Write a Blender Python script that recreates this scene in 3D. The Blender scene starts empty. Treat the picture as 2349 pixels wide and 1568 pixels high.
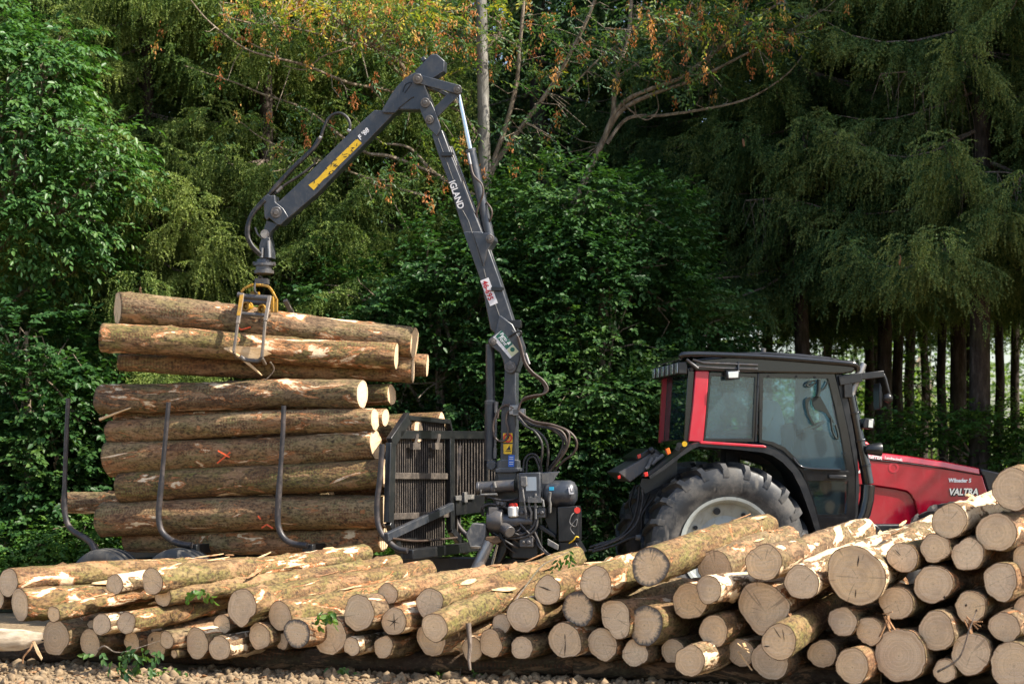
import bpy, bmesh, math, random
import numpy as np
from mathutils import Vector, Matrix, Quaternion, noise
C = bpy.context.scene.collection
PI = math.pi
F, HOR, CX, H = 4383.0, 1047.0, 1174.5, 1.8       # focal length in picture units, horizon row, centre column, eye height (m)
SUN_AZ = Vector((0.947, -0.32, 0)).normalized()
SUN_EL = math.radians(48)

def P(px, py, Y):
    "the point at depth Y metres seen at column px, row py of the picture"
    return Vector(((px - CX) / F * Y, Y, H - (py - HOR) / F * Y))

class Plane:
    "a vertical plane through P(px, *, Y) with heading yaw; calling it returns the point of the plane seen at (px, py)"
    def __init__(s, px, Y, yaw):
        s.o = Vector(((px - CX) / F * Y, Y, 0)); a = math.radians(yaw)
        s.d = Vector((math.cos(a), math.sin(a), 0)); s.w = Vector((-math.sin(a), math.cos(a), 0))
    def __call__(s, px, py, off=0.0):
        r = Vector(((px - CX) / F, 1, -(py - HOR) / F)); cam = Vector((0, 0, H))
        t = (s.o + s.w * off - cam).dot(s.w) / r.dot(s.w)
        return cam + r * t

BASE = {}
def tag(o, label=None, cat=None, group=None, kind=None):
    if label: o['label'] = label
    if cat: o['category'] = cat
    if group: o['group'] = group
    if kind: o['kind'] = kind
    return o
def thing(name, loc, label, cat, group=None):
    o = bpy.data.objects.new(name, None); C.objects.link(o)
    o.location = loc; o.empty_display_size = 0.2
    BASE[o.name] = Vector(loc)
    return tag(o, label, cat, group)
def link(name, me, mats, parent=None, smooth=None):
    o = bpy.data.objects.new(name, me); C.objects.link(o)
    for m in (mats if isinstance(mats, (list, tuple)) else [mats]): me.materials.append(m)
    if parent is not None:
        o.parent = parent
        BASE[o.name] = BASE[parent.name]
    if smooth is not None:
        me.polygons.foreach_set('use_smooth', [True] * len(me.polygons))
        if smooth < 180: me.set_sharp_from_angle(angle=math.radians(smooth))
    return o

class MB:
    "collects shapes in world coordinates and links them as one mesh"
    def __init__(s): s.v = []; s.f = []; s.m = []
    def add(s, vs, fs, m=0):
        n = len(s.v); s.v += [Vector(v) for v in vs]
        s.f += [tuple(i + n for i in f) for f in fs]; s.m += [m] * len(fs); return s
    def prism(s, pts, vec, m=0):
        "extrude a closed outline by vec"
        n = len(pts); vec = Vector(vec)
        a = list(pts) + [p + vec for p in pts]
        nor = Vector((0, 0, 0))
        for i in range(n): nor += Vector(pts[i]).cross(Vector(pts[(i + 1) % n]))
        fs = [tuple(range(n)), tuple(range(2 * n - 1, n - 1, -1))] + [((i + 1) % n, i, i + n, (i + 1) % n + n) for i in range(n)]
        if nor.dot(vec) > 0: fs = [tuple(reversed(f)) for f in fs]
        return s.add(a, fs, m)
    def box(s, c, ax, ay, az, m=0):
        "box with centre c and half axes ax, ay, az"
        c = Vector(c); ax, ay, az = Vector(ax), Vector(ay), Vector(az)
        return s.prism([c - ax - ay - az, c + ax - ay - az, c + ax + ay - az, c - ax + ay - az], az * 2, m)
    def bar(s, a, b, w, h, up=(0, 0, 1), m=0):
        "a straight bar a to b of width w and height h"
        a, b = Vector(a), Vector(b); d = (b - a); L = d.length; d.normalize(); u = Vector(up)
        x = d.cross(u)
        if x.length < 1e-4: x = d.cross(Vector((0, 1, 0)))
        x.normalize(); y = x.cross(d).normalized()
        return s.box((a + b) / 2, d * L / 2, x * w / 2, y * h / 2, m)
    def tube(s, pts, r, n=10, m=0, caps=True):
        pts = [Vector(p) for p in pts]; k = len(pts)
        rr = list(r) if isinstance(r, (list, tuple)) else [r] * k
        up = Vector((0.13, 0.21, 0.97)); vs = []; fs = []; prev = None
        for i, p in enumerate(pts):
            t = (pts[min(i + 1, k - 1)] - pts[max(i - 1, 0)])
            if t.length < 1e-9: t = Vector((0, 0, 1))
            t.normalize()
            if prev is None:
                x = t.cross(up)
                if x.length < 0.05: x = t.cross(Vector((1, 0, 0)))
            else: x = prev - t * prev.dot(t)
            x.normalize(); prev = x.copy(); y = t.cross(x)
            for j in range(n):
                a = 2 * PI * j / n; vs.append(p + (x * math.cos(a) + y * math.sin(a)) * rr[i])
        for i in range(k - 1):
            for j in range(n):
                fs.append((i * n + j, i * n + (j + 1) % n, (i + 1) * n + (j + 1) % n, (i + 1) * n + j))
        if caps: fs += [tuple(range(n - 1, -1, -1)), tuple(range((k - 1) * n, k * n))]
        return s.add(vs, fs, m)
    def curve(s, pts, r, sub=6, n=8, m=0):
        return s.tube(smooth_path(pts, sub), r, n, m)
    def lathe(s, prof, o, axis, n=32, m=0, ang=0, caps=True):
        "revolve (axial, radius) pairs around axis through o"
        o = Vector(o); ax = Vector(axis).normalized()
        x = ax.orthogonal().normalized(); y = ax.cross(x); vs = []; fs = []
        k = len(prof)
        for (a, r) in prof:
            for j in range(n):
                t = 2 * PI * j / n + ang; vs.append(o + ax * a + (x * math.cos(t) + y * math.sin(t)) * r)
        for i in range(k - 1):
            for j in range(n): fs.append((i * n + j, i * n + (j + 1) % n, (i + 1) * n + (j + 1) % n, (i + 1) * n + j))
        if caps and prof[0][1] > 1e-6: fs.append(tuple(range(n - 1, -1, -1)))
        if caps and prof[-1][1] > 1e-6: fs.append(tuple(range((k - 1) * n, k * n)))
        return s.add(vs, fs, m)
    def build(s, name, mats, parent=None, smooth=35, bevel=0, label=None):
        b = BASE[parent.name] if parent is not None else Vector((0, 0, 0))
        me = bpy.data.meshes.new(name)
        me.from_pydata([tuple(v - b) for v in s.v], [], s.f)
        me.polygons.foreach_set('material_index', s.m)
        bm = bmesh.new(); bm.from_mesh(me); bmesh.ops.remove_doubles(bm, verts=bm.verts, dist=1e-6)
        bm.to_mesh(me); bm.free(); me.update()
        o = link(name, me, mats, parent, smooth)
        if bevel:
            md = o.modifiers.new('bevel', 'BEVEL'); md.width = bevel; md.segments = 2; md.limit_method = 'ANGLE'; md.angle_limit = math.radians(40)
        if label: o['label'] = label
        return o

def smooth_path(pts, sub=6):
    pts = [Vector(p) for p in pts]; out = []
    for i in range(len(pts) - 1):
        p0 = pts[max(i - 1, 0)]; p1 = pts[i]; p2 = pts[i + 1]; p3 = pts[min(i + 2, len(pts) - 1)]
        for j in range(sub):
            t = j / sub
            out.append(0.5 * ((2 * p1) + (p2 - p0) * t + (2 * p0 - 5 * p1 + 4 * p2 - p3) * t * t + (3 * p1 - p0 - 3 * p2 + p3) * t ** 3))
    out.append(pts[-1]); return out

def np_mesh(name, V, faces, attr=None):
    "mesh from an (N,3) array and a list of (M,k) index arrays; attr is a per-point float array called tint"
    me = bpy.data.meshes.new(name); V = np.asarray(V, dtype=np.float32)
    me.vertices.add(len(V)); me.vertices.foreach_set('co', V.ravel())
    loops = np.concatenate([f.ravel() for f in faces]).astype(np.int32)
    tot = np.concatenate([np.full(len(f), f.shape[1], dtype=np.int32) for f in faces])
    me.loops.add(len(loops)); me.loops.foreach_set('vertex_index', loops)
    start = np.concatenate([[0], np.cumsum(tot)[:-1]]).astype(np.int32)
    me.polygons.add(len(tot)); me.polygons.foreach_set('loop_start', start); me.polygons.foreach_set('loop_total', tot)
    me.update(calc_edges=True)
    if attr is not None:
        a = me.attributes.new('tint', 'FLOAT', 'POINT'); a.data.foreach_set('value', np.asarray(attr, dtype=np.float32))
    return me

# ---------------------------------------------------------------- materials
class NT:
    def __init__(s, name):
        s.mat = bpy.data.materials.new(name); s.mat.use_nodes = True
        s.t = s.mat.node_tree; s.t.nodes.clear(); s.out = s.t.nodes.new('ShaderNodeOutputMaterial')
    def n(s, typ, ins=None, **kw):
        nd = s.t.nodes.new('ShaderNode' + typ)
        for k, v in kw.items(): setattr(nd, k, v)
        for k, v in (ins or {}).items(): s.set(nd.inputs[k], v)
        return nd
    def set(s, sock, v):
        if isinstance(v, bpy.types.NodeSocket): s.t.links.new(v, sock)
        elif isinstance(v, bpy.types.Node): s.t.links.new(v.outputs[0], sock)
        elif isinstance(v, tuple) and len(v) == 3 and sock.type == 'RGBA': sock.default_value = (*v, 1)
        else: sock.default_value = v
    def ramp(s, fac, stops, interp='LINEAR'):
        r = s.n('ValToRGB', {'Fac': fac}); e = r.color_ramp.elements; r.color_ramp.interpolation = interp
        while len(e) < len(stops): e.new(0.5)
        for i, (p, c) in enumerate(stops):
            e[i].position = p; e[i].color = (*c, 1) if isinstance(c, tuple) else (c, c, c, 1)
        return r.outputs['Color']
    def mix(s, fac, a, b, mode='MIX'):
        m = s.n('Mix', data_type='RGBA', blend_type=mode)
        s.set(m.inputs[0], fac); s.set(m.inputs[6], a); s.set(m.inputs[7], b); return m.outputs[2]
    def math(s, op, a, b=0.0, c=None):
        m = s.n('Math', operation=op); s.set(m.inputs[0], a); s.set(m.inputs[1], b)
        if c is not None: s.set(m.inputs[2], c)
        return m.outputs[0]
    def noise(s, vec, scale, detail=4, rough=0.55, dist=0.0):
        return s.n('TexNoise', {'Vector': vec, 'Scale': scale, 'Detail': detail, 'Roughness': rough, 'Distortion': dist}).outputs['Fac']
    def obj(s): return s.n('TexCoord').outputs['Object']
    def pos(s): return s.n('NewGeometry').outputs['Position']
    def mapping(s, vec, scale=(1, 1, 1), loc=(0, 0, 0)):
        return s.n('Mapping', {'Vector': vec, 'Scale': scale, 'Location': loc}).outputs[0]
    def rnd(s): return s.n('ObjectInfo').outputs['Random']
    def bump(s, h, strength=0.5, dist=0.01):
        return s.n('Bump', {'Height': h, 'Strength': strength, 'Distance': dist}).outputs[0]
    def pbr(s, color, rough=0.6, metal=0.0, spec=0.5, coat=0.0, normal=None):
        b = s.n('BsdfPrincipled', {'Base Color': color, 'Roughness': rough, 'Metallic': metal, 'Specular IOR Level': spec, 'Coat Weight': coat})
        if coat: b.inputs['Coat Roughness'].default_value = 0.06
        if normal is not None: s.set(b.inputs['Normal'], normal)
        return b
    def done(s, sh): s.t.links.new(sh.outputs[0] if isinstance(sh, bpy.types.Node) else sh, s.out.inputs[0]); return s.mat

def painted(name, col, dust=(0.20, 0.17, 0.13), amount=0.35, rough=0.45, metal=0.0, coat=0.0, spec=0.5, scale=9.0, edge=None):
    "paint with dust film, scuffs and grime specks"
    h = NT(name); o = h.pos()
    n1 = h.noise(o, scale, 6, 0.65); n2 = h.noise(h.mapping(o, (1, 1, 0.25)), scale * 4, 5, 0.6); n3 = h.noise(o, 60, 3, 0.7)
    d = h.ramp(n1, [(0.45, 0.0), (0.75, 1.0)]); d2 = h.ramp(n2, [(0.55, 0.0), (0.72, 1.0)])
    f = h.math('MULTIPLY', h.math('MAXIMUM', d, d2), amount)
    f = h.math('MULTIPLY', f, h.math('ADD', n3, 0.45))
    c = h.mix(f, col, dust)
    if edge:                                   # paint worn off along the edges
        bv = h.n('Bevel', {'Radius': 0.014}, samples=6).outputs[0]; dt = h.n('VectorMath', {0: bv, 1: h.n('NewGeometry').outputs['Normal']}, operation='DOT_PRODUCT').outputs['Value']
        c = h.mix(h.math('MULTIPLY', h.ramp(h.math('ADD', dt, h.math('MULTIPLY', h.math('SUBTRACT', n3, 0.5), 0.16)), [(0.86, 0.8), (0.97, 0.0)]), n2), c, edge)
    r = h.math('ADD', h.math('MULTIPLY', f, 0.5), rough)
    return h.done(h.pbr(c, r, metal, spec, coat, h.bump(n3, 0.08, 0.004)))

def plain(name, col, rough=0.5, metal=0.0, spec=0.5, coat=0.0):
    h = NT(name); n1 = h.noise(h.pos(), 25, 4)
    c = h.mix(h.math('MULTIPLY', n1, 0.35), col, tuple(x * 0.6 for x in col))
    return h.done(h.pbr(c, h.math('ADD', h.math('MULTIPLY', n1, 0.2), rough - 0.1), metal, spec, coat))

M = {}
M['crane'] = painted('crane_grey_paint', (0.024, 0.029, 0.039), (0.15, 0.14, 0.125), 0.34, 0.34, 0.0, spec=0.6, edge=(0.42, 0.41, 0.40))
M['black'] = painted('black_paint', (0.009, 0.010, 0.012), (0.10, 0.09, 0.075), 0.20, 0.30)
M['blackgloss'] = painted('black_gloss_paint', (0.007, 0.008, 0.010), (0.09, 0.09, 0.085), 0.07, 0.14, coat=0.3)
M['stake'] = painted('bare_steel', (0.034, 0.032, 0.034), (0.16, 0.12, 0.10), 0.6, 0.42, 0.25)
M['rods'] = painted('dusty_steel_rods', (0.055, 0.045, 0.038), (0.25, 0.20, 0.155), 0.6, 0.6, 0.1)
M['dusty'] = painted('dusty_grey_steel', (0.10, 0.10, 0.10), (0.30, 0.27, 0.23), 0.9, 0.55, 0.15)
M['hose'] = painted('rubber_hose', (0.013, 0.013, 0.014), (0.17, 0.14, 0.12), 0.55, 0.48)
M['hosebrown'] = painted('brown_hose', (0.05, 0.032, 0.024), (0.19, 0.15, 0.12), 0.55, 0.45)
M['rubber'] = painted('black_rubber', (0.013, 0.0145, 0.017), (0.155, 0.140, 0.120), 0.85, 0.46, scale=3.2)
M['chrome'] = plain('polished_steel', (0.62, 0.66, 0.70), 0.22, 1.0)
M['steel'] = painted('worn_steel', (0.30, 0.30, 0.30), (0.22, 0.17, 0.13), 0.7, 0.4, 0.7)
M['darksteel'] = painted('dark_worn_steel', (0.09, 0.09, 0.095), (0.20, 0.16, 0.12), 0.6, 0.42, 0.5)
M['tine'] = painted('worn_brown_steel', (0.16, 0.135, 0.11), (0.30, 0.24, 0.18), 0.8, 0.45, 0.35)
M['yellow'] = painted('worn_yellow_paint', (0.38, 0.20, 0.012), (0.08, 0.06, 0.04), 1.0, 0.5)
M['red'] = painted('red_paint', (0.33, 0.004, 0.020), (0.36, 0.12, 0.12), 0.15, 0.15, coat=0.8, scale=4)
M['redfaded'] = painted('faded_red_paint', (0.46, 0.012, 0.03), (0.35, 0.10, 0.10), 0.3, 0.3, coat=0.3, scale=4)
M['rim'] = painted('light_grey_rim_paint', (0.30, 0.325, 0.31), (0.15, 0.12, 0.09), 0.6, 0.45, scale=4)
M['white'] = plain('white_plastic', (0.72, 0.70, 0.64), 0.5)
M['whitepaint'] = plain('white_lettering', (0.80, 0.80, 0.80), 0.5)
M['silver'] = plain('silver_lettering', (0.75, 0.77, 0.80), 0.25, 0.8)
M['inkblack'] = plain('black_ink', (0.012, 0.012, 0.012), 0.5)
M['inkred'] = plain('red_ink', (0.42, 0.012, 0.02), 0.5)
M['stickyellow'] = painted('yellow_sticker', (0.74, 0.45, 0.012), (0.12, 0.09, 0.05), 0.25, 0.4, scale=20)
M['stickred'] = plain('red_sticker', (0.60, 0.035, 0.02), 0.45)
M['stickblue'] = plain('blue_sticker', (0.03, 0.13, 0.50), 0.45)
M['stickcyan'] = plain('cyan_sticker', (0.03, 0.40, 0.62), 0.45)
M['stickgreen'] = plain('green_sticker', (0.012, 0.12, 0.075), 0.4)
M['stickcream'] = plain('cream_sticker', (0.62, 0.62, 0.38), 0.45)
M['stickwhite'] = painted('white_sticker', (0.72, 0.70, 0.70), (0.3, 0.26, 0.22), 0.3, 0.45, scale=20)
M['plategrey'] = plain('data_plate', (0.40, 0.45, 0.50), 0.4, 0.4)
M['orangelens'] = plain('orange_lens', (0.75, 0.13, 0.008), 0.2, coat=0.5)
M['redlens'] = plain('red_lens', (0.55, 0.02, 0.015), 0.2, coat=0.5)
M['lens'] = plain('clear_lens', (0.62, 0.66, 0.66), 0.12, 0.3, coat=0.8)
M['skin'] = plain('skin', (0.50, 0.26, 0.18), 0.5)
M['shirt'] = plain('pale_shirt_cloth', (0.62, 0.62, 0.58), 0.85)
M['trousers'] = plain('dark_trouser_cloth', (0.04, 0.045, 0.06), 0.9)
M['hair'] = plain('grey_brown_hair', (0.10, 0.075, 0.05), 0.7)
M['seatcloth'] = plain('dark_seat_cloth', (0.035, 0.036, 0.04), 0.85)
M['greycab'] = plain('grey_cab_plastic', (0.085, 0.095, 0.10), 0.5)
M['strapgreen'] = plain('dark_green_webbing', (0.004, 0.010, 0.007), 0.7)
def glass(name, tint, dusty_haze, refl=0.9):
    h = NT(name); fr = h.n('Fresnel', {'IOR': 1.75})
    tr = h.n('BsdfTransparent', {'Color': tint}); gl = h.n('BsdfGlossy', {'Color': (0.9, 0.95, 1.0), 'Roughness': 0.03})
    a = h.n('MixShader', {0: h.math('MULTIPLY', fr, refl), 1: tr.outputs[0], 2: gl.outputs[0]})
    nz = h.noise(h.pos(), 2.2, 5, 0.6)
    di = h.n('BsdfDiffuse', {'Color': (0.36, 0.60, 0.74)})  # dust film coloured blue to imitate the sky reflected in the panes
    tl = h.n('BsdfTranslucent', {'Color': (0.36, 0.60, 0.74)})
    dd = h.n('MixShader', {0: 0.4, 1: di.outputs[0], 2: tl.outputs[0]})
    return h.done(h.n('MixShader', {0: h.math('MULTIPLY', h.math('ADD', nz, 0.5), dusty_haze), 1: a.outputs[0], 2: dd.outputs[0]}))
M['glass'] = glass('sky_hazed_dusty_glass', (0.66, 0.82, 0.87), 0.10)
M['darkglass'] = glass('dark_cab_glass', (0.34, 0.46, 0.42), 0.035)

# --- wood
def bark_mat(name, kind):
    "spruce bark: mottled grey, moss and red-brown flakes, peeled pale patches, feed-roller marks and dark knots"
    h = NT(name); o = h.obj(); r = h.rnd()
    off = h.n('CombineXYZ', {'X': h.math('MULTIPLY', r, 37.0), 'Y': h.math('MULTIPLY', r, 11.0), 'Z': 0.0})
    v = h.n('VectorMath', {0: o, 1: off}, operation='ADD').outputs[0]
    big = h.noise(h.mapping(v, (1.1, 3.5, 3.5)), 1.6, 4, 0.55); fine = h.noise(h.mapping(v, (0.55, 1, 1)), 42, 6, 0.68)
    flake = h.n('TexVoronoi', {'Vector': h.mapping(v, (0.5, 1, 1)), 'Scale': 38.0, 'Randomness': 1.0})
    mid = h.noise(h.mapping(v, (1, 2, 2)), 7, 5, 0.6)
    if kind == 'moss':  cols = ((0.095, 0.046, 0.022), (0.190, 0.112, 0.046), (0.145, 0.130, 0.036), (0.265, 0.180, 0.085))
    elif kind == 'dark': cols = ((0.035, 0.022, 0.014), (0.070, 0.045, 0.028), (0.060, 0.050, 0.024), (0.11, 0.075, 0.045))  # skid bark, with the shade under the pile put into its colours
    elif kind == 'red': cols = ((0.115, 0.050, 0.024), (0.255, 0.132, 0.058), (0.205, 0.165, 0.066), (0.335, 0.225, 0.120))
    else:               cols = ((0.095, 0.056, 0.032), (0.185, 0.122, 0.066), (0.16, 0.125, 0.050), (0.29, 0.21, 0.125))
    base = h.ramp(big, [(0.30, cols[0]), (0.43, cols[1]), (0.56, cols[2]), (0.72, cols[3])])
    base = h.mix(h.math('MULTIPLY', h.ramp(mid, [(0.40, 0.0), (0.62, 1.0)]), 0.55), base, h.mix(r, cols[1], cols[3]))
    base = h.mix(h.ramp(fine, [(0.38, 0.85), (0.55, 0.0)]), base, (0.042, 0.026, 0.016))
    base = h.mix(h.ramp(fine, [(0.58, 0.0), (0.75, 0.42)]), base, (0.36, 0.29, 0.18))
    # dark branch scars
    kn = h.n('TexVoronoi', {'Vector': h.mapping(v, (0.8, 1, 1)), 'Scale': 6.5, 'Randomness': 1.0}).outputs['Distance']
    base = h.mix(h.ramp(kn, [(0.07, 0.85), (0.15, 0.0)]), base, (0.035, 0.022, 0.014))
    # feed roller marks
    uv = h.n('UVMap').outputs[0]; s = h.n('SeparateXYZ', {0: uv})
    du = h.math('FRACT', h.math('MULTIPLY', s.outputs[0], 30.0)); dv = h.math('FRACT', h.math('MULTIPLY', s.outputs[1], 24.0))
    dash = h.math('MULTIPLY', h.math('LESS_THAN', du, 0.38), h.math('LESS_THAN', dv, 0.62))
    band = h.ramp(h.noise(h.mapping(v, (0.6, 3, 3)), 1.9, 2, 0.4), [(0.51, 0.0), (0.56, 1.0)])
    dash = h.math('MULTIPLY', h.math('MULTIPLY', dash, band), 0.72)
    base = h.mix(dash, base, (0.13, 0.055, 0.028))
    # peeled patches: orange inner bark at the edge, pale wood inside
    pn = h.math('ADD', h.noise(h.mapping(v, (0.62, 2.3, 2.3)), 2.3, 7, 0.66, 1.1), h.math('MULTIPLY', h.math('SUBTRACT', fine, 0.5), 0.09))
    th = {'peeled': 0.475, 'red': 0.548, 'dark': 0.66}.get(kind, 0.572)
    rp = h.n('TexWhiteNoise', {'W': h.math('MULTIPLY', r, 133.0)}, noise_dimensions='1D').outputs[0]
    pn = h.math('ADD', pn, h.math('MULTIPLY', h.math('SUBTRACT', rp, 0.5), 0.07))
    sc = h.noise(h.mapping(v, (0.7, 2.6, 2.6), (3.0, 5.0, 1.0)), 3.1, 6, 0.68, 0.9)
    base = h.mix(h.math('MULTIPLY', h.ramp(sc, [(0.54, 0.0), (0.585, 1.0)]), 0.52), base, h.mix(fine, (0.26, 0.125, 0.058), (0.46, 0.29, 0.16)))
    fl = h.n('TexVoronoi', {'Vector': h.mapping(v, (0.7, 1, 1)), 'Scale': 17.0, 'Randomness': 1.0}).outputs['Distance']
    base = h.mix(h.ramp(h.math('ADD', fl, h.math('MULTIPLY', h.math('SUBTRACT', mid, 0.5), 0.9)), [(0.10, 0.75), (0.20, 0.0)]), base, (0.060, 0.036, 0.022))
    inner = h.ramp(pn, [(th, 0.0), (th + 0.006, 1.0)]); core = h.ramp(pn, [(th + (0.014 if kind == 'peeled' else 0.040), 0.0), (th + (0.024 if kind == 'peeled' else 0.052), 1.0)])
    io = h.ramp(mid, [(0.35, (0.30, 0.115, 0.042)), (0.65, (0.47, 0.23, 0.10))])
    base = h.mix(inner, base, io)
    base = h.mix(core, base, h.ramp(fine, [(0.32, (0.52, 0.34, 0.17)), (0.5, (0.72, 0.55, 0.35)), (0.7, (0.78, 0.65, 0.46))]))
    hgt = h.math('ADD', h.math('MULTIPLY', fine, 0.7), h.math('MULTIPLY', flake.outputs['Distance'], 0.5))
    hgt = h.math('SUBTRACT', h.math('MULTIPLY', hgt, h.math('SUBTRACT', 1.0, h.math('MULTIPLY', core, 0.7))), h.math('MULTIPLY', inner, 0.55))
    hgt = h.math('SUBTRACT', hgt, h.math('MULTIPLY', dash, 0.5))
    return h.done(h.pbr(base, h.math('SUBTRACT', 0.85, h.math('MULTIPLY', core, 0.25)), 0, 0.3, normal=h.bump(hgt, 0.9, 0.012)))
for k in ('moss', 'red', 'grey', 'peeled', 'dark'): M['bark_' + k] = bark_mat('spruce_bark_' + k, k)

def cut_mat(name, stain):
    "a sawn log end: growth rings, saw marks, drying cracks, bark ring"
    h = NT(name); o = h.obj(); r = h.rnd(); s = h.n('SeparateXYZ', {0: o})
    yz = h.n('CombineXYZ', {'X': h.math('MULTIPLY', r, 9.0), 'Y': s.outputs[1], 'Z': s.outputs[2]}).outputs[0]
    d = h.math('SQRT', h.math('ADD', h.math('POWER', s.outputs[1], 2.0), h.math('POWER', s.outputs[2], 2.0)))
    w = h.noise(yz, 9, 3); dd = h.math('ADD', d, h.math('MULTIPLY', w, 0.035))
    ring = h.math('SINE', h.math('MULTIPLY', dd, 420.0)); ring2 = h.noise(h.n('CombineXYZ', {'X': h.math('MULTIPLY', dd, 60.0), 'Y': r, 'Z': 0.0}).outputs[0], 1.0, 3)
    big = h.noise(yz, 7, 5, 0.6); fine = h.noise(yz, 90, 4, 0.7)
    saw = h.noise(h.mapping(yz, (1, 0.06, 1)), 130, 2, 0.5)
    tone = h.mix(h.n('TexWhiteNoise', {'W': h.math('MULTIPLY', r, 71.0)}, noise_dimensions='1D').outputs[0], (0.85, 0.640, 0.405), (0.85, 0.60, 0.330))
    c = h.mix(h.ramp(big, [(0.35, 0.0), (0.7, 0.65)]), tone, (0.68, 0.505, 0.335))
    c = h.mix(h.math('MULTIPLY', h.ramp(ring2, [(0.4, 0.0), (0.65, 1.0)]), 0.40), c, (0.46, 0.295, 0.175))
    c = h.mix(h.math('MULTIPLY', h.math('ADD', ring, 1.0), 0.055), c, (0.36, 0.22, 0.13))
    c = h.mix(h.math('MULTIPLY', h.ramp(saw, [(0.45, 0.0), (0.7, 1.0)]), 0.35), c, (0.76, 0.62, 0.48))
    c = h.mix(h.math('MULTIPLY', h.ramp(fine, [(0.30, 1.0), (0.5, 0.0)]), 0.5), c, (0.36, 0.26, 0.18))
    a = h.math('ARCTAN2', s.outputs[2], s.outputs[1])
    an = h.noise(h.n('CombineXYZ', {'X': h.math('MULTIPLY', h.math('ADD', a, 3.3), 2.2), 'Y': h.math('MULTIPLY', r, 50.0), 'Z': h.math('MULTIPLY', d, 1.5)}).outputs[0], 3.0, 1, 0.4)
    crack = h.math('GREATER_THAN', an, h.math('ADD', 0.66, h.math('MULTIPLY', h.n('TexWhiteNoise', {'W': h.math('MULTIPLY', r, 311.0)}, noise_dimensions='1D').outputs[0], 0.14))); c = h.mix(h.math('MULTIPLY', crack, 0.42), c, (0.10, 0.065, 0.045))
    bl = h.noise(yz, 3.2, 3, 0.6); c = h.mix(h.math('MULTIPLY', h.ramp(bl, [(0.55, 0.0), (0.70, 1.0)]), 0.42), c, (0.33, 0.235, 0.17))
    at = h.n('Attribute', attribute_name='rim').outputs['Fac']          # 0 pith .. 1 bark
    if stain:
        sn = h.noise(h.n('CombineXYZ', {'X': h.math('MULTIPLY', a, 4.5), 'Y': h.math('MULTIPLY', d, 8.0), 'Z': r}).outputs[0], 1.6, 3, 0.6)
        e = h.math('ADD', at, h.math('MULTIPLY', h.math('SUBTRACT', sn, 0.5), 0.6))
        c = h.mix(h.ramp(e, [(0.74, 0.0), (0.95, 0.92)]), c, (0.085, 0.085, 0.085))
    else:
        e = h.math('ADD', at, h.math('MULTIPLY', h.math('SUBTRACT', big, 0.5), 0.25))
        c = h.mix(h.ramp(e, [(0.80, 0.0), (0.90, 0.34), (0.97, 0.1)]), c, (0.42, 0.24, 0.12))
    pith = h.ramp(d, [(0.0, 1.0), (0.007, 0.0)]); c = h.mix(h.math('MULTIPLY', pith, 0.6), c, (0.16, 0.10, 0.06))
    return h.done(h.pbr(c, 0.82, 0, 0.25, normal=h.bump(h.math('ADD', saw, h.math('MULTIPLY', fine, 0.6)), 0.25, 0.006)))
M['cut'] = cut_mat('sawn_spruce', False); M['cutstain'] = cut_mat('sawn_spruce_blue_stain', True)
def simple_wood(name, c1, c2, scale=30):
    h = NT(name); o = h.pos(); n1 = h.noise(h.mapping(o, (0.3, 1, 1)), scale, 5, 0.65)
    return h.done(h.pbr(h.ramp(n1, [(0.3, c1), (0.7, c2)]), 0.85, 0, 0.25, normal=h.bump(n1, 0.5, 0.01)))
M['barklip'] = simple_wood('bark_edge', (0.07, 0.042, 0.025), (0.20, 0.125, 0.07), 60)
M['crackdark'] = plain('drying_crack', (0.055, 0.036, 0.024), 0.9)
M['splinter'] = simple_wood('fresh_split_wood', (0.45, 0.27, 0.12), (0.68, 0.50, 0.30), 25)
M['whitewood'] = simple_wood('weathered_white_wood', (0.30, 0.225, 0.15), (0.60, 0.51, 0.39), 22)
M['barkstrip'] = simple_wood('loose_bark', (0.16, 0.075, 0.035), (0.42, 0.24, 0.12), 30)
M['orangepaint'] = plain('orange_marking_paint', (0.75, 0.10, 0.02), 0.6)
def trunk_mat(name, c1, c2, c3, sc=14):
    h = NT(name); o = h.obj(); n1 = h.noise(h.mapping(o, (1, 1, 0.28)), sc, 6, 0.68); n2 = h.noise(o, 1.7, 4)
    c = h.ramp(n1, [(0.33, c1), (0.52, c2), (0.72, c3)]); c = h.mix(h.math('MULTIPLY', h.ramp(n2, [(0.5, 0.0), (0.7, 1.0)]), 0.45), c, (0.075, 0.085, 0.035))
    return h.done(h.pbr(c, 0.9, 0, 0.2, normal=h.bump(n1, 0.9, 0.03)))
M['sprucetrunk'] = trunk_mat('spruce_trunk_bark', (0.022, 0.017, 0.014), (0.062, 0.048, 0.040), (0.13, 0.108, 0.095))
M['ashtrunk'] = trunk_mat('pale_grey_bark', (0.055, 0.050, 0.042), (0.165, 0.155, 0.135), (0.30, 0.285, 0.26), 7)
M['ashbranch'] = trunk_mat('brown_branch_bark', (0.09, 0.066, 0.045), (0.235, 0.185, 0.135), (0.38, 0.32, 0.25), 16)
M['twig'] = trunk_mat('dead_twig_bark', (0.09, 0.070, 0.055), (0.19, 0.15, 0.12), (0.30, 0.25, 0.21), 30)

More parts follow.
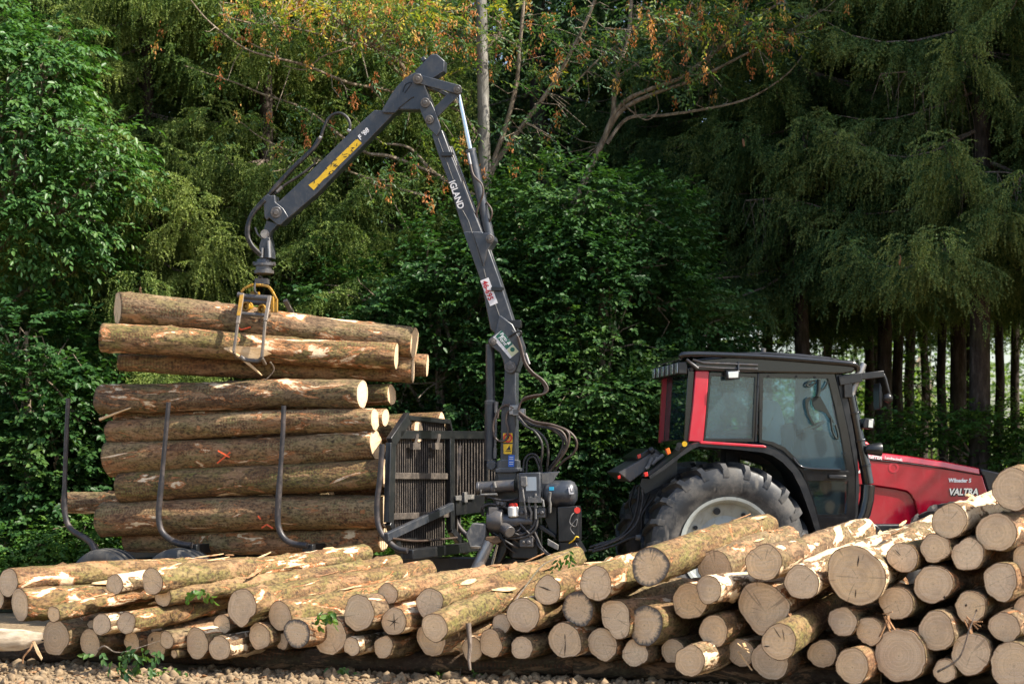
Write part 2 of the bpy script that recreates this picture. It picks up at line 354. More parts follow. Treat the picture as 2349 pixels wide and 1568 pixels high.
def leaf_mat(name, stops, trans=0.35, rough=0.42, spec=0.45, tcol=(1.1, 1.2, 0.5)):
    "leaf: colour runs along the tint attribute with a little chance per leaf; light comes through"
    h = NT(name); t = h.n('Attribute', attribute_name='tint').outputs['Fac']
    isl = h.n('NewGeometry').outputs['Random Per Island']; r = h.rnd()
    f = h.math('ADD', t, h.math('MULTIPLY', h.math('SUBTRACT', isl, 0.5), 0.30)); f = h.math('ADD', f, h.math('MULTIPLY', h.math('SUBTRACT', r, 0.5), 0.16))
    c = h.ramp(f, stops)
    p = h.pbr(c, rough, 0, spec)
    tl = h.n('BsdfTranslucent', {'Color': h.mix(1.0, c, tcol, 'MULTIPLY')})
    return h.done(h.n('MixShader', {0: trans, 1: p.outputs[0], 2: tl.outputs[0]}))
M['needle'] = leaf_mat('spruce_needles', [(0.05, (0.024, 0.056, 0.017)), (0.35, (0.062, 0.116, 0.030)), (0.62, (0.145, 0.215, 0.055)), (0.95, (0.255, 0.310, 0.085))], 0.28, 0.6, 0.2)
M['needleshade'] = leaf_mat('shaded_spruce_needles', [(0.05, (0.020, 0.056, 0.024)), (0.42, (0.050, 0.108, 0.040)), (0.7, (0.115, 0.185, 0.060)), (1.0, (0.22, 0.27, 0.085))], 0.28, 0.6, 0.2)  # darker copy of the needles, shade of the right-hand trees put into the colour
M['cherry'] = leaf_mat('glossy_green_leaves', [(0.0, (0.028, 0.084, 0.026)), (0.5, (0.060, 0.150, 0.038)), (0.9, (0.115, 0.205, 0.050)), (1.0, (0.20, 0.24, 0.045))], 0.36, 0.42, 0.4)
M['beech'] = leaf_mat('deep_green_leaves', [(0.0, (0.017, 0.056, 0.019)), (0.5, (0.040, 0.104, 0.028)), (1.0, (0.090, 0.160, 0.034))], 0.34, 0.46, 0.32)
M['ashleaf'] = leaf_mat('yellowing_pinnate_leaves', [(0.0, (0.040, 0.095, 0.038)), (0.42, (0.085, 0.150, 0.045)), (0.68, (0.22, 0.27, 0.045)), (0.9, (0.46, 0.40, 0.055)), (1.0, (0.55, 0.36, 0.05))], 0.42, 0.45, 0.35)
M['seeds'] = leaf_mat('brown_winged_seeds', [(0.0, (0.34, 0.11, 0.035)), (0.6, (0.52, 0.21, 0.07)), (1.0, (0.62, 0.38, 0.11))], 0.35, 0.6, 0.3)
M['farleaf'] = leaf_mat('light_green_leaves', [(0.0, (0.060, 0.120, 0.028)), (0.6, (0.14, 0.21, 0.045)), (1.0, (0.26, 0.31, 0.085))], 0.5, 0.45, 0.4)
M['lowleaf'] = leaf_mat('bramble_leaves', [(0.0, (0.036, 0.105, 0.024)), (0.5, (0.080, 0.175, 0.034)), (1.0, (0.17, 0.26, 0.055))], 0.40, 0.42, 0.4)
M['cone'] = plain('spruce_cone_scales', (0.30, 0.16, 0.085), 0.7)
def ground_mat():
    h = NT('dry_brown_soil'); o = h.pos(); n1 = h.noise(o, 1.1, 6, 0.6); n2 = h.noise(o, 26, 6, 0.7); n3 = h.noise(o, 160, 3, 0.7)
    c = h.ramp(n2, [(0.3, (0.14, 0.096, 0.054)), (0.5, (0.33, 0.24, 0.142)), (0.72, (0.47, 0.36, 0.225))])
    c = h.mix(h.math('MULTIPLY', h.ramp(n1, [(0.4, 0.0), (0.65, 1.0)]), 0.45), c, (0.12, 0.085, 0.055))
    c = h.mix(h.ramp(n3, [(0.62, 0.0), (0.75, 0.5)]), c, (0.42, 0.34, 0.24))
    return h.done(h.pbr(c, 0.95, 0, 0.2, normal=h.bump(h.math('ADD', n2, h.math('MULTIPLY', n3, 0.3)), 1.0, 0.03)))
M['soil'] = ground_mat()
def floor_mat():
    h = NT('forest_floor_litter'); n2 = h.noise(h.pos(), 9, 6, 0.7)
    return h.done(h.pbr(h.ramp(n2, [(0.3, (0.025, 0.022, 0.012)), (0.55, (0.06, 0.055, 0.025)), (0.75, (0.075, 0.10, 0.03))]), 0.95, 0, 0.2, normal=h.bump(n2, 1.0, 0.05)))
M['forestfloor'] = floor_mat()
M['clod'] = simple_wood('dry_soil_clods', (0.12, 0.080, 0.045), (0.31, 0.225, 0.135), 30)
M['farmeadow'] = simple_wood('sunlit_meadow_grass', (0.10, 0.15, 0.03), (0.24, 0.27, 0.07), 3)

def text(name, s, o, xd, yd, size, mat, parent, depth=0.002, shear=0.0, bold=0.0, sx=1.0):
    "raised lettering lying in the plane of xd, yd with its lower left corner at o"
    cu = bpy.data.curves.new(name, 'FONT'); cu.body = s; cu.size = size; cu.extrude = depth; cu.shear = shear; cu.offset = bold; cu.resolution_u = 3
    ob = bpy.data.objects.new(name, cu); C.objects.link(ob)
    me = bpy.data.meshes.new_from_object(ob.evaluated_get(bpy.context.evaluated_depsgraph_get()))
    bpy.data.objects.remove(ob); bpy.data.curves.remove(cu)
    xd = Vector(xd).normalized(); yd = (Vector(yd) - xd * Vector(yd).dot(xd)).normalized(); zd = xd.cross(yd)
    mt = Matrix((xd * sx, yd, zd)).transposed().to_4x4(); mt.translation = Vector(o) - BASE[parent.name]
    me.transform(mt); me.materials.clear()
    return link(name, me, mat, parent)
# ---------------------------------------------------------------- logs
def make_log(name, p1, p2, r1, r2, label, group, kind='moss', stain=False, prof=None, seed=0, tilt=(0, 0), flare=0.0, sag=0.022, category='log', tilt2=(0, 0)):
    "a felled log from p1 (near end) to p2: bark, sawn faces at both ends; prof is an outline (right, up) of a flared or squared butt"
    rng = random.Random(seed * 7 + 3); d = (p2 - p1); L = d.length; d.normalize()
    up = Vector((0, 0, 1)); y = up.cross(d).normalized(); z = d.cross(y)
    root = thing(name, p1, label, category, group)
    root.rotation_mode = 'QUATERNION'; root.rotation_quaternion = Matrix((d, y, z)).transposed().to_quaternion()
    n = 52; nl = max(14, int(L / 0.042)); th = np.arange(n) * 2 * PI / n
    ph = [rng.uniform(0, 6.28) for _ in range(6)]
    base = np.ones(n)
    if prof is not None:
        pa = np.array([math.atan2(b, -a) for a, b in prof]) % (2 * PI); pr = np.array([math.hypot(a, b) for a, b in prof])
        o = np.argsort(pa); pa, pr = pa[o], pr[o]
        pr = np.interp(th, np.concatenate([pa - 2 * PI, pa, pa + 2 * PI]), np.tile(pr, 3))
        k = np.array([0.25, 0.5, 0.25]); pr = np.convolve(np.concatenate([pr[-1:], pr, pr[:1]]), k, 'valid')
    knots = [(rng.uniform(0.2, L), rng.uniform(0, 6.28), rng.uniform(0.008, 0.026), rng.uniform(0.018, 0.045)) for _ in range(int(L * 6))]
    xs = np.linspace(0, L, nl); V = np.zeros((nl, n, 3)); R = np.zeros((nl, n))
    rough = 1.5 if kind == 'grey' else 1.0
    for i, s in enumerate(xs):
        r = r1 + (r2 - r1) * s / L
        shape = 1 + 0.045 * np.cos(2 * th + ph[0]) + 0.026 * np.cos(3 * th + ph[1] + s * 0.5) + 0.014 * np.cos(5 * th + ph[2] - s) + 0.012 * math.sin(s * 3.1 + ph[3])
        rad = r * shape * (1 + flare * math.exp(-s / 0.22))
        if prof is not None:
            f = math.exp(-(s / 0.42) ** 1.3); rad = rad * (1 - f) + pr * f
        for (ks, ka, kh, kw) in knots:
            if abs(ks - s) < 0.12:
                da = np.abs((th - ka + PI) % (2 * PI) - PI) * r
                rad = rad + kh * np.exp(-((ks - s) ** 2 + da ** 2) / (kw * kw))
        R[i] = rad
        cy = sag * math.sin(s * 1.5 + ph[4]) * min(1, s); cz = sag * math.sin(s * 1.2 + ph[5]) * min(1, s)
        for j in range(n):
            cv = Vector((s * 4, math.cos(th[j]) * r * 13 + seed, math.sin(th[j]) * r * 13))
            q = rad[j] + rough * (0.0075 * noise.noise(cv) + 0.0045 * noise.noise(cv * 2.9))
            V[i, j] = (s, math.cos(th[j]) * q + cy, math.sin(th[j]) * q + cz)
    tw = np.exp(-xs / 0.25)[:, None]
    V[:, :, 0] += tw * (tilt[0] * V[:, :, 1] + tilt[1] * V[:, :, 2])
    tw2 = np.exp(-(L - xs) / 0.25)[:, None]; V[:, :, 0] += tw2 * (tilt2[0] * V[:, :, 1] + tilt2[1] * V[:, :, 2])
    idx = np.arange(nl * n).reshape(nl, n)
    faces = np.stack([idx[:-1, :], np.roll(idx[:-1, :], -1, 1), np.roll(idx[1:, :], -1, 1), idx[1:, :]], -1).reshape(-1, 4)
    c0, c1 = V[0].mean(0), V[-1].mean(0); t = 0.006
    def inner(ring, c, rr): q = ring - c; return c + q * (1 - t / rr.mean() - 0.012 * (0.5 + 0.5 * np.sin(th * 9 + ph[0])))[:, None]
    i0, i1 = inner(V[0], c0, R[0]), inner(V[-1], c1, R[-1])
    allv = np.concatenate([V.reshape(-1, 3), i0, i1, i0 + [0.02, 0, 0], i1 - [0.02, 0, 0]])
    b = nl * n; k = np.arange(n); k2 = np.roll(k, -1); e = (nl - 1) * n
    lip = np.concatenate([np.stack([k2, k, b + k, b + k2], -1), np.stack([e + k, e + k2, b + n + k2, b + n + k], -1),
                          np.stack([b + k2, b + k, b + 2 * n + k, b + 2 * n + k2], -1), np.stack([b + n + k, b + n + k2, b + 3 * n + k2, b + 3 * n + k], -1)])
    me = np_mesh('bark', allv, [faces, lip]); uvl = me.uv_layers.new(name='UVMap')
    li = np.empty(len(me.loops), dtype=np.int32); me.loops.foreach_get('vertex_index', li)
    u = allv[li, 0]; a = (np.arctan2(allv[li, 2], allv[li, 1]) + PI / 2) % (2 * PI)
    uvl.data.foreach_set('uv', np.stack([u, a * r1], -1).astype(np.float32).ravel())
    bo = link('bark', me, [M['bark_' + kind], M['barklip']], root, 180)
    me.polygons.foreach_set('material_index', np.concatenate([np.zeros(len(faces)), np.ones(len(lip))]).astype(np.int32))
    for (ring, c, sx) in ((i0, c0, -1), (i1, c1, 1)):
        rat = [0.18, 0.4, 0.6, 0.78, 0.9, 0.97, 1.006]; vs = [c]; at = [0.0]
        for q in rat:
            vv = c + (ring - c) * q; vv[:, 0] += sx * 0.0025 + 0.002 * np.array([noise.noise(Vector((v[1] * 16 + seed, v[2] * 3, 4.0))) for v in vv]); vs.extend(vv); at += [q] * n
        tri = np.stack([np.zeros(n, int), 1 + k2, 1 + k], -1); qd = []
        for g in range(len(rat) - 1):
            o1, o2 = 1 + g * n, 1 + (g + 1) * n; qd.append(np.stack([o1 + k, o1 + k2, o2 + k2, o2 + k], -1))
        qd = np.concatenate(qd)
        if sx > 0: tri = tri[:, ::-1]; qd = qd[:, ::-1]
        fm = np_mesh('cut_face', np.array(vs), [tri, qd])
        att = fm.attributes.new('rim', 'FLOAT', 'POINT'); att.data.foreach_set('value', np.array(at, dtype=np.float32))
        fo = link('cut_face', fm, M['cutstain' if stain else 'cut'], root, 180)
        if sx > 0:                       # the far face turns about its own pith
            fm.transform(Matrix.Translation(-Vector(c))); fo.location = c
        else:
            off = Vector((0, rng.uniform(-.1, .1) * r1, rng.uniform(-.1, .1) * r1)); fm.transform(Matrix.Translation(off)); fo.location = -off
    return root

def row_depth(px): return 16.3 - 2.1 * px / 2349.0
PG = 'cut logs in the roadside pile'
def sq(*pts): return pts
# (column, row, radius of the near end; depth offset; far end or None; length; bark; stain; outline; label)
PILE = [
 (19, 1335, 33.5, 0, (600, 1295), 3.1, 'moss', 0, None, 'mossy log on top at the far left of the pile, sawn end touching the frame'),
 (-6, 1373, 22, .15, None, 3, 'grey', 0, None, 'log end cropped by the left edge of the photo, just below the leftmost top log'),
 (46, 1386, 37, -.1, (690, 1325), 3.1, 'moss', 0, None, 'large log with a peeled pale strip lying under the leftmost top log'),
 (231, 1366, 17, .55, None, 3, 'grey', 0, None, 'small dark log end half hidden under the log with the white peeled flank'),
 (263.5, 1339, 24.5, -.05, None, 3, 'peeled', 0, None, 'log with bright white peeled flank beside the longest top log on the left'),
 (349.5, 1332.5, 31, -.1, (838, 1270), 3.2, 'moss', 0, None, 'long top log on the left whose whole bark shows up to the trailer load'),
 (123, 1408, 19, -.35, (590, 1318), 3, 'moss', 0, None, 'thin mossy log with rows of roller marks sticking out at the lower left'),
 (374, 1367, 25, .02, (905, 1288), 3.2, 'moss', 0, None, 'log right under the long left top log, orange and white scrapes along its back'),
 (290, 1428, 26.5, -.4, (742, 1322), 3.1, 'moss', 0, None, 'smooth greenish log jutting out above the leafy twig at the lower left'),
 (233, 1431, 26, -.25, None, 3, 'peeled', 0, None, 'log end with white peeled collar directly left of the smooth greenish jutting log'),
 (128, 1461, 41.5, 0, None, 3, 'grey', 0, None, 'broad round log end at the lower left, right beside the splintered plank'),
 (175, 1430, 22, .25, None, 3, 'grey', 0, None, 'half hidden log end between the thin mossy log and the broad lower left end'),
 (212, 1442, 22, .2, None, 3, 'grey', 0, None, 'log end mostly covered by the white collared log at the lower left'),
 (206.5, 1473.6, 31, 0, None, 3, 'grey', 0, None, 'round log end on the bottom row above the yellow twig leaves at the left'),
 (302.5, 1472, 24, .05, None, 3, 'grey', 0, None, 'small bottom row log end right behind the hanging leafy twig'),
 (360, 1476, 32, .1, None, 3, 'grey', 0, None, 'bottom row log end with a knot, between leafy twig and the small grey log'),
 (360, 1446, 18, .25, None, 3, 'grey', 0, None, 'small log end tucked on top of the knotty bottom log at the left'),
 (383, 1466, 20.5, -.1, None, 3, 'grey', 0, None, 'short looking grey log with frayed rim, just right of the leafy twig'),
 (399, 1497, 10, .0, None, 2.6, 'grey', 0, None, 'thinnest log end, a small pale disc at the foot of the pile on the left'),
 (452, 1475, 36, 0, None, 3, 'red', 0, None, 'tall oval log end on the bottom row left of the white barked short log'),
 (510, 1430, 23, .2, None, 3, 'grey', 0, None, 'orange tinted log end under the big angular butt in the left half'),
 (555, 1396, 37, -.1, (985, 1302), 3.2, 'moss', 0, sq((-32, 2), (-29, 18), (-10, 45), (12, 47), (30, 26), (34, 4), (18, -18), (-4, -45), (-20, -30), (-32, -10)), 'big angular log butt in the left half, long scaly bark back with roller marks'),
 (643, 1412.5, 34, .02, (1080, 1332), 3.1, 'moss', 0, None, 'log with green back and torn white patch, right of the big angular butt'),
 (504, 1486, 30, -.15, None, 3, 'peeled', 0, None, 'bottom row log with white and mossy collar, below the orange tinted end'),
 (595, 1459, 31, 0, None, 3, 'grey', 0, None, 'plain round bottom row end between the white collared log and the stained one'),
 (646, 1470, 20, .1, None, 3, 'grey', 0, None, 'small bottom row end peeping out left of the log with the dark stained edge'),
 (681, 1451.5, 35, -.25, None, 3, 'red', 1, None, 'log end with dark stain along its left edge, below the torn green log'),
 (758, 1458, 43, -.05, None, 3, 'grey', 0, None, 'largest round end on the bottom row left of the centre, beside the small collared log'),
 (824, 1404, 42, -.1, None, 3, 'grey', 0, None, 'large round grey end left of the centre, above the bark collared log'),
 (889, 1361.6, 26, .1, (1240, 1302), 3.1, 'red', 0, None, 'reddish log high on the pile below the trailer headboard, orange scraped bark'),
 (903.5, 1424.7, 33, -.05, None, 3, 'red', 0, None, 'log end with star shaped crack under the reddish log near the centre'),
 (807, 1482, 22, -.1, None, 3, 'peeled', 0, None, 'small bottom row log with a shaggy yellow bark collar near the centre'),
 (880, 1483, 26, .0, None, 3, 'grey', 0, None, 'bottom row end with a spur on its rim, left of the sunken wide end'),
 (986, 1383, 36, 0, (1325, 1282), 3.1, 'moss', 0, None, 'long log in the pile centre with curved scratches and a peeled white far tip'),
 (997, 1438, 33, -.45, (1304, 1312), 3.1, 'moss', 0, None, 'yellowish mossy log jutting furthest forward in the pile centre'),
 (989.7, 1466, 40, .05, None, 3, 'grey', 0, None, 'wide bottom end sunken below the yellowish jutting log'),
 (1040, 1455, 18, .2, None, 3, 'grey', 0, None, 'small end almost hidden beneath the yellowish jutting log'),
 (1150, 1431, 24, .1, None, 3, 'red', 0, None, 'small orange log end left of the dark ringed end in the centre'),
 (1200, 1410, 42, -.05, None, 3, 'moss', 0, None, 'log end with dark rings round its heart and a sunlit strip of peeled bark'),
 (1256, 1354, 33.5, 0, (1510, 1276), 3, 'moss', 0, None, 'log end with slanting scar on the upper row, behind the dark ringed end'),
 (1325.7, 1396.6, 40, .05, None, 3, 'grey', 1, None, 'log end with black notched rim like a cog, centre right of the pile'),
 (1126.5, 1475, 32, 0, None, 3, 'grey', 0, None, 'bottom row end just right of the bare stick hanging down the pile'),
 (1084, 1489, 28, .1, None, 3, 'grey', 0, None, 'bottom row end crossed by the bare hanging stick'),
 (1197.4, 1484.6, 28, 0, None, 3, 'grey', 0, None, 'bottom row end with a torn fibre on its right rim, below the dark ringed log'),
 (1296, 1467.5, 42, 0, None, 3, 'grey', 0, None, 'large bottom row end with a vertical crack, below the black notched end'),
 (1382, 1476, 38, .05, None, 3, 'grey', 0, None, 'bottom row end with faint rings, right of the end with the vertical crack'),
 (1367, 1336.7, 40, -.15, (1590, 1262), 3, 'moss', 0, None, 'brown hearted log with bright green back, left of the big stained top log'),
 (1492, 1299, 46, -.3, (1757, 1208), 3.0, 'moss', 1, None, 'big top log with grey stained rim pointing up at the tractor wheel'),
 (1752.5, 1289.4, 43, -.1, (1985, 1222), 3, 'peeled', 0, None, 'round top log with white peeled back below the tractor fender'),
 (1626, 1351, 32, -.3, None, 3, 'peeled', 0, None, 'log with bare white flared side under the big stained top log'),
 (1582.7, 1378, 43.5, .0, None, 3, 'red', 0, None, 'plain orange brown end partly covered by the white flared log'),
 (1838.5, 1335, 40, -.1, (2040, 1238), 3, 'peeled', 0, None, 'round end left of the biggest squared butt, torn bark on its back'),
 (1411, 1418, 36, -.05, None, 3, 'red', 0, sq((-32, 12), (-30, 34), (0, 42), (28, 30), (34, 0), (28, -40), (4, -48), (-12, -28)), 'wedge shaped log end tapering downwards, right of the black notched end'),
 (1481, 1433, 46, -.05, None, 3, 'moss', 1, None, 'large pale end with bluish stained rim below the big stained top log'),
 (1637, 1446.6, 37, -.05, None, 3, 'moss', 0, None, 'end with peeled yellow collar left of the large squared middle butt'),
 (1755, 1397, 50, .05, None, 3, 'red', 0, sq((-62, 8), (-59, 30), (-42, 58), (-4, 62), (38, 36), (60, 14), (55, -6), (22, -30), (-8, -64), (-38, -32), (-58, -8)), 'large squared butt in the right half behind the yellow barked jutting log'),
 (1787.5, 1471, 42, -.5, (1985, 1345), 3, 'moss', 0, None, 'jutting log with sunlit yellow bark and dark cracked end in the right half'),
 (1766, 1514, 45, .05, None, 3, 'grey', 0, None, 'bottom end half covered by the jutting yellow barked log on the right'),
 (1700, 1496, 34, .15, None, 3, 'red', 0, None, 'bottom end with torn orange wood sticking out of it'),
 (1582, 1515, 38, -.3, None, 3, 'peeled', 0, None, 'lowest jutting end with ragged white and orange collar, right of centre'),
 (1544, 1492, 29, .1, None, 3, 'grey', 0, None, 'small end behind the lowest jutting collared log'),
 (1457, 1496, 33, 0, None, 3, 'grey', 0, None, 'bottom end below the large pale end with bluish stained rim'),
 (2323, 1122, 48, 0, (2455, 1075), 3, 'grey', 0, None, 'topmost log at the right edge, in front of the tractor nose'),
 (2177.6, 1194, 41, 0, (2330, 1142), 3, 'peeled', 0, None, 'log with bright flaking bark in front of the tractor front tyre'),
 (2285.6, 1220.5, 46, 0, None, 3, 'grey', 0, None, 'large end under the topmost log at the right edge'),
 (2145, 1256.5, 34, 0, None, 3, 'grey', 0, None, 'small reddish end right under the log with bright flaking bark'),
 (2220, 1271, 37.5, 0, None, 3, 'grey', 0, None, 'end wedged below the large upper right end and right of the small reddish one'),
 (2070.6, 1277.7, 35.5, 0, None, 3, 'moss', 0, None, 'pale end with a light streak, upper right of the biggest squared butt'),
 (1968, 1322, 52, -.1, (2150, 1222), 3, 'peeled', 0, sq((-68, 20), (-58, 52), (-8, 72), (34, 52), (62, 10), (60, -22), (12, -66), (-24, -60), (-64, -12)), 'biggest squared butt of the pile with two vertical cracks, on the right'),
 (2140.6, 1340, 45, 0, None, 3, 'grey', 0, None, 'large pale round end with a small knot at its lower right'),
 (2055.5, 1381.8, 39, 0, None, 3, 'grey', 0, None, 'evenly grey round end below right of the biggest squared butt'),
 (2294, 1335, 41, 0, None, 3, 'red', 0, sq((-36, 0), (-30, 32), (0, 46), (26, 42), (36, 18), (32, -20), (14, -46), (-14, -36)), 'pinkish end with notched outline at the right edge of the pile'),
 (2226.7, 1390.6, 37, 0, None, 3, 'grey', 0, None, 'oval end with two knots above a hanging root on the right'),
 (2359, 1282.6, 38, .1, None, 3, 'grey', 0, None, 'end cropped by the right edge of the photo below the large upper right end'),
 (2353, 1392, 27, .1, None, 3, 'grey', 0, None, 'small bluish end cropped by the right edge of the photo'),
 (1933, 1425, 34, 0, None, 3, 'grey', 0, None, 'round grey end directly below the biggest squared butt'),
 (1994, 1447, 30, 0, None, 3, 'grey', 0, sq((-30, 5), (-22, 26), (4, 32), (26, 20), (29, -12), (10, -32), (-16, -26)), 'smaller lopsided end between two grey round ends below the squared butt'),
 (2148, 1446, 45, -.05, None, 3, 'grey', 0, None, 'large pinkish pale end with torn upper right rim in the lower right'),
 (2303.6, 1436.4, 36.5, -.05, None, 3, 'grey', 0, None, 'yellowish round end near the right edge above the lowest corner log'),
 (2063, 1502, 54, -.05, None, 3, 'grey', 0, sq((-56, 8), (-44, 44), (-8, 60), (36, 52), (58, 12), (50, -34), (16, -60), (-30, -52), (-52, -24)), 'large whitish butt with mouldy rim on the bottom row at the right'),
 (1955, 1526.4, 41, -.2, None, 3, 'red', 0, None, 'bottom row log showing brown bark, left of the large whitish butt'),
 (1886, 1498.6, 34, .1, None, 3, 'grey', 0, None, 'brownish dull end right of the jutting yellow barked log'),
 (2226.7, 1498.6, 47, -.05, None, 3, 'grey', 0, None, 'large end crossed by a thin bent twig in the lower right'),
 (2166, 1538, 27, -.05, None, 3, 'grey', 0, None, 'small end at the bottom right beside the whitish butt'),
 (2323, 1526.4, 53, -.1, None, 3, 'grey', 0, None, 'big end in the bottom right corner of the photo'),
 (1640, 1300, 40, .5, (1808, 1232), 2.6, 'grey', 0, None, 'rough grey barked log lying behind the big stained top log, only its back showing'),
 (1890, 1312, 36, .6, (2075, 1222), 2.6, 'peeled', 0, None, 'white stripped log lying on top between the round top log and the squared butt'),
 (2352, 1441, 15, .0, None, 3, 'red', 0, None, 'sliver of a thin log at the right edge above the corner log'),
]
def far_end(p1, fx, fy, L):
    lo, hi = p1.y, p1.y + L
    for _ in range(40):
        m = (lo + hi) / 2
        if (P(fx, fy, m) - p1).length < L: lo = m
        else: hi = m
    return P(fx, fy, lo)
MARKS = {'biggest squared butt of the pile with two vertical cracks, on the right': [(.06, .95, .0, .45, .006), (-.10, -.55, -.13, -.95, .005)],
 'large bottom row end with a vertical crack, below the black notched end': [(.04, .0, .0, -.85, .005), (.0, .35, .03, .0, .004)],
 'log end with star shaped crack under the reddish log near the centre': [(-.6, .1, .5, -.1, .004), (0, .6, .1, -.6, .004), (-.4, -.4, .45, .35, .003)],
 'log end with slanting scar on the upper row, behind the dark ringed end': [(-.65, .3, .3, .02, .007)],
 'bottom row log end with a knot, between leafy twig and the small grey log': [(-.5, .35, -.36, .3, .016)],
 'oval end with two knots above a hanging root on the right': [(-.35, .1, -.22, .05, .014), (.3, -.22, .42, -.26, .014)],
 'large pale round end with a small knot at its lower right': [(.52, -.62, .66, -.64, .014)],
 'jutting log with sunlit yellow bark and dark cracked end in the right half': [(-.9, -.3, -.5, -.25, .006), (-.3, .8, .1, .2, .003), (.2, .7, .3, .1, .003)],
 'pale end with a light streak, upper right of the biggest squared butt': [(-.5, .5, -.1, .1, .003)]}
LOGS = []
for i, (px, py, r, dy, far, L, kind, stain, prof, label) in enumerate(PILE):
    rng = random.Random(100 + i); Y = row_depth(px) + dy; k = Y / F
    p1 = P(px, py, Y)
    if far: p2 = far_end(p1, far[0], far[1], L)
    else:
        a = math.radians(29 + rng.uniform(-2.5, 2.5)); e = math.radians(rng.uniform(-0.5, 1.0))
        p2 = p1 + Vector((math.sin(a) * math.cos(e), math.cos(a) * math.cos(e), math.sin(e))) * (L + rng.uniform(-.15, .1))
    dl = (p2 - p1).normalized(); vw = (p1 - Vector((0, 0, H))).normalized(); cs = max(.55, dl.dot(vw))
    pr = [(a * k / cs, b * k) for a, b in prof] if prof else None
    LOGS.append((p1, p2, r * k, r * k * .84))
    lg = make_log('pile_log', p1, p2, r * k, r * k * rng.uniform(0.78, 0.9), label, PG, kind, bool(stain), pr, i, (0, 0) if label in MARKS else (rng.uniform(-.06, .06), rng.uniform(-.06, .06)))
    for (x0, y0, x1, y1, wd) in MARKS.get(label, ()):
        me_ = MB(); R0 = r * k; a_, b_ = Vector((-.006, -x0 * R0, y0 * R0)), Vector((-.006, -x1 * R0, y1 * R0)); q_ = (b_ - a_).normalized().cross(Vector((1, 0, 0))) * wd
        BASE[lg.name] = Vector((0, 0, 0)); me_.prism([a_, a_.lerp(b_, .4) + q_, b_, a_.lerp(b_, .6) - q_], Vector((.004, 0, 0))); me_.build('crack', M['crackdark'], lg, None)
# skids the pile rests on, their bark coloured dark for the shade there
for i, (x1, x2, dy, r, lab) in enumerate(((-420, 560, .45, .105, 'skid log coloured dark for shade lying crosswise under the left part of the pile'),
                                          (540, 1330, .42, .100, 'skid log coloured dark for shade lying crosswise under the middle of the pile'),
                                          (1320, 2020, .36, .095, 'skid log coloured dark for shade lying crosswise under the right part of the pile'))):
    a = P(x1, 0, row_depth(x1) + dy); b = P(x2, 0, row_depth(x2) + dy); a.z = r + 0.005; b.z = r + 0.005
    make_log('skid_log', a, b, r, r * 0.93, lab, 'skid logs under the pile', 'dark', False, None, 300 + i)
# the splintered half log at the lower left
Y = 15.75
sp = thing('split_log', P(40, 1465, Y), 'split peeled log with white upper face and splintered end at the lower left', 'log')
a0, b0 = P(-75, 1466, Y + .05), P(97, 1463, Y + .16); dv_ = (b0 - a0).normalized(); wv_ = dv_.cross(Vector((0, 0, 1))).normalized(); vs = []; fs = []; N, K_ = 40, 12
for i in range(N):
    t = i / (N - 1); c = a0.lerp(b0, t); end = max(0, (t - .72) / .28); w0 = .105 * (1 - .45 * end); up = .075 * (1 - .35 * end); dn = .10 * (1 - .72 * end)
    for j in range(K_):
        a = 2 * PI * j / K_; u, v = math.cos(a), math.sin(a); nz = noise.noise(Vector((t * 3, u * 5, v * 5))) * .012 + noise.noise(Vector((t * 2, u * 17, v * 17))) * .009
        vs.append(c + wv_ * u * (w0 + nz) + Vector((0, 0, 1)) * ((min(v, .45) / .45 * up if v > 0 else v * dn) + nz) + dv_ * (noise.noise(Vector((u * 9, v * 9, 3))) * .09 * end))
for i in range(N - 1):
    for j in range(K_): fs.append((i * K_ + j, i * K_ + (j + 1) % K_, (i + 1) * K_ + (j + 1) % K_, (i + 1) * K_ + j))
fs += [tuple(range(K_)), tuple(range((N - 1) * K_, N * K_))[::-1]]
mb = MB(); mb.add(vs, fs); mb.build('split_wood', M['whitewood'], sp, 40)
mb = MB(); mb.prism([P(74, 1472, Y - .02), P(79, 1470, Y - .02), P(97, 1508, Y - .05), P(95, 1513, Y - .05), P(84, 1497, Y - .04)], (0, .012, 0)); mb.build('splinter', M['splinter'], sp)
mb = MB(); mb.tube(smooth_path([P(76, 1470, Y), P(70, 1486, Y - .03), P(54, 1506, Y - .03), P(52, 1520, Y - .02)], 5), .008, 6); mb.build('splinter', M['barkstrip'], sp)

# ---- trailer load and the logs in the grapple
T = Plane(870, 19.25, -20)           # near side of the trailer
HL = Plane(590, 20.3, -4)            # logs hanging in the grapple
TG = 'logs loaded on the trailer'; HG = 'logs held in the crane grapple'
def plane_log(pl, off, xl, yl, rl, xr, yr, rr, label, group, kind, i, **kw):
    a, b = pl(xr, yr, off), pl(xl, yl, off)
    return make_log('trailer_log' if group == TG else 'lifted_log', a, b, rr * a.y / F, rl * b.y / F, label, group, kind, seed=i, **kw)
plane_log(T, .26, 234, 911, 33, 831, 903, 32, 'topmost near log on the trailer load with grey scuffed flank and tall pale end', TG, 'grey', 401)
plane_log(T, .95, 280, 940, 27, 898, 905, 25, 'short end of a log poking out behind the topmost trailer log', TG, 'moss', 402)
plane_log(T, .40, 268, 955, 20, 884, 957, 21, 'dark log squeezed under the topmost trailer log, mostly hidden', TG, 'red', 403)
plane_log(T, .22, 250, 987, 26, 860, 962, 25, 'second near trailer log from the top with a long orange scrape', TG, 'red', 404)
T3 = plane_log(T, .28, 256, 1057, 40, 862, 1018, 35, 'thick third trailer log with orange painted cross and sunlit round end', TG, 'red', 405)
plane_log(T, .24, 280, 1120, 36, 880, 1085, 34, 'fourth trailer log, mossy, reaching the headboard', TG, 'moss', 406)
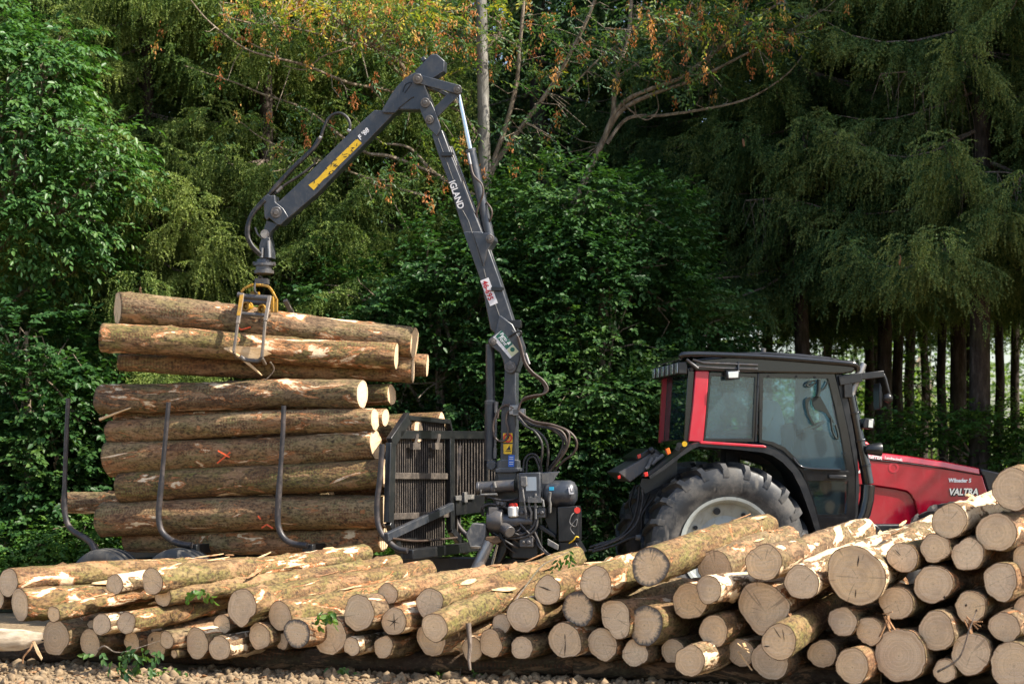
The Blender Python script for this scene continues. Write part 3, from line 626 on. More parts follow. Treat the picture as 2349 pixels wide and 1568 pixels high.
T5 = plane_log(T, .27, 240, 1188, 42, 885, 1172, 40, 'thick lowest near log on the trailer, red brown bark', TG, 'red', 407)
plane_log(T, .40, 292, 1238, 26, 880, 1236, 28, 'dark bottom log on the trailer bunks, in shade', TG, 'red', 408)
plane_log(T, 1.75, 480, 985, 24, 1013, 968, 22, 'log on the far side of the load rising over the headboard corner', TG, 'moss', 409)
plane_log(T, .85, 400, 1010, 30, 960, 988, 27, 'log behind the slanted headboard corner, only its shaded right half showing', TG, 'red', 410)
plane_log(T, 1.15, 150, 1157, 23, 760, 1150, 25, 'thinner log sticking out furthest at the rear of the trailer', TG, 'grey', 411)
plane_log(T, 1.3, 330, 1060, 44, 930, 1050, 42, 'thick log buried in the middle of the trailer load', TG, 'moss', 412)
plane_log(T, 1.5, 300, 1150, 44, 920, 1135, 42, 'thick log buried low in the trailer load by the headboard', TG, 'red', 413)
plane_log(T, 1.0, 320, 1215, 40, 900, 1215, 40, 'buried bottom log in the middle of the trailer bunks', TG, 'red', 414)
H1 = plane_log(HL, .02, 270, 710, 39, 950, 786, 37, 'top lifted log with rough grey bark, thick left end tilted up', HG, 'grey', 421, tilt=(0.1, 0), tilt2=(-.5, .1))
H2 = plane_log(HL, -.22, 236, 779, 32, 909, 817, 29, 'nearest lifted log, smooth and greenish, with a torn splinter hanging off', HG, 'moss', 425, tilt=(.05, 0))
H3 = plane_log(HL, .06, 273, 831, 19, 947, 849, 29, 'lower lifted log with orange brown bark under the smooth greenish one', HG, 'red', 423)
plane_log(HL, .38, 330, 800, 22, 980, 838, 25, 'hindmost lifted log, only its short red brown right end showing', HG, 'red', 424)
def paint(name, pts, parent):
    "stroke of orange marking paint on a log"
    mb = MB()
    for a, b in pts: mb.bar(a, b, .016, .004, up=(0, -1, .2))
    o = mb.build(name, M['orangepaint'], None); tag(o, None); o.parent = parent; o.matrix_parent_inverse = (Matrix.Translation(parent.location) @ parent.rotation_quaternion.to_matrix().to_4x4()).inverted()
Tp = lambda x, y, o=.085: T(x, y, o)
paint('paint_mark', [(Tp(500, 1033), Tp(527, 1048)), (Tp(528, 1037), Tp(498, 1062))], T3); paint('paint_mark', [(Tp(600, 1210, .07), Tp(612, 1202, .07)), (Tp(612, 1202, .07), Tp(626, 1211, .07)), (Tp(592, 1182, .07), Tp(598, 1190, .07))], T5)
paint('paint_mark', [(HL(545, 748, -.19), HL(552, 756, -.18)), (HL(552, 756, -.18), HL(575, 750, -.18))], H1)
mb = MB(); Hp = lambda x, y, o=-.42: HL(x, y, o)
mb.prism([Hp(512, 797), Hp(540, 793), Hp(600, 797), Hp(622, 811), Hp(590, 823), Hp(556, 820), Hp(530, 808)], (0, 0.05, 0.0))
mb.tube(smooth_path([Hp(514, 799), Hp(545, 815), Hp(575, 838), Hp(601, 861)], 5), [.006 + .012 * math.sin(PI * i / 15) for i in range(16)], 6)
fl = mb.build('bark_splinter', M['splinter'], None, 40); tag(fl, 'long torn wood splinter hanging from the nearest lifted log', 'splinter')
def stick(name, pts, r, mat, label, cat='stick', leaves=None):
    mb = MB(); sp_ = smooth_path(pts, 5); n_ = len(sp_)
    mb.tube(sp_, [r * (1 - 0.6 * i / (n_ - 1)) for i in range(n_)], 6)
    return tag(mb.build(name, mat, None, 60), label, cat)
stick('hanging_root', [HL(590, 800, -.3), HL(620, 830, -.35), HL(628, 850, -.3), HL(600, 880, -.3)][1:] , .010, M['twig'], 'thin broken branch dangling under the lifted logs', 'twig')
stick('broken_branch', [T(228, 962, -.05), T(262, 949, .0), T(300, 935, .05)], .018, M['splinter'], 'pale broken branch poking out at the rear left of the trailer load', 'branch')
stick('dry_stick', [P(1074, 1428, 15.0), P(1078, 1480, 14.98), P(1076, 1512, 14.95), P(1079, 1536, 14.93)], .022, M['twig'], 'bare greenish stick hanging down in front of the pile centre')
stick('dry_stick', [P(2150, 1540, 14.1), P(2200, 1508, 14.05), P(2222, 1448, 14.03), P(2240, 1400, 14.05)], .009, M['twig'], 'thin bent twig lying across the large end at the lower right', 'twig')
for i, (px, py, lab) in enumerate(((2220, 1420, 'hanging root like bark strip below the oval end with two knots'), (1703, 1490, 'torn orange wood shred on the bottom end in the right half'), (2030, 1415, 'curled bark strip below the evenly grey round end'))):
    Y = row_depth(px) - .25; rr = random.Random(i)
    mb = MB()
    for q in range(5):
        a = P(px + rr.uniform(-14, 8), py + rr.uniform(-16, 6), Y); b = a + Vector((rr.uniform(-.08, .12), -.03, rr.uniform(-.14, .02)))
        mb.bar(a, b, .022, .007)
    tag(mb.build('bark_shred', M['barkstrip'] if i != 1 else M['splinter'], None, 20), lab, 'bark shred')
# flakes of bark lying on the logs
VIS = [i for i, q in enumerate(PILE) if q[4]]
TOPS = [VIS[i % len(VIS)] for i in range(int(len(VIS) * 2.6))]
rr = random.Random(77)
for i, li in enumerate(TOPS):
    p1, p2, r1, r2 = LOGS[li]; d = (p2 - p1).normalized(); L = (p2 - p1).length
    s_ = rr.uniform(.1, .95); r = r1 + (r2 - r1) * s_; y = Vector((0, 0, 1)).cross(d).normalized(); z = d.cross(y)
    a = math.radians(90 + rr.uniform(-45, 50)); nrm = (y * math.cos(a) + z * math.sin(a)).normalized()
    c0 = p1 + d * L * s_ + nrm * (r + .004); tw = rr.uniform(-.35, .35); ld = (d + nrm.cross(d) * tw).normalized(); wd = nrm.cross(ld)
    ln, wdt, lift = rr.uniform(.05, .19), rr.uniform(.012, .034), rr.uniform(.002, .018); n_ = 6; vs = []; fs = []
    for q in range(n_):
        t = q / (n_ - 1); e = (1 - .7 * abs(2 * t - 1) ** 2) * rr.uniform(.7, 1.1)
        for u in (-1, 0, 1): vs.append(c0 + ld * (t - .5) * 2 * ln + wd * u * wdt * e + nrm * (lift * t * t + .008 * abs(u)))
    for q in range(n_ - 1):
        for u in range(2): fs.append((q * 3 + u, q * 3 + u + 1, q * 3 + u + 4, q * 3 + u + 3))
    mb = MB(); mb.add(vs, fs); chip = rr.random() < .38
    o = mb.build('wood_chip' if chip else 'bark_flake', M['splinter' if chip else 'barkstrip'], None, 60)
    md = o.modifiers.new('thick', 'SOLIDIFY'); md.thickness = .005
    if chip: tag(o, 'pale wood chip lying on top of a log of the pile', 'wood chip', 'wood chips on the pile')
    else: tag(o, 'brown flake of loose bark lying on top of a log of the pile', 'bark flake', 'bark flakes on the pile')
# ---------------------------------------------------------------- timber trailer with loader crane
def zoomed(x0, y0, s):
    return lambda pl, x, y, o=0.0: pl((x / s + x0) / 1.3078, (y / s + y0) / 1.3078, o)
zA, zC, zH = zoomed(1024, 0, 2.2402), zoomed(1024, 700, 2.2402), zoomed(1080, 1150, 2.6139)
zK, zS, zG, zU, zN = zoomed(1360, 780, 4.6115), zoomed(700, 330, 4.0204), zoomed(660, 680, 3.565), zoomed(1420, 1380, 4.9), zoomed(1300, 150, 2.85)
zB = zoomed(0, 700, 2.2402)
K = Plane(1165, 19.9, -10)             # the crane's boom swings in this plane
HB = Plane(880, 19.22, 70)             # headboard plane, across the trailer
tr = thing('timber_trailer', T(640, 1330, 1.1) * 1.0, 'black forestry trailer with folded loader crane lifting logs, stakes and barred headboard', 'trailer')
tv, wv = T.d, T.w
# chassis, bunks, wheels, stakes
mb = MB(); a, b = T(262, 1270, 1.1), T(1250, 1270, 1.1); a.z = b.z = 0.66; mb.bar(a, b, .20, .17); mb.build('chassis_beam', M['black'], tr, 35, .01)
mb = MB(); a, b = T(930, 1290, 1.1), T(1420, 1300, 1.1); a.z = .60; b.z = .50; mb.bar(a, b, .14, .13); mb.build('drawbar', M['black'], tr, 35, .008)
st = [[(157, 913), (152, 1010), (148, 1140), (151, 1188), (165, 1215), (196, 1234), (214, 1252), (226, 1290)],
      [(387, 922), (379, 1010), (370, 1110), (364, 1180), (370, 1215), (388, 1235), (412, 1246), (440, 1250)],
      [(651, 930), (648, 1010), (641, 1110), (637, 1185), (641, 1215), (654, 1236), (676, 1247), (705, 1250)],
      [(877, 1018), (872, 1090), (865, 1150), (866, 1195), (875, 1222), (890, 1240), (912, 1258), (935, 1262)]]
for i, pl in enumerate(st):
    for side in (0, 1):
        pts = [T(x, y, -.02) for x, y in pl]
        if side:
            pts = [p + wv * 2.1 for p in pts]
        mb = MB(); sp_ = smooth_path(pts, 4); r0 = .030
        cut = 0.34 if i < 3 else 0.0
        rr = [(.026 if k / len(sp_) < cut * .8 else .033) if i < 3 else .030 for k in range(len(sp_))]
        if i == 0: rr = [r + .012 * max(0, (k / len(sp_) - .62) / .38) for k, r in enumerate(rr)]
        mb.tube(sp_, rr, 8); mb.build('stake', M['stake'], tr, 50)
    a = T(*pl[-1], 0.0); b = a + wv * 2.05; a.z -= .04; b.z = a.z
    mb = MB(); mb.bar(a, b, .12, .10); mb.build('bunk', M['black'], tr, 35, .008)
def tyre_profile(R, r, w):
    return [(-w * .42, r), (-w * .5, r + (R - r) * .3), (-w * .5, r + (R - r) * .72), (-w * .42, R * .965), (-w * .2, R), (w * .2, R), (w * .42, R * .965), (w * .5, r + (R - r) * .72), (w * .5, r + (R - r) * .3), (w * .42, r)]
def trailer_wheel(x, y, off):
    c = T(x, y, .2); c = c + wv * (off - .2)
    mb = MB(); mb.lathe([(-.15, .20), (-.18, .26), (-.18, .345), (-.155, .385), (-.12, .396), (-.115, .384), (-.085, .384), (-.08, .40), (-.03, .402), (-.025, .388), (.025, .388), (.03, .402), (.08, .40), (.085, .384), (.115, .384), (.12, .396), (.155, .385), (.18, .345), (.18, .26), (.15, .20)], c, wv, 48, caps=False)
    w = mb.build('wheel', M['rubber'], tr, 40)
    mb = MB(); mb.lathe([(-.13, .205), (-.15, .19), (-.10, .16), (-.06, .05), (-.06, .0)], c, wv, 28, caps=False); mb.lathe([(.13, .205), (.10, .16), (.06, .0)], c, wv, 28, caps=False)
    mb.build('rim', M['rim'], w, 40)
for x in (275, 442):
    for off in (-.04, 2.1): trailer_wheel(x, 1340, off)
mb = MB(); a, b = T(275, 1340, 1.1), T(442, 1345, 1.1); mb.bar(a, b, .9, .08); mb.bar(a + wv * -.9, a + wv * .9, .08, .08); mb.bar(b + wv * -.9, b + wv * .9, .08, .08); mb.build('bogie', M['black'], tr)
# headboard
hb = lambda x, y, o=0.0: zH(HB, x, y, o)
mb = MB(); nv = -HB.w
def hbar(pts, wd, th=.06):
    for i in range(len(pts) - 1):
        a, b = hb(*pts[i]), hb(*pts[i + 1]); mb.bar(a, b, th, wd, up=nv.cross((b - a).normalized()))
mb_l = [(240, 460), (228, 1090), (335, 1365)]
hbar([(243, 465), (226, 1090)], .14); hbar([(226, 1085), (325, 1365)], .09); hbar([(235, 470), (372, 268)], .13)
hbar([(362, 268), (695, 300)], .05); hbar([(690, 296), (712, 400)], .04); hbar([(300, 400), (992, 404)], .09); hbar([(985, 404), (985, 900)], .05)
hbar([(706, 410), (710, 1145)], .13); hbar([(708, 1140), (835, 1310)], .09); hbar([(735, 962), (960, 938)], .20); hbar([(240, 1215), (560, 1230)], .03)
hd = mb.build('headboard', M['black'], tr, 35, .006)
mb = MB()
def top_y(x): return 460 - (460 - 265) * (x - 225) / 140 if x < 365 else (265 + 35 * (x - 365) / 325 if x < 690 else 408)
def bot_y(x): return 1100 + 260 * (x - 225) / 110 if x < 320 else (1350 if x < 560 else (1350 - 120 * (x - 560) / 120 if x < 680 else (1150 + 150 * (x - 735) / 95 if x < 800 else 880)))
x = 262.0; mbb_ = MB()
while x < 1072:
    if not 672 < x < 738:
        a, b = hb(x, top_y(min(x, 985)), .02), hb(x, bot_y(x), .02)
        mb.tube([a, b], .0075 if x < 700 else .009, 6); mbb_.bar(a - nv * .026, b - nv * .026, .013 if x < 700 else .016, .040, up=nv)
    x += 17.3 if x < 680 else 22.5
mb.build('grille_edge', M['rods'], hd, 40); mbb_.build('grille', M['black'], hd, 35)
for y0, x0, x1 in ((722, 255, 680), (1042, 245, 690)):
    mb = MB(); a, b = hb(x0, y0, -.01), hb(x1, y0 + (4 if y0 < 900 else -18), -.01); mb.bar(a, b, .03, .065); mb.build('crossbar', M['rods'], hd, 35, .004)
for x0 in (432, 604):
    mb = MB(); p = hb(x0, 490, -.05); mb.box(p, HB.d * .10, nv * .02, Vector((0, 0, .035))); mb.bar(hb(x0 + 22, 400, -.04), p, .02, .03); mb.build('hook', M['rods'], hd, 35)
mb = MB(); mb.bar(hb(205, 1205, -.08), hb(722, 962, -.12), .05, .085); mb.build('brace', M['crane'], hd, 35, .006)
mb = MB(); mb.curve([hb(250, 1212, -.10), hb(420, 1232, -.14), hb(580, 1226, -.14), hb(760, 1206, -.12)], .012); mb.build('hose', M['hosebrown'], tr, 60)
mb = MB(); mb.prism([hb(740, 880, -.04), hb(785, 875, -.04), hb(785, 915, -.04), hb(740, 915, -.04)], nv * .02); mb.prism([hb(830, 872, -.04), hb(885, 868, -.04), hb(885, 905, -.04), hb(830, 908, -.04)], nv * .02); mb.prism([hb(800, 850, -.03), hb(825, 850, -.03), hb(825, 930, -.03), hb(800, 930, -.03)], nv * .03); mb.build('hinge_plate', M['dusty'], hd, 35, .003)

# crane column
kw = K.w
def slab(mb, pts, fn, o0, o1, m=0): mb.prism([fn(K, x, y, o0) for x, y in pts], kw * (o1 - o0), m)
mb = MB(); slab(mb, [(1098, 915), (1172, 915), (1170, 1568), (1066, 1568), (1075, 1150), (1090, 1100)], zC, -.10, .10)
slab(mb, [(1076, 600), (1225, 600), (1228, 672), (1072, 672)], zH, -.13, .13); slab(mb, [(1060, 668), (1242, 662), (1245, 690), (1190, 698), (1060, 698)], zH, -.17, .17)
slab(mb, [(1075, 695), (1225, 695), (1215, 800), (1085, 800)], zH, -.12, .12)
col = mb.build('crane_column', M['crane'], tr, 35, .008)
mb = MB(); slab(mb, [(1122, 388), (1196, 388), (1196, 462), (1122, 462)], zH, -.136, -.133); mb.build('warning_sticker', M['stickyellow'], col)
mb = MB(); c = zH(K, 1159, 425, -.139); mb.lathe([(0, .048), (.002, .048), (.002, .030), (0, .030)], c, -kw, 28, caps=False); mb.lathe([(0, .018), (.002, .018), (.002, 0)], c, -kw, 20); mb.build('warning_rings', M['stickred'], col)
mb = MB(); slab(mb, [(1124, 474), (1196, 472), (1190, 552), (1126, 550)], zH, -.136, -.133); s2 = mb.build('yellow_sticker', M['stickyellow'], col)
mb = MB(); slab(mb, [(1145, 520), (1172, 485), (1180, 520)], zH, -.138, -.136); slab(mb, [(1140, 526), (1184, 526), (1184, 532), (1140, 532)], zH, -.138, -.136); mb.build('sticker_print', M['inkblack'], col)
mb = MB(); slab(mb, [(1164, 562), (1212, 560), (1208, 652), (1162, 652)], zH, -.140, -.136); mb.build('blue_sticker', M['stickblue'], col)
mb = MB(); [slab(mb, [(1170, y), (1202, y), (1202, y + 5), (1170, y + 5)], zH, -.142, -.140) for y in (575, 590, 612, 628)]; mb.build('sticker_print', M['stickwhite'], col)
# lift cylinder
mb = MB(); p = zC(K, 1000, 745, 0); q = zC(K, 1003, 1130, 0); r_ = zH(K, 1022, 600, 0); mb.tube([q + (p - q) * .02, r_], .062, 20); mb.tube([p, q], .048, 20); mb.tube([q, q + (r_ - q) * .03], .066, 20)
lc = mb.build('lift_cylinder', M['crane'], tr, 40)
mb = MB(); slab(mb, [(992, 610), (1052, 600), (1100, 640), (1100, 690), (1040, 690), (1000, 665)], zH, -.07, .07); mb.tube([zH(K, 1028, 640, -.11), zH(K, 1028, 640, .11)], .05, 18); mb.build('cylinder_foot', M['crane'], lc, 35, .008)
mb = MB(); mb.curve([zC(K, 1042, 1130, -.08), zC(K, 1040, 1200, -.08), zC(K, 1038, 1350, -.08), zC(K, 1032, 1480, -.08)], .014); mb.tube([zC(K, 1042, 1130, -.08), zC(K, 1041, 1205, -.08)], .021, 10); mb.tube([zC(K, 1034, 1440, -.08), zC(K, 1032, 1510, -.08)], .020, 10); mb.build('oil_pipe', M['dusty'], lc, 50)
# boom: box with wider foot, side brackets
mb = MB()
slab(mb, [(606, 900), (676, 870), (735, 1030), (940, 1545), (950, 1568), (830, 1590), (800, 1500), (720, 1225), (640, 1010)], zA, -.075, .075)
slab(mb, [(820, -8), (948, -12), (1060, 300), (1155, 590), (1185, 680), (1060, 700), (1000, 640), (940, 330)], zC, -.085, .085)
slab(mb, [(1062, 548), (1150, 610), (1190, 690), (1214, 760), (1200, 850), (1172, 930), (1150, 942), (1115, 935), (1096, 905), (1085, 850), (1062, 800), (1010, 762), (988, 742), (985, 715), (1032, 670)], zC, -.13, .13)
boom = mb.build('crane_boom', M['crane'], tr, 35, .010)
mb = MB(); slab(mb, [(880, -10), (1000, -2), (1022, 20), (1028, 45), (1010, 72), (982, 112), (956, 222), (930, 140)], zC, -.11, .11); bk = mb.build('cylinder_bracket', M['crane'], boom, 35, .008)
for fn, x, y, w_, rr in ((zC, 1135, 897, .165, .062), (zC, 998, 35, .14, .045), (zC, 1018, 725, .15, .04)): mb = MB(); mb.tube([fn(K, x, y, -w_), fn(K, x, y, w_)], rr, 22); mb.tube([fn(K, x, y, -w_ - .012), fn(K, x, y, -w_)], rr * .55, 16); mb.build('pivot_pin', M['darksteel'], boom, 40, .004)
mb = MB()
for o, dx in ((-.05, 0), (-.02, 18), (.03, 30)): mb.tube([zA(K, 725 + dx * .6, 985, o), zA(K, 940 + dx * .5, 1550, o), zC(K, 950 + dx, 40, o), zC(K, 1040 + dx, 330, o), zC(K, 1128 + dx, 600, o)], .0085, 6)
mb.build('oil_line', M['steel'], boom, 60)
for fn, x, y in ((zA, 712, 1040), (zC, 1050, 375)): mb = MB(); mb.box(fn(K, x, y, -.06), K.d * .06, kw * .05, Vector((0, 0, .022))); mb.build('pipe_clamp', M['black'], boom, 35, .005)
mb = MB(); mb.box(zC(K, 1165, 610, -.05), K.d * .07, kw * .05, Vector((0, 0, .04))); mb.build('pipe_clamp', M['black'], boom, 35, .005)
mb = MB(); mb.tube([zN(K, 40, 755, -.079), zN(K, 90, 890, -.079), zN(K, 170, 1110, -.079)], .004, 5); mb.tube([zN(K, 250, 1370, -.087), zN(K, 300, 1460, -.087), zC(K, 950, 225, -.088)], .004, 5); mb.tube([zK(K, 420, 120, -.09), zK(K, 450, 240, -.09)], .004, 5); mb.tube([zK(K, 580, 610, -.09), zK(K, 640, 780, -.09), zK(K, 840, 1000, -.133)], .005, 5); mb.build('weld_seam', M['dusty'], boom, 60)
bd = (zC(K, 1040, 600) - zC(K, 880, 150)).normalized()                       # down along the boom
bu = bd.cross(kw); bu = bu if bu.x > 0 else -bu                              # across it, to the right
text('boom_lettering', 'IGLAND', zN(K, 132, 1128, -.080), bd, bu, .098, M['stickwhite'], boom, .0015, 0, .002, .86)
mb = MB(); mb.prism([zK(K, 372, 285, -.0905), zK(K, 485, 240, -.0905), zK(K, 615, 592, -.0905), zK(K, 510, 636, -.0905)], kw * .003); plt = mb.build('number_plate', M['stickwhite'], boom)
text('plate_number', '46-695', zK(K, 395, 300, -.093), bd, bu, .082, M['inkred'], boom, .0012, 0, .002, .92)
g0, g1, g2, g3 = (668, 968), (905, 1262), (785, 1360), (540, 1075)
mb = MB(); mb.prism([zK(K, *p, -.1335) for p in (g0, g1, g2, g3)], kw * .002); mb.build('forest_sticker', M['stickwhite'], boom)
mb = MB(); mb.prism([zK(K, *p, -.1355) for p in (g0, (822, 1160), (735, 1235), (585, 1055))], kw * .0018); mb.build('sticker_green_field', M['stickgreen'], boom)
mb = MB(); mb.prism([zK(K, *p, -.1355) for p in ((826, 1165), g1, (808, 1338), (742, 1240))], kw * .0018); mb.build('sticker_cream_field', M['stickcream'], boom)
mb = MB(); mb.lathe([(0, .024), (.0015, .024), (.0015, 0)], zK(K, 818, 1236, -.1372), -kw, 14); mb.build('sticker_leaf', M['stickgreen'], boom)
sd = (zK(K, *g1) - zK(K, *g0)).normalized(); su = sd.cross(kw); su = su if su.x > 0 else -su
text('sticker_lettering', 'Farm &', zK(K, 640, 1020, -.1373), sd, su, .050, M['whitepaint'], boom, .0008, .2, .0012)
text('sticker_lettering', 'Forst', zK(K, 622, 1072, -.1373), sd, su, .050, M['whitepaint'], boom, .0008, .2, .0012)
# stick cylinder
mb = MB(); a, b, c = zA(K, 782, 610, 0), zA(K, 868, 1005, 0), zC(K, 998, 35, 0); mb.tube([b, c], .052, 20); mb.tube([b, b + (c - b) * .02], .058, 20); cy = mb.build('stick_cylinder', M['crane'], tr, 40)
mb = MB(); mb.tube([a, b + (c - b) * .05], .026, 16); mb.build('piston_rod', M['chrome'], cy, 60)
mb = MB(); mb.curve([zA(K, 855, 1040, -.06), zA(K, 870, 1110, -.07), zA(K, 890, 1180, -.09), zA(K, 945, 1240, -.10), zA(K, 950, 1310, -.10), zA(K, 915, 1400, -.07), zA(K, 905, 1470, -.05)], .011); mb.curve([zA(K, 975, 1360, -.03), zA(K, 1005, 1400, -.05), zA(K, 1012, 1440, -.05), zA(K, 995, 1490, -.03)], .010); mb.build('hose', M['hosebrown'], cy, 60)
mb = MB(); mb.tube([zA(K, 852, 1030, -.06), zA(K, 868, 1105, -.065)], .017, 8); mb.build('hose_fitting', M['steel'], cy, 60)
# knuckle links
def link_bar(mb, a, b, wd, o0, o1):
    A, B = zA(K, *a, o0), zA(K, *b, o0); d = (B - A).normalized(); n_ = d.cross(kw).normalized() * wd / 2; e = d * wd * .45
    mb.prism([A - n_ - e * .4, A - e, A + n_ - e * .4, B + n_ + e * .4, B + e, B - n_ + e * .4], kw * (o1 - o0))
mb = MB()
for s in (-1, 1): link_bar(mb, (515, 530), (780, 600), .095, s * .115 - .012, s * .115 + .012); link_bar(mb, (592, 800), (780, 605), .10, s * .075 - .012, s * .075 + .012)
link_bar(mb, (560, 560), (720, 640), .04, -.03, .03)
lk = mb.build('knuckle_link', M['crane'], tr, 35, .006)
for x, y, r0, w_ in ((512, 530, .052, .16), (563, 690, .050, .15), (591, 803, .046, .15), (781, 601, .046, .15)): mb = MB(); mb.tube([zA(K, x, y, -w_), zA(K, x, y, w_)], r0, 22); mb.tube([zA(K, x, y, -w_ - .010), zA(K, x, y, -w_)], r0 * .5, 14); mb.build('pivot_pin', M['darksteel'], lk, 40, .004)
mb = MB()
for s in (-1, 1): mb.prism([zA(K, x, y, s * .10 - .015) for x, y in ((528, 730), (545, 672), (575, 660), (605, 690), (628, 740), (668, 855), (655, 890), (640, 915), (578, 852), (540, 770))], kw * .03)
mb.build('boom_head', M['crane'], boom, 35, .006)
# stick
mb = MB()
slab(mb, [(1700, 0), (1965, 10), (1895, 90), (1010, 1010), (668, 1302), (582, 1372), (520, 1320), (505, 1110), (545, 1105), (700, 960), (1010, 660), (1410, 265)], zS, -.068, .068)
slab(mb, [(278, 757), (276, 732), (330, 640), (372, 580), (430, 522), (492, 486), (528, 492), (548, 520), (552, 562), (582, 640), (600, 690), (580, 735), (540, 738), (386, 735), (362, 760)], zA, -.095, .095)
stk = mb.build('crane_stick', M['crane'], tr, 35, .009)
mb = MB(); slab(mb, [(540, 430), (600, 366), (640, 362), (694, 408), (690, 480), (592, 545), (556, 560), (545, 520), (490, 480)], zA, -.07, .07); slab(mb, [(528, 395), (552, 376), (572, 398), (548, 420)], zA, -.05, .05); mb.build('extension_end', M['crane'], stk, 35, .010)
mb = MB(); mb.tube([zA(K, 275, 757, -.098), zA(K, 362, 758, -.098), zA(K, 385, 735, -.098), zA(K, 540, 738, -.098)], .006, 5); mb.tube([zA(K, 385, 728, -.098), zA(K, 470, 660, -.098), zA(K, 490, 652, -.098)], .005, 5); mb.curve([zA(K, 412, 620, -.098), zA(K, 430, 570, -.098), zA(K, 470, 553, -.098), zA(K, 462, 575, -.098), zA(K, 425, 625, -.098)], .005, 4, 5); mb.build('weld_seam', M['black'], stk, 60)
mb = MB(); slab(mb, [(358, 1060), (410, 1010), (440, 1030), (498, 1025), (505, 1110), (600, 1185), (665, 1290), (575, 1385), (530, 1385), (430, 1300), (400, 1330), (372, 1290)], zS, -.085, .085); mb.build('stick_nose', M['crane'], stk, 35, .008)
mb = MB(); mb.tube([zS(K, 515, 1232, -.105), zS(K, 515, 1232, .105)], .060, 24); mb.tube([zS(K, 515, 1232, -.116), zS(K, 515, 1232, -.105)], .032, 6); mb.build('pivot_pin', M['darksteel'], stk, 40, .005)
yb = [(905, 905), (1010, 830), (1100, 735), (1135, 690), (1490, 345), (1550, 400), (1260, 680), (1180, 770), (1090, 835), (970, 965)]
mb = MB(); slab(mb, yb, zS, -.0705, -.068); mb.build('yellow_banner', M['stickyellow'], stk)
mb = MB()
rng = random.Random(5)
u0, u1 = zS(K, 960, 935, -.0715), zS(K, 1520, 385, -.0715); ud = (u1 - u0).normalized(); un = ud.cross(kw).normalized()
un = un if un.z > 0 else -un
Lb = (u1 - u0).length
for (s0, s1) in ((.0, .1), (.22, .36), (.38, .62), (.66, .86), (.92, .99)):
    for _ in range(int((s1 - s0) * 42)):
        p = u0 + ud * Lb * rng.uniform(s0, s1) + un * rng.uniform(-.035, .045); q = p + ud * rng.uniform(-.03, .04) + un * rng.uniform(-.03, .03)
        mb.bar(p, q, rng.uniform(.004, .009), .0015, up=-kw)
mb.build('banner_print', M['inkblack'], stk)
text('stick_lettering', "F '88", zS(K, 1530, 365, -.070), ud, un, .072, M['stickwhite'], stk, .0012, .15, .002)
# hoses at the stick
def hose(name, parent, fn, pts, r, mat='hose', o=-.05):
    mb = MB(); mb.curve([fn(K, p[0], p[1], p[2] if len(p) > 2 else o) for p in pts], r, 6, 8); return mb.build(name, M[mat], parent, 60)
hose('hose', stk, zS, [(412, 1040), (520, 930), (700, 730), (870, 570), (975, 460), (1050, 345), (1075, 260), (1130, 130), (1200, 60), (1290, 40), (1370, 90), (1408, 170), (1400, 245)], .017)
hose('hose', stk, zS, [(430, 1030), (560, 870), (760, 660), (900, 530), (985, 440), (1040, 340)], .026, 'hose', -.02)
hose('hose', stk, zS, [(500, 1010), (545, 975), (620, 905), (740, 830), (860, 750), (960, 670), (990, 640)], .015, 'hose', -.03)
mb = MB(); mb.tube([zS(K, 525, 985, -.03), zS(K, 590, 930, -.03)], .021, 8); mb.tube([zS(K, 1038, 330, -.05), zS(K, 1062, 345, -.05)], .024, 8); mb.tube([zS(K, 1380, 240, -.05), zS(K, 1412, 262, -.05)], .022, 8); mb.build('hose_fitting', M['steel'], stk, 60)
hose('hose', stk, zS, [(400, 1045), (330, 1120), (235, 1230), (180, 1350), (160, 1470), (175, 1550), (230, 1660), (330, 1760)], .020)
hose('hose', stk, zS, [(385, 1090), (330, 1150), (250, 1240), (195, 1340), (180, 1450), (190, 1550), (245, 1650), (345, 1745)], .018, 'hose', -.09)
hose('hose', stk, zS, [(262, 1415), (290, 1490), (330, 1530), (365, 1560)], .011, 'dusty')
# grapple
mb = MB(); slab(mb, [(545, 1375), (400, 1330), (355, 1470), (335, 1560), (435, 1560), (450, 1470)], zS, -.05, .05); slab(mb, [(440, 130), (525, 110), (545, 180), (555, 335), (420, 335), (418, 200)], zG, -.07, .07)
mb.lathe([(0, .07), (.03, .075)], zG(K, 478, 345, 0), (0, 0, -1), 24)
rt = mb.build('rotator', M['crane'], tr, 35, .006)
mb = MB(); mb.lathe([(0, .075), (.04, .082), (.045, .112), (.068, .112), (.073, .088), (.112, .088), (.117, .106), (.15, .106), (.16, .08)], zG(K, 470, 350, 0), (0, 0, -1), 28); mb.tube([zG(K, 355, 392, 0), zG(K, 590, 400, 0)], .022, 10); mb.build('rotator_collar', M['darksteel'], rt, 35)
mb = MB(); mb.tube([zS(K, 380, 1492, -.075), zS(K, 380, 1492, .075)], .046, 20); mb.tube([zG(K, 455, 225, -.09), zG(K, 450, 330, -.09)], .014, 8); mb.tube([zG(K, 520, 150, -.09), zG(K, 530, 330, -.09)], .018, 8); mb.build('pivot_pin', M['steel'], rt, 40)
mb = MB(); mb.tube([zG(K, 392, 590, 0), zG(K, 432, 515, 0), zG(K, 478, 600, 0)], .016, 8); mb.box(zG(K, 450, 585, 0), K.d * .07, kw * .04, Vector((0, 0, .03))); gr = mb.build('grapple', M['darksteel'], tr, 40)
def path(fn, pts, o, closed=False): return [fn(K, x, y, o) for x, y in pts]
mb = MB()
for o in (-.30, .24):
    P_ = path(zG, [(228, 700), (262, 660), (340, 622), (440, 622), (520, 640), (560, 690), (602, 775)], o)
    for a, b in zip(P_, P_[1:]): mb.bar(a, b, .026, .030, up=kw)
mb.bar(zG(K, 400, 625, -.30), zG(K, 400, 625, .24), .12, .03)
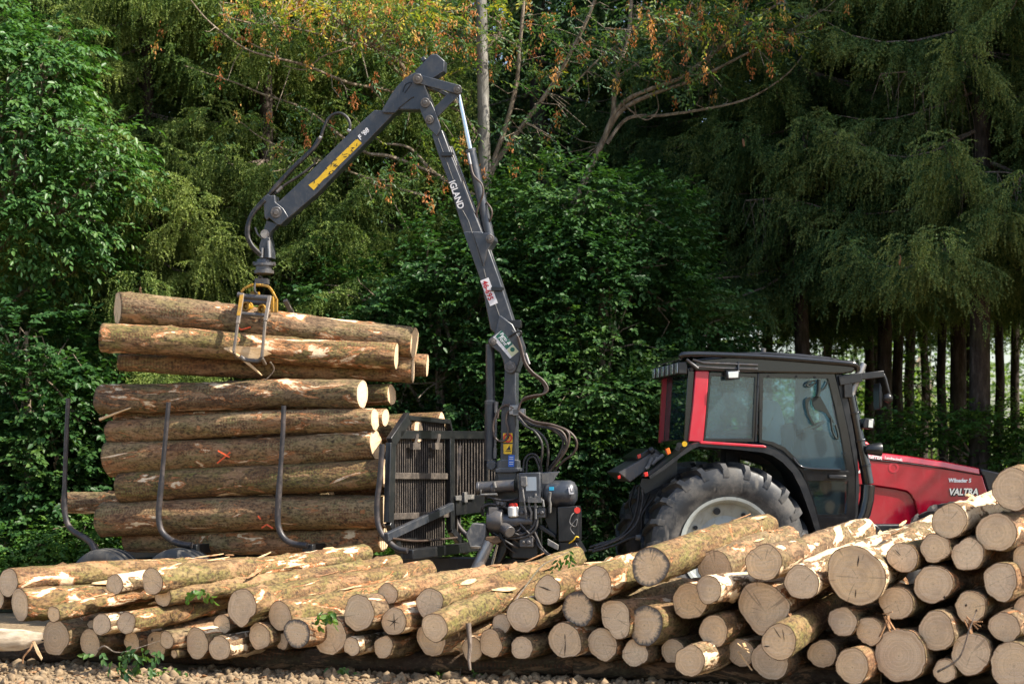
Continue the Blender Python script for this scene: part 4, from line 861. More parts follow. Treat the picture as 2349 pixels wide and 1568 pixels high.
mb.bar(zG(K, 602, 770, -.27), zG(K, 600, 915, -.27), .035, .03, up=kw); mb.bar(zG(K, 562, 745, -.2), zG(K, 560, 915, -.2), .035, .045, up=kw)
mb.build('grapple_frame', M['yellow'], gr, 35, .006)
mb = MB()
mb.tube([zG(K, 245, 745, -.30), zG(K, 545, 765, -.30)], .031, 16); mb.tube([zG(K, 218, 930, -.34), zG(K, 480, 948, -.34)], .023, 14)
mb.tube([zG(K, 190, 725, -.30), zG(K, 240, 735, -.30)], .030, 12); mb.tube([zG(K, 235, 800, .2), zG(K, 520, 815, .2)], .032, 14); mb.build('crossbar', M['darksteel'], gr, 40)
for x, y in ((285, 850), (455, 880)):
    c = zG(K, x, y, -.2); mb = MB()
    for q in range(2): mb.lathe([(-.022, .034), (-.022, .050), (.022, .050), (.022, .034), (-.022, .034)], c + kw * .06 * q, kw + K.d * .4, 16, caps=False)
    mb.tube([c, c + kw * .2], .02, 8); mb.build('cylinder_mount', M['yellow'], gr, 40)
mb = MB()
mb.tube([zG(K, 330, 715, -.2), zG(K, 420, 722, -.2)], .028, 8); mb.build('grapple_cylinder', M['yellow'], gr, 40)
for (xa, ya, xb, yb_, xc, yc) in ((240, 715, 190, 1040, 146, 1340), (532, 740, 485, 1010, 447, 1400)):
    mb = MB(); a, b, c = zG(K, xa, ya, -.34), zG(K, xb, yb_, -.52), zG(K, xc, yc, -.55); mid = b + (c - b) * .05
    e = c + Vector((.02, .12, -.06))
    for p, q, w_ in ((a, b, .042), (b, c, .030), (c, e, .030)): mb.bar(p, q, .030, w_, up=kw.cross((q - p).normalized()))
    tn = mb.build('tine', M['tine'], gr, 35, .006)
    if xa < 300: mb = MB(); mb.bar(a + (b - a) * .05 + kw * -.018, a + (b - a) * .72 + kw * -.018, .006, .038, up=kw.cross((b - a).normalized())); mb.build('tine_paint', M['yellow'], gr)
    mb = MB(); m_ = lambda p: Vector((p.x + .25, p.y + .95 + (0 if p.z > a.z - .3 else .1), p.z))
    for p, q in ((a + kw * .55, m_(b)), (m_(b), m_(c))): mb.bar(p, q, .045, .05, up=kw.cross((q - p).normalized()))
    mb.build('tine', M['tine'], gr, 35, .006)
mb = MB(); mb.tube(smooth_path([zG(K, 215, 1385, -.53), zG(K, 270, 1420, -.5), zG(K, 400, 1432, -.5), zG(K, 445, 1405, -.53)], 4), .022, 8); mb.build('tine_tip', M['darksteel'], gr, 40)
mb = MB(); mb.curve([zG(K, 375, 600, -.32), zG(K, 370, 680, -.34), zG(K, 395, 715, -.32)], .012); mb.build('hose', M['hose'], gr, 60)
# hose bundles on the column
mb = MB()
for k in range(3):
    d = k * 9 - 9; o = -.14 - .03 * k
    mb.curve([zC(K, 1185 + d * .2, 690, o), zC(K, 1205 + d * .4, 760, o), zC(K, 1230 + d * .5, 860, o), zC(K, 1275 + d, 930, o), zC(K, 1345 + d, 985, o), zC(K, 1378 + d, 1040, o), zC(K, 1352 + d, 1082 - d * .5, o), zC(K, 1270 + d, 1100 - d, o), zC(K, 1212 + d * .6, 1125 - d, o), zC(K, 1188, 1185, o)], .0115, 6, 8)
mb.build('hose', M['hosebrown'], boom, 60)
mb = MB()
for k in range(2): mb.tube([zK(K, 960 + 40 * k, 1290, -.14), zK(K, 1010 + 40 * k, 1440, -.14)], .016, 8)
mb.build('hose_fitting', M['steel'], boom, 60)
mb = MB(); mb.curve([zK(K, 770, 1060, -.14), zK(K, 850, 1010, -.17), zK(K, 920, 980, -.17), zK(K, 940, 1020, -.16), zK(K, 890, 1080, -.14)], .011); mb.build('hose_strap', M['black'], boom, 60)
mb = MB(); mb.box(zC(K, 1165, 1185, -.13), K.d * .055, kw * .03, Vector((0, 0, .05))); mb.box(zC(K, 1195, 1200, -.11), K.d * .06, kw * .05, Vector((0, 0, .035))); mb.build('hose_clamp', M['steel'], col, 35, .006)
bund = [[(1195, 1205), (1270, 1262), (1390, 1295), (1480, 1330), (1512, 1395), (1485, 1470), (1425, 1560), (1400, 1600)],
        [(1195, 1212), (1280, 1280), (1400, 1312), (1475, 1362), (1490, 1420), (1460, 1490), (1405, 1570), (1390, 1610)],
        [(1190, 1220), (1260, 1280), (1350, 1300), (1440, 1320), (1500, 1380), (1505, 1430), (1450, 1510), (1410, 1590)],
        [(1195, 1208), (1300, 1272), (1430, 1290), (1530, 1330), (1582, 1400), (1560, 1475), (1490, 1530), (1430, 1600)],
        [(1190, 1228), (1250, 1300), (1320, 1330), (1375, 1390), (1390, 1470), (1386, 1540), (1380, 1600)],
        [(1188, 1235), (1235, 1290), (1300, 1330), (1345, 1400), (1350, 1480), (1342, 1540), (1340, 1600)],
        [(1195, 1200), (1290, 1260), (1420, 1285), (1520, 1330), (1528, 1400), (1500, 1470), (1440, 1550), (1400, 1600)]]
for k, b in enumerate(bund):
    mb = MB(); o = -.10 - .022 * k; mb.curve([zC(K, x, y, o - .1 * math.sin(PI * i / (len(b) - 1))) for i, (x, y) in enumerate(b)], .0125, 6, 8); mb.build('hose', M['hose' if k % 3 else 'hosebrown'], col, 60)
for b in ([(1130, 1145), (1080, 1165), (1040, 1220), (1020, 1290), (1030, 1365), (1065, 1395), (1105, 1385), (1125, 1350)], [(1150, 1180), (1115, 1205), (1108, 1260), (1120, 1310), (1118, 1350)], [(1160, 1175), (1100, 1150), (1060, 1190), (1050, 1240)]):
    mb = MB(); mb.curve([zC(K, x, y, -.15) for x, y in b], .012, 6, 8); mb.build('hose', M['hosebrown'], col, 60)
for b in ([(1280, 690), (1290, 600), (1330, 555), (1385, 565), (1418, 640), (1425, 700)], [(1305, 700), (1312, 610), (1345, 575), (1375, 585), (1402, 650), (1410, 700)]):
    mb = MB(); mb.curve([zH(K, x, y, -.16) for x, y in b], .012, 6, 8); mb.build('hose', M['hose'], col, 60)
# foot of the crane: slew cylinders, control box, tank, legs
mb = MB()
for o, x0, y0 in ((-.28, 925, 818), (.05, 960, 812)):
    a, b = zH(K, x0, y0, o), zH(K, x0 + 290, y0 - 20, o); mb.tube([a, b], .062, 22); mb.tube([a - K.d * .01, a + K.d * .02], .067, 22); mb.tube([a + K.d * .14, a + K.d * .19], .067, 22)
slew = mb.build('slew_cylinder', M['darksteel'], tr, 40, .004)
mb = MB(); mb.tube([zH(K, 945, 830, -.36), zH(K, 948, 872, -.36), zH(K, 1075, 868, -.36)], .014, 8); mb.tube([zH(K, 1050, 770, -.35), zH(K, 1060, 815, -.35)], .018, 8); mb.build('oil_pipe', M['dusty'], slew, 50)
hose('hose', slew, zH, [(970, 872, -.34), (1060, 905, -.36), (1150, 915, -.36), (1235, 900, -.3)], .012)
mb = MB(); slab(mb, [(1060, 700), (1240, 700), (1250, 920), (1240, 1000), (1050, 1000), (1040, 860)], zH, -.10, .15); slab(mb, [(1000, 960), (1395, 960), (1400, 1370), (1185, 1370), (1090, 1250), (1000, 1150)], zH, -.02, .25); slab(mb, [(1190, 1150), (1395, 1150), (1392, 1372), (1190, 1368)], zH, -.24, -.02); slab(mb, [(1080, 1190), (1150, 1180), (1150, 1310), (1100, 1400), (1060, 1420)], zH, -.22, -.05)
cf = mb.build('crane_foot', M['black'], tr, 35, .010)
mb = MB(); slab(mb, [(1243, 700), (1410, 695), (1412, 930), (1245, 932)], zH, -.38, -.12); slab(mb, [(1408, 695), (1565, 688), (1500, 785), (1425, 900)], zH, -.30, -.26)
cb = mb.build('control_box', M['crane'], tr, 35, .008)
mb = MB(); slab(mb, [(1425, 700), (1560, 692), (1500, 782), (1430, 785)], zH, -.305, -.302); mb.build('side_plate', M['dusty'], cb)
mb = MB(); slab(mb, [(1300, 732), (1382, 730), (1384, 838), (1302, 840)], zH, -.384, -.381); mb.build('data_plate', M['plategrey'], cb)
mb = MB(); slab(mb, [(1258, 728), (1305, 728), (1308, 795), (1290, 808), (1262, 800)], zH, -.43, -.385); mb.tube([zH(K, 1272, 805, -.41), zH(K, 1280, 870, -.41), zH(K, 1300, 1000, -.4), zH(K, 1305, 1060, -.38)], .012, 8); mb.build('valve', M['dusty'], cb, 40, .005)
mb = MB(); mb.tube([zH(K, 1340, 1060, -.36), zH(K, 1345, 1010, -.38), zH(K, 1325, 960, -.38), zH(K, 1330, 915, -.38), zH(K, 1390, 905, -.38), zH(K, 1435, 915, -.38), zH(K, 1440, 965, -.38)], .014, 8); mb.tube([zH(K, 1375, 860, -.38), zH(K, 1378, 1060, -.38)], .013, 8); mb.box(zH(K, 1372, 912, -.39), K.d * .07, kw * .03, Vector((0, 0, .025))); mb.bar(zH(K, 1318, 888, -.385), zH(K, 1352, 888, -.385), .01, .015, up=kw); mb.bar(zH(K, 1366, 884, -.385), zH(K, 1396, 884, -.385), .01, .015, up=kw); mb.build('oil_pipe', M['dusty'], cb, 50)
mb = MB(); a, b = zH(K, 1436, 862, -.22), zH(K, 1704, 860, -.22); mb.lathe([(-.0, .0), (.005, .07), (.03, .115), (.07, .135), ((b - a).length - .07, .135), ((b - a).length - .03, .115), ((b - a).length - .005, .07), ((b - a).length, 0)], a, b - a, 32); tk = mb.build('air_tank', M['crane'], tr, 40)
mb = MB(); slab(mb, [(1484, 808), (1518, 808), (1518, 836), (1484, 836)], zH, -.357, -.345); mb.build('blue_sticker', M['stickcyan'], tk)
mb = MB(); [slab(mb, q, zH, -.359, -.345) for q in ([(1632, 812), (1642, 812), (1650, 862), (1640, 862)], [(1650, 815), (1656, 815), (1662, 840), (1656, 840)], [(1640, 855), (1672, 853), (1672, 864), (1640, 866)])]; mb.build('tank_mark', M['stickwhite'], tk)
mb = MB(); mb.tube([zH(K, 1492, 850, -.37), zH(K, 1485, 910, -.36), zH(K, 1492, 940, -.36), zH(K, 1488, 1010, -.33)], .014, 8); mb.build('oil_pipe', M['dusty'], tk, 50)
mb = MB(); slab(mb, [(1548, 965), (1700, 960), (1712, 1000), (1712, 1232), (1556, 1240)], zH, -.34, -.08); bx = mb.build('battery_box', M['black'], tr, 35, .008)
mb = MB(); mb.tube([zH(K, 1704, 992, -.37), zH(K, 1704, 992, -.33)], .032, 16); mb.build('stop_button', M['stickred'], bx, 40)
hose('cable', bx, zH, [(1700, 1000, -.35), (1660, 1030, -.38), (1645, 1090, -.38), (1690, 1120, -.38), (1700, 1060, -.38), (1650, 1130, -.38), (1680, 1180, -.37)], .005, 'dusty')
hose('cable', bx, zH, [(1640, 1250, -.36), (1670, 1230, -.38), (1695, 1200, -.38), (1715, 1205, -.37)], .007, 'stickyellow')
mb = MB(); slab(mb, [(1470, 950), (1545, 965), (1545, 1240), (1500, 1190), (1440, 1050)], zH, -.20, .1); slab(mb, [(1400, 1090), (1540, 1190), (1530, 1215), (1390, 1130)], zH, -.28, -.2); slab(mb, [(1560, 1240), (1690, 1235), (1740, 1330), (1560, 1330)], zH, -.3, .1); mb.build('tank_bracket', M['black'], tr, 35, .008)
mb = MB(); mb.lathe([(0, .035), (.015, .055), (.10, .057), (.118, .042)], zH(K, 1203, 1048, -.36), (0, 0, 1), 20); rs = mb.build('oil_reservoir', M['white'], tr, 40)
mb = MB(); mb.lathe([(0, .047), (.026, .047), (.034, .035), (.034, 0)], zH(K, 1203, 963, -.36), (0, 0, 1), 20); mb.build('red_cap', M['stickred'], rs, 40)
mb = MB(); c = zH(K, 1085, 1075, -.32); mb.lathe([(-.12, .05), (-.11, .10), (-.02, .13), (.05, .12), (.06, .07), (.2, .06), (.22, .05), (.36, .04)], c, K.d, 22); mb.tube([c + Vector((.05, -.05, -.06)), c + Vector((.12, -.16, -.11))], .06, 14); mb.box(c + Vector((-.05, -.02, .10)), (.05, 0, 0), (0, .05, 0), (0, 0, .04)); pm = mb.build('oil_pump', M['darksteel'], tr, 35, .006)
hose('hose', pm, zH, [(965, 1030, -.3), (960, 975, -.33), (1010, 945, -.34), (1090, 955, -.34), (1170, 980, -.33), (1280, 1010, -.3)], .016)
hose('hose', pm, zH, [(1100, 1230, -.33), (1120, 1195, -.34), (1220, 1190, -.35), (1310, 1165, -.35), (1365, 1110, -.35), (1378, 1040, -.35)], .016)
hose('hose', pm, zH, [(1140, 1208, -.33), (1230, 1212, -.35), (1320, 1190, -.36), (1380, 1130, -.36), (1392, 1040, -.34)], .014)
hose('hose', tr, zH, [(1310, 1000, -.3), (1340, 1100, -.33), (1390, 1210, -.33), (1430, 1290, -.33), (1500, 1345, -.3), (1580, 1370, -.3)], .013)
hose('hose', tr, zH, [(1380, 1200, -.3), (1400, 1270, -.33), (1470, 1340, -.33), (1560, 1360, -.3), (1700, 1350, -.1)], .013)
mb = MB(); slab(mb, [(826, 1180), (880, 1092), (985, 1100), (980, 1235), (930, 1300), (862, 1290)], zH, -.42, -.18); jf = mb.build('jack_housing', M['dusty'], tr, 35, .012)
mb = MB(); mb.tube([zH(K, 1015, 1235, -.38), zH(K, 915, 1450, -.40), zH(K, 830, 1640, -.42)], .060, 18); mb.lathe([(0, .05), (.02, .06), (.03, 0)], zH(K, 910, 1290, -.42), (0, 0, 1), 14); sl = mb.build('support_leg', M['steel'], tr, 40)
mb = MB(); slab(mb, [(985, 1200), (1080, 1195), (1100, 1240), (1060, 1262), (980, 1225)], zH, -.44, -.34); mb.build('leg_joint', M['barklip'], sl, 35, .008)
mb = MB(); mb.tube([zH(K, 1075, 1260, -.30), zH(K, 1030, 1440, -.3), zH(K, 1000, 1560, -.3)], .02, 10); mb.tube([zH(K, 900, 1430, -.3), zH(K, 870, 1500, -.3)], .02, 8); mb.build('leg_rod', M['chrome'], sl, 40)
mb = MB(); a = zH(K, 830, 1640, -.42); a.z = .06; mb.box(a, (.16, 0, 0), (0, .12, 0), (0, 0, .05)); mb.build('leg_foot', M['darksteel'], sl, 35, .01)
mb = MB(); slab(mb, [(1470, 1215), (1555, 1265), (1550, 1305), (1470, 1265)], zH, -.4, -.36); mb.build('number_board', M['dusty'], tr, 35, .004)

rng = random.Random(21)
for k in range(9):
    x0, y0 = rng.uniform(1040, 1260), rng.uniform(930, 1150); x1, y1 = rng.uniform(1180, 1420), rng.uniform(1080, 1340)
    pts = [(x0, y0, -.26), (x0 + rng.uniform(-30, 60), y0 + rng.uniform(-50, 40), -.34), ((x0 + x1) / 2 + rng.uniform(-40, 40), (y0 + y1) / 2 + rng.uniform(0, 70), -.36), (x1, y1, -.3)]
    hose('hose', tr, zH, pts, rng.choice((.009, .011, .013)), rng.choice(('hose', 'hosebrown', 'hose')))
for (x, y, w_, h_) in ((1110, 940, .05, .04), (1155, 1110, .06, .05), (1265, 1010, .05, .06), (1310, 1240, .07, .05), (1420, 1010, .05, .05)):
    mb = MB(); p = zH(K, x, y, -.30); mb.box(p, K.d * w_, kw * .05, Vector((0, 0, h_))); mb.tube([p - kw * .05 + K.d * w_ * .4, p - kw * .09 + K.d * w_ * .4], .02, 10); mb.tube([p - kw * .05 - K.d * w_ * .4, p - kw * .08 - K.d * w_ * .4], .016, 10); mb.build('valve_block', M['darksteel'], tr, 35, .006)
# ---------------------------------------------------------------- tractor
R_ = Plane(1672, 19.75, 6)
zT, zHd, zD = zoomed(1820, 1030, 2.34), zoomed(2540, 1320, 4.4154), zoomed(2048, 700, 2.2402)
zP = zoomed(2422, 1380, 2.337)
fw, sw = R_.d, R_.w; UP = Vector((0, 0, 1))
rc = R_(1672, 1253, .0); rc.z = .875
tc = thing('tractor', Vector((rc.x + 1, rc.y + 1, 0)), 'red and black farm tractor with glazed cab and big black rear tyres', 'tractor')
t_ = lambda x, y, o=0.0: zT(R_, x, y, o)
def tslab(mb, pts, o0, o1, fn=zT, m=0): mb.prism([fn(R_, x, y, o0) for x, y in pts], sw * (o1 - o0), m)
def big_wheel(name_c, R, r, w, lugs, lug_h, hub_in):
    c = name_c
    mb = MB(); mb.lathe(tyre_profile(R - lug_h, r, w), c, sw, 64, caps=False)
    for k in range(lugs):
        for s in (-1, 1):
            a0 = 2 * PI * (k + (.5 if s > 0 else 0)) / lugs
            def pt(a, rad, ax): return c + (fw * math.cos(a) + UP * math.sin(a)) * rad + sw * ax
            da = .62 * 2 * PI / lugs; wd = .30 * 2 * PI / lugs
            st_ = [(0.00 * s, R, R - lug_h - .01, 0), (.25 * w * s, R, R - lug_h - .01, .45), (.44 * w * s, R - .018, R - lug_h * 1.6 - .01, .85), (.50 * w * s, R - .075, R - lug_h - .06, 1.0), (.508 * w * s, R - .150, R - .16, 1.05)]
            vs = []; fs = []
            for (ax, ro, ri, q) in st_:
                a = a0 - da * q
                vs += [pt(a - wd / 2, ri, ax), pt(a - wd * .36, ro, ax), pt(a + wd * .36, ro, ax), pt(a + wd / 2, ri, ax)]
            for i in range(len(st_) - 1):
                b = i * 4; fs += [(b + j, b + j + 1, b + j + 5, b + j + 4) for j in range(3)]
            fs += [(0, 1, 2, 3), (len(vs) - 1, len(vs) - 2, len(vs) - 3, len(vs) - 4)]
            mb.add(vs, fs)
    wl = mb.build('wheel', M['rubber'], tc, 35)
    mb = MB(); mb.lathe([(-w * .44, r + .005), (-w * .47, r + .012), (-w * .46, r - .02), (-w * .40, r - .045), (-w * .30, r - .05), (hub_in - .005, r - .06), (hub_in, r - .09), (hub_in + .05, r * .62), (hub_in + .02, r * .40), (hub_in, r * .38), (hub_in, 0)], c, sw, 56, caps=False)
    mb.lathe([(w * .44, r + .005), (w * .40, r - .045), (w * .1, r - .06), (w * .1, 0)], c, sw, 40, caps=False)
    rm = mb.build('rim', M['rim'], wl, 40)
    mb = MB()
    for k in range(8):
        a = 2 * PI * k / 8 + .25; q = c + (fw * math.cos(a) + UP * math.sin(a)) * r * .74 + sw * (hub_in + .03); mb.lathe([(0, .022 if k % 2 else .036), (.045, .022 if k % 2 else .036), (.045, 0)], q, -sw, 14)
    for k in range(8):
        a = 2 * PI * k / 8; q = c + (fw * math.cos(a) + UP * math.sin(a)) * r * .27 + sw * hub_in; mb.lathe([(0, .016), (.03, .016), (.03, 0)], q, -sw, 6)
    mb.build('bolts', M['black'], wl, 40)
    mb = MB(); mb.lathe([(hub_in + .02, r * .2), (hub_in - .10, r * .19), (hub_in - .12, r * .12), (hub_in - .12, 0)], c, sw, 24); mb.build('hub', M['rim'], wl, 40)
    return wl
big_wheel(rc + sw * .26, .875, .50, .52, 21, .038, -.10)
big_wheel(rc + sw * 1.86, .875, .50, .52, 21, .038, -.10)
fcn = R_(2200, 1296, .36); fcn.z = .66
big_wheel(fcn + sw * .10, .66, .36, .42, 17, .035, -.06); big_wheel(fcn + sw * 1.42, .66, .36, .42, 17, .035, -.06)
# chassis / engine block
mb = MB(); a = R_(1500, 1300, 1.05); b = R_(2290, 1300, 1.05); a.z = b.z = .82; mb.bar(a, b, .5, .5); mb.bar(rc + sw * .2, rc + sw * 1.9, .25, .25); mb.bar(fcn + sw * .1, fcn + sw * 1.5, .16, .16); mb.build('chassis', M['black'], tc, 35, .02)
mb = MB(); tslab(mb, [(1440, 1290), (1760, 1290), (1850, 1250), (1900, 1270), (1930, 1300), (1900, 1420), (1450, 1420)], .35, .75); mb.build('fuel_tank', M['black'], tc, 35, .02)
# fender
outer = [(298, 932), (400, 858), (520, 762), (600, 706), (645, 692), (900, 706), (1120, 726), (1190, 748), (1270, 800), (1345, 880), (1400, 975), (1445, 1100), (1480, 1220), (1503, 1312)]
inner = [(306, 950), (410, 880), (530, 788), (610, 736), (650, 722), (900, 742), (1100, 764), (1165, 785), (1235, 832), (1305, 905), (1355, 1000), (1402, 1120), (1440, 1230), (1468, 1318)]
mb = MB(); n_ = len(outer)
for i in range(n_ - 1):
    q = [outer[i], outer[i + 1], inner[i + 1], inner[i]]
    A = [t_(*p, .02) for p in q]; B = [p + sw * .54 for p in A]
    mb.add(A + B, [(0, 3, 2, 1), (0, 1, 5, 4), (2, 3, 7, 6), (4, 5, 6, 7)])
fd = mb.build('fender', M['black'], tc, 40)
mb = MB(); tslab(mb, [(652, 688), (680, 684), (1100, 712), (1122, 720), (1120, 732), (1095, 730), (660, 703)], .0, .06); mb.build('fender_trim', M['redfaded'], fd, 40, .006)
mb = MB(); tslab(mb, [(415, 742), (440, 730), (452, 770), (428, 782)], -.02, .06); mb.build('turn_signal', M['orangelens'], fd, 35, .006)
mb = MB(); tslab(mb, [(262, 905), (288, 900), (292, 930), (268, 936)], -.01, .05); mb.build('tail_light', M['redlens'], fd, 35, .005)
mb = MB(); mb.tube([t_(510, 712, .06), t_(510, 712, -.03)], .03, 14); mb.tube([t_(498, 735, .06), t_(498, 735, -.02)], .025, 12); mb.build('socket', M['black'], fd, 40)
mb = MB(); mb.tube([t_(547, 704, .06), t_(547, 704, -.03)], .028, 14); mb.build('yellow_knob', M['stickyellow'], fd, 40)
mb = MB(); A = [t_(x, y, .02) for x, y in ((306, 950), (420, 880), (560, 800), (560, 960), (420, 1010), (330, 1060), (290, 1000))]; mb.prism([p + sw * .5 for p in A], sw * .03); mb.build('inner_panel', M['black'], fd, 40)
# rear shelf between the fenders, hitch
mb = MB(); tslab(mb, [(80, 905), (335, 758), (402, 800), (165, 975)], .55, 1.35); sh = mb.build('rear_panel', M['darksteel'], tc, 35, .012)
mb = MB(); tslab(mb, [(215, 780), (240, 772), (242, 800), (220, 808)], .52, .56); tslab(mb, [(76, 930), (96, 922), (99, 946), (80, 952)], .54, .60); mb.build('reflector', M['redlens'], sh, 35, .004)
mb = MB(); tslab(mb, [(200, 800), (300, 735), (350, 740), (400, 780), (380, 800), (330, 760), (220, 822)], .6, 1.5); mb.tube([t_(300, 760, .5), t_(330, 740, .5)], .04, 10); mb.build('far_fender', M['black'], tc, 35, .01)
mb = MB()
for (x0, y0, x1, y1) in ((290, 870, 320, 800), (320, 850, 360, 800), (275, 880, 300, 860), (350, 820, 400, 780)): mb.tube([t_(x0, y0, .5), t_(x1, y1, .5)], .022, 8)
mb.build('couplings', M['dusty'], tc, 35, .005)
for k, pts in enumerate(([(230, 1000), (220, 1100), (190, 1230), (120, 1330), (20, 1390), (-80, 1420)], [(250, 1020), (250, 1120), (210, 1260), (120, 1350), (0, 1410), (-90, 1440)], [(300, 1050), (240, 1180), (180, 1300), (60, 1380), (-60, 1440), (-130, 1450)], [(330, 1080), (250, 1200), (240, 1330), (150, 1370), (40, 1420), (-100, 1460)], [(200, 990), (160, 1120), (180, 1250), (90, 1360), (-40, 1400), (-120, 1430)])):
    mb = MB(); mb.curve([t_(x, y, .62 + .06 * k - .25 * (k % 2)) for x, y in pts], .013, 6, 8); mb.build('hose', M['hose'], tc, 60)
mb = MB(); mb.tube([t_(205, 1358, .35), t_(238, 1362, .35)], .028, 10); mb.build('hose_coupler', M['dusty'], tc, 40)
# cab: pillars, windows
CO = .26                                           # depth of the near cab side behind the tyre face
CW = 1.42                                          # cab width
def pillar(name, pts, w0, mat, o=CO, dp=.07, parent=None):
    mb = MB(); tslab(mb, pts, o, o + dp); return mb.build(name, M[mat], parent or tc, 40, .008)
pillar('rear_pillar', [(625, 192), (719, 194), (700, 440), (678, 690), (574, 686), (604, 440)], 0, 'redfaded', CO - .02, .14)
pillar('rear_pillar', [(625, 192), (719, 194), (700, 440), (678, 690), (574, 686), (604, 440)], 0, 'redfaded', CO + CW - .14, .14)
def frame(mb, out, inn, o, dp):
    for i in range(len(out)):
        j = (i + 1) % len(out); q = [out[i], out[j], inn[j], inn[i]]
        mb.prism([t_(*p, o) for p in q], sw * dp)
w1o = [(720, 200), (1062, 208), (1042, 690), (680, 690)]; w1i = [(736, 226), (1042, 236), (1024, 664), (694, 664)]
w2o = [(1072, 210), (1600, 214), (1655, 430), (1700, 640), (1742, 905), (1372, 905), (1310, 820), (1240, 752), (1160, 712), (1072, 692)]
w2i = [(1100, 238), (1556, 246), (1604, 440), (1645, 640), (1690, 890), (1388, 884), (1326, 800), (1252, 728), (1170, 690), (1090, 674)]
w3o = [(1372, 905), (1742, 905), (1745, 1225), (1735, 1306), (1500, 1306), (1470, 1200), (1410, 985)]; w3i = [(1410, 962), (1698, 966), (1690, 1100), (1682, 1195), (1486, 1200), (1470, 1150), (1432, 1030)]
glass_o = CO + .03
for side in (0, 1):
    sh_ = side * (CW - .05)
    mb = MB(); frame(mb, w1o, w1i, CO + sh_, .045); wf = mb.build('side_window', M['blackgloss'], tc, 35, .006)
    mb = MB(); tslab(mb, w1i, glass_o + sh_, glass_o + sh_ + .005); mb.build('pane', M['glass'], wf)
    mb = MB(); frame(mb, w2o, w2i, CO - .005 + sh_, .055); frame(mb, w3o, w3i, CO - .005 + sh_, .055)
    tslab(mb, [(1480, 1216), (1690, 1220), (1690, 1300), (1502, 1302)], CO - .008 + sh_, CO + .045 + sh_)
    tslab(mb, [(1388, 890), (1700, 896), (1702, 966), (1412, 962)], CO - .010 + sh_, CO + .04 + sh_)
    dr = mb.build('door', M['blackgloss'], tc, 35, .006)
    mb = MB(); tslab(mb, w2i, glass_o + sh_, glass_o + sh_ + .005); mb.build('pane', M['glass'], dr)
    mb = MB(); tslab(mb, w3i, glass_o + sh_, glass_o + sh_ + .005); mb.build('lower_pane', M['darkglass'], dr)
    if not side:
        mb = MB(); tslab(mb, [(1560, 920), (1685, 925), (1683, 950), (1562, 946)], CO - .045, CO - .008); mb.build('door_handle', M['black'], dr, 35, .006)
        mb = MB(); [mb.tube([t_(x, y, CO - .012), t_(x, y, CO + .01)], .014, 10) for x, y in ((1135, 232), (1330, 232), (1460, 236), (1060, 300), (1075, 470), (1668, 770))]; mb.build('bolts', M['black'], dr, 40)
        mb = MB(); mb.curve([t_(1310, 800, CO - .01), t_(1360, 860, CO - .02), t_(1450, 878, CO - .02), t_(1640, 885, CO - .02)], .012); mb.build('grab_rail', M['blackgloss'], dr, 60)
pillar('middle_pillar', [(1060, 205), (1075, 205), (1054, 690), (1038, 690)], 0, 'black', CO - .012, .09)
pillar('front_pillar', [(1600, 190), (1650, 195), (1705, 440), (1760, 760), (1775, 1000), (1760, 1320), (1738, 1320), (1746, 900), (1700, 640)], 0, 'black', CO + .01, .11)
pillar('front_pillar', [(1600, 190), (1650, 195), (1705, 440), (1760, 760), (1775, 1000), (1760, 1320), (1738, 1320), (1746, 900), (1700, 640)], 0, 'black', CO + CW - .12, .11)
# floor, rear window, windscreen, roof
mb = MB(); A = [t_(x, y, CO + .05) for x, y in ((690, 735), (1120, 745), (1340, 900), (1460, 1300), (1740, 1320), (1730, 1220), (1490, 1205), (1400, 900), (1180, 715), (690, 705))]; mb.prism(A, sw * (CW - .1)); mb.build('cab_floor', M['greycab'], tc, 35)
rq = [t_(590, 192, CO + .05), t_(560, 690, CO + .05)]; rq = [rq[0], rq[0] + sw * (CW - .1), rq[1] + sw * (CW - .1), rq[1]]
mb = MB()
for a, b in zip(rq, rq[1:] + rq[:1]): mb.bar(a, b, .05, .07, up=fw)
rw = mb.build('rear_window', M['blackgloss'], tc, 35, .006)
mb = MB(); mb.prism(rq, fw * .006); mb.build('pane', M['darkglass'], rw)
mb = MB(); mb.bar(rq[1] + fw * -.03 , rq[2] + fw * -.03, .06, .05, up=fw); mb.build('red_edge', M['redfaded'], rw)
wq = [t_(1660, 215, CO + .12), t_(1765, 900, CO + .12)]; wq = [wq[0], wq[0] + sw * (CW - .25), wq[1] + sw * (CW - .25), wq[1]]
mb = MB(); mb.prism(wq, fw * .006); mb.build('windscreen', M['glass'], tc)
mb = MB(); A = [t_(x, y, CO - .04) for x, y in ((625, 192), (1060, 205), (1640, 215), (1660, 215), (1725, 205), (1768, 165), (1740, 138), (1560, 98), (1300, 78), (1100, 70), (640, 108), (600, 150))]
mb.prism(A, sw * (CW + .08)); rf = mb.build('roof', M['blackgloss'], tc, 40, .02)
mb = MB(); A = [t_(x, y, CO + .12) for x, y in ((600, 72), (900, 62), (1110, 58), (1350, 70), (1560, 92), (1720, 130), (1500, 118), (1100, 80), (640, 95))]; mb.prism(A, sw * (CW - .24)); mb.build('roof_cap', M['blackgloss'], rf, 40, .03)
for s in (0, 1):
    mb = MB(); o = CO - .07 + s * (CW + .14); mb.curve([t_(520, 96, o + .03 * (1 - 2 * s)), t_(545, 78, o), t_(700, 76, o), t_(1100, 92, o), t_(1450, 118, o), t_(1700, 140, o), t_(1755, 155, o + .02), t_(1762, 185, o + .05)], .031, 6, 10); mb.build('guard_rail', M['blackgloss'], rf, 60)
mb = MB(); a = t_(520, 98, CO - .06); mb.tube([a, a + sw * (CW + .12)], .024, 10); mb.build('guard_rail', M['blackgloss'], rf, 60)
mb = MB()
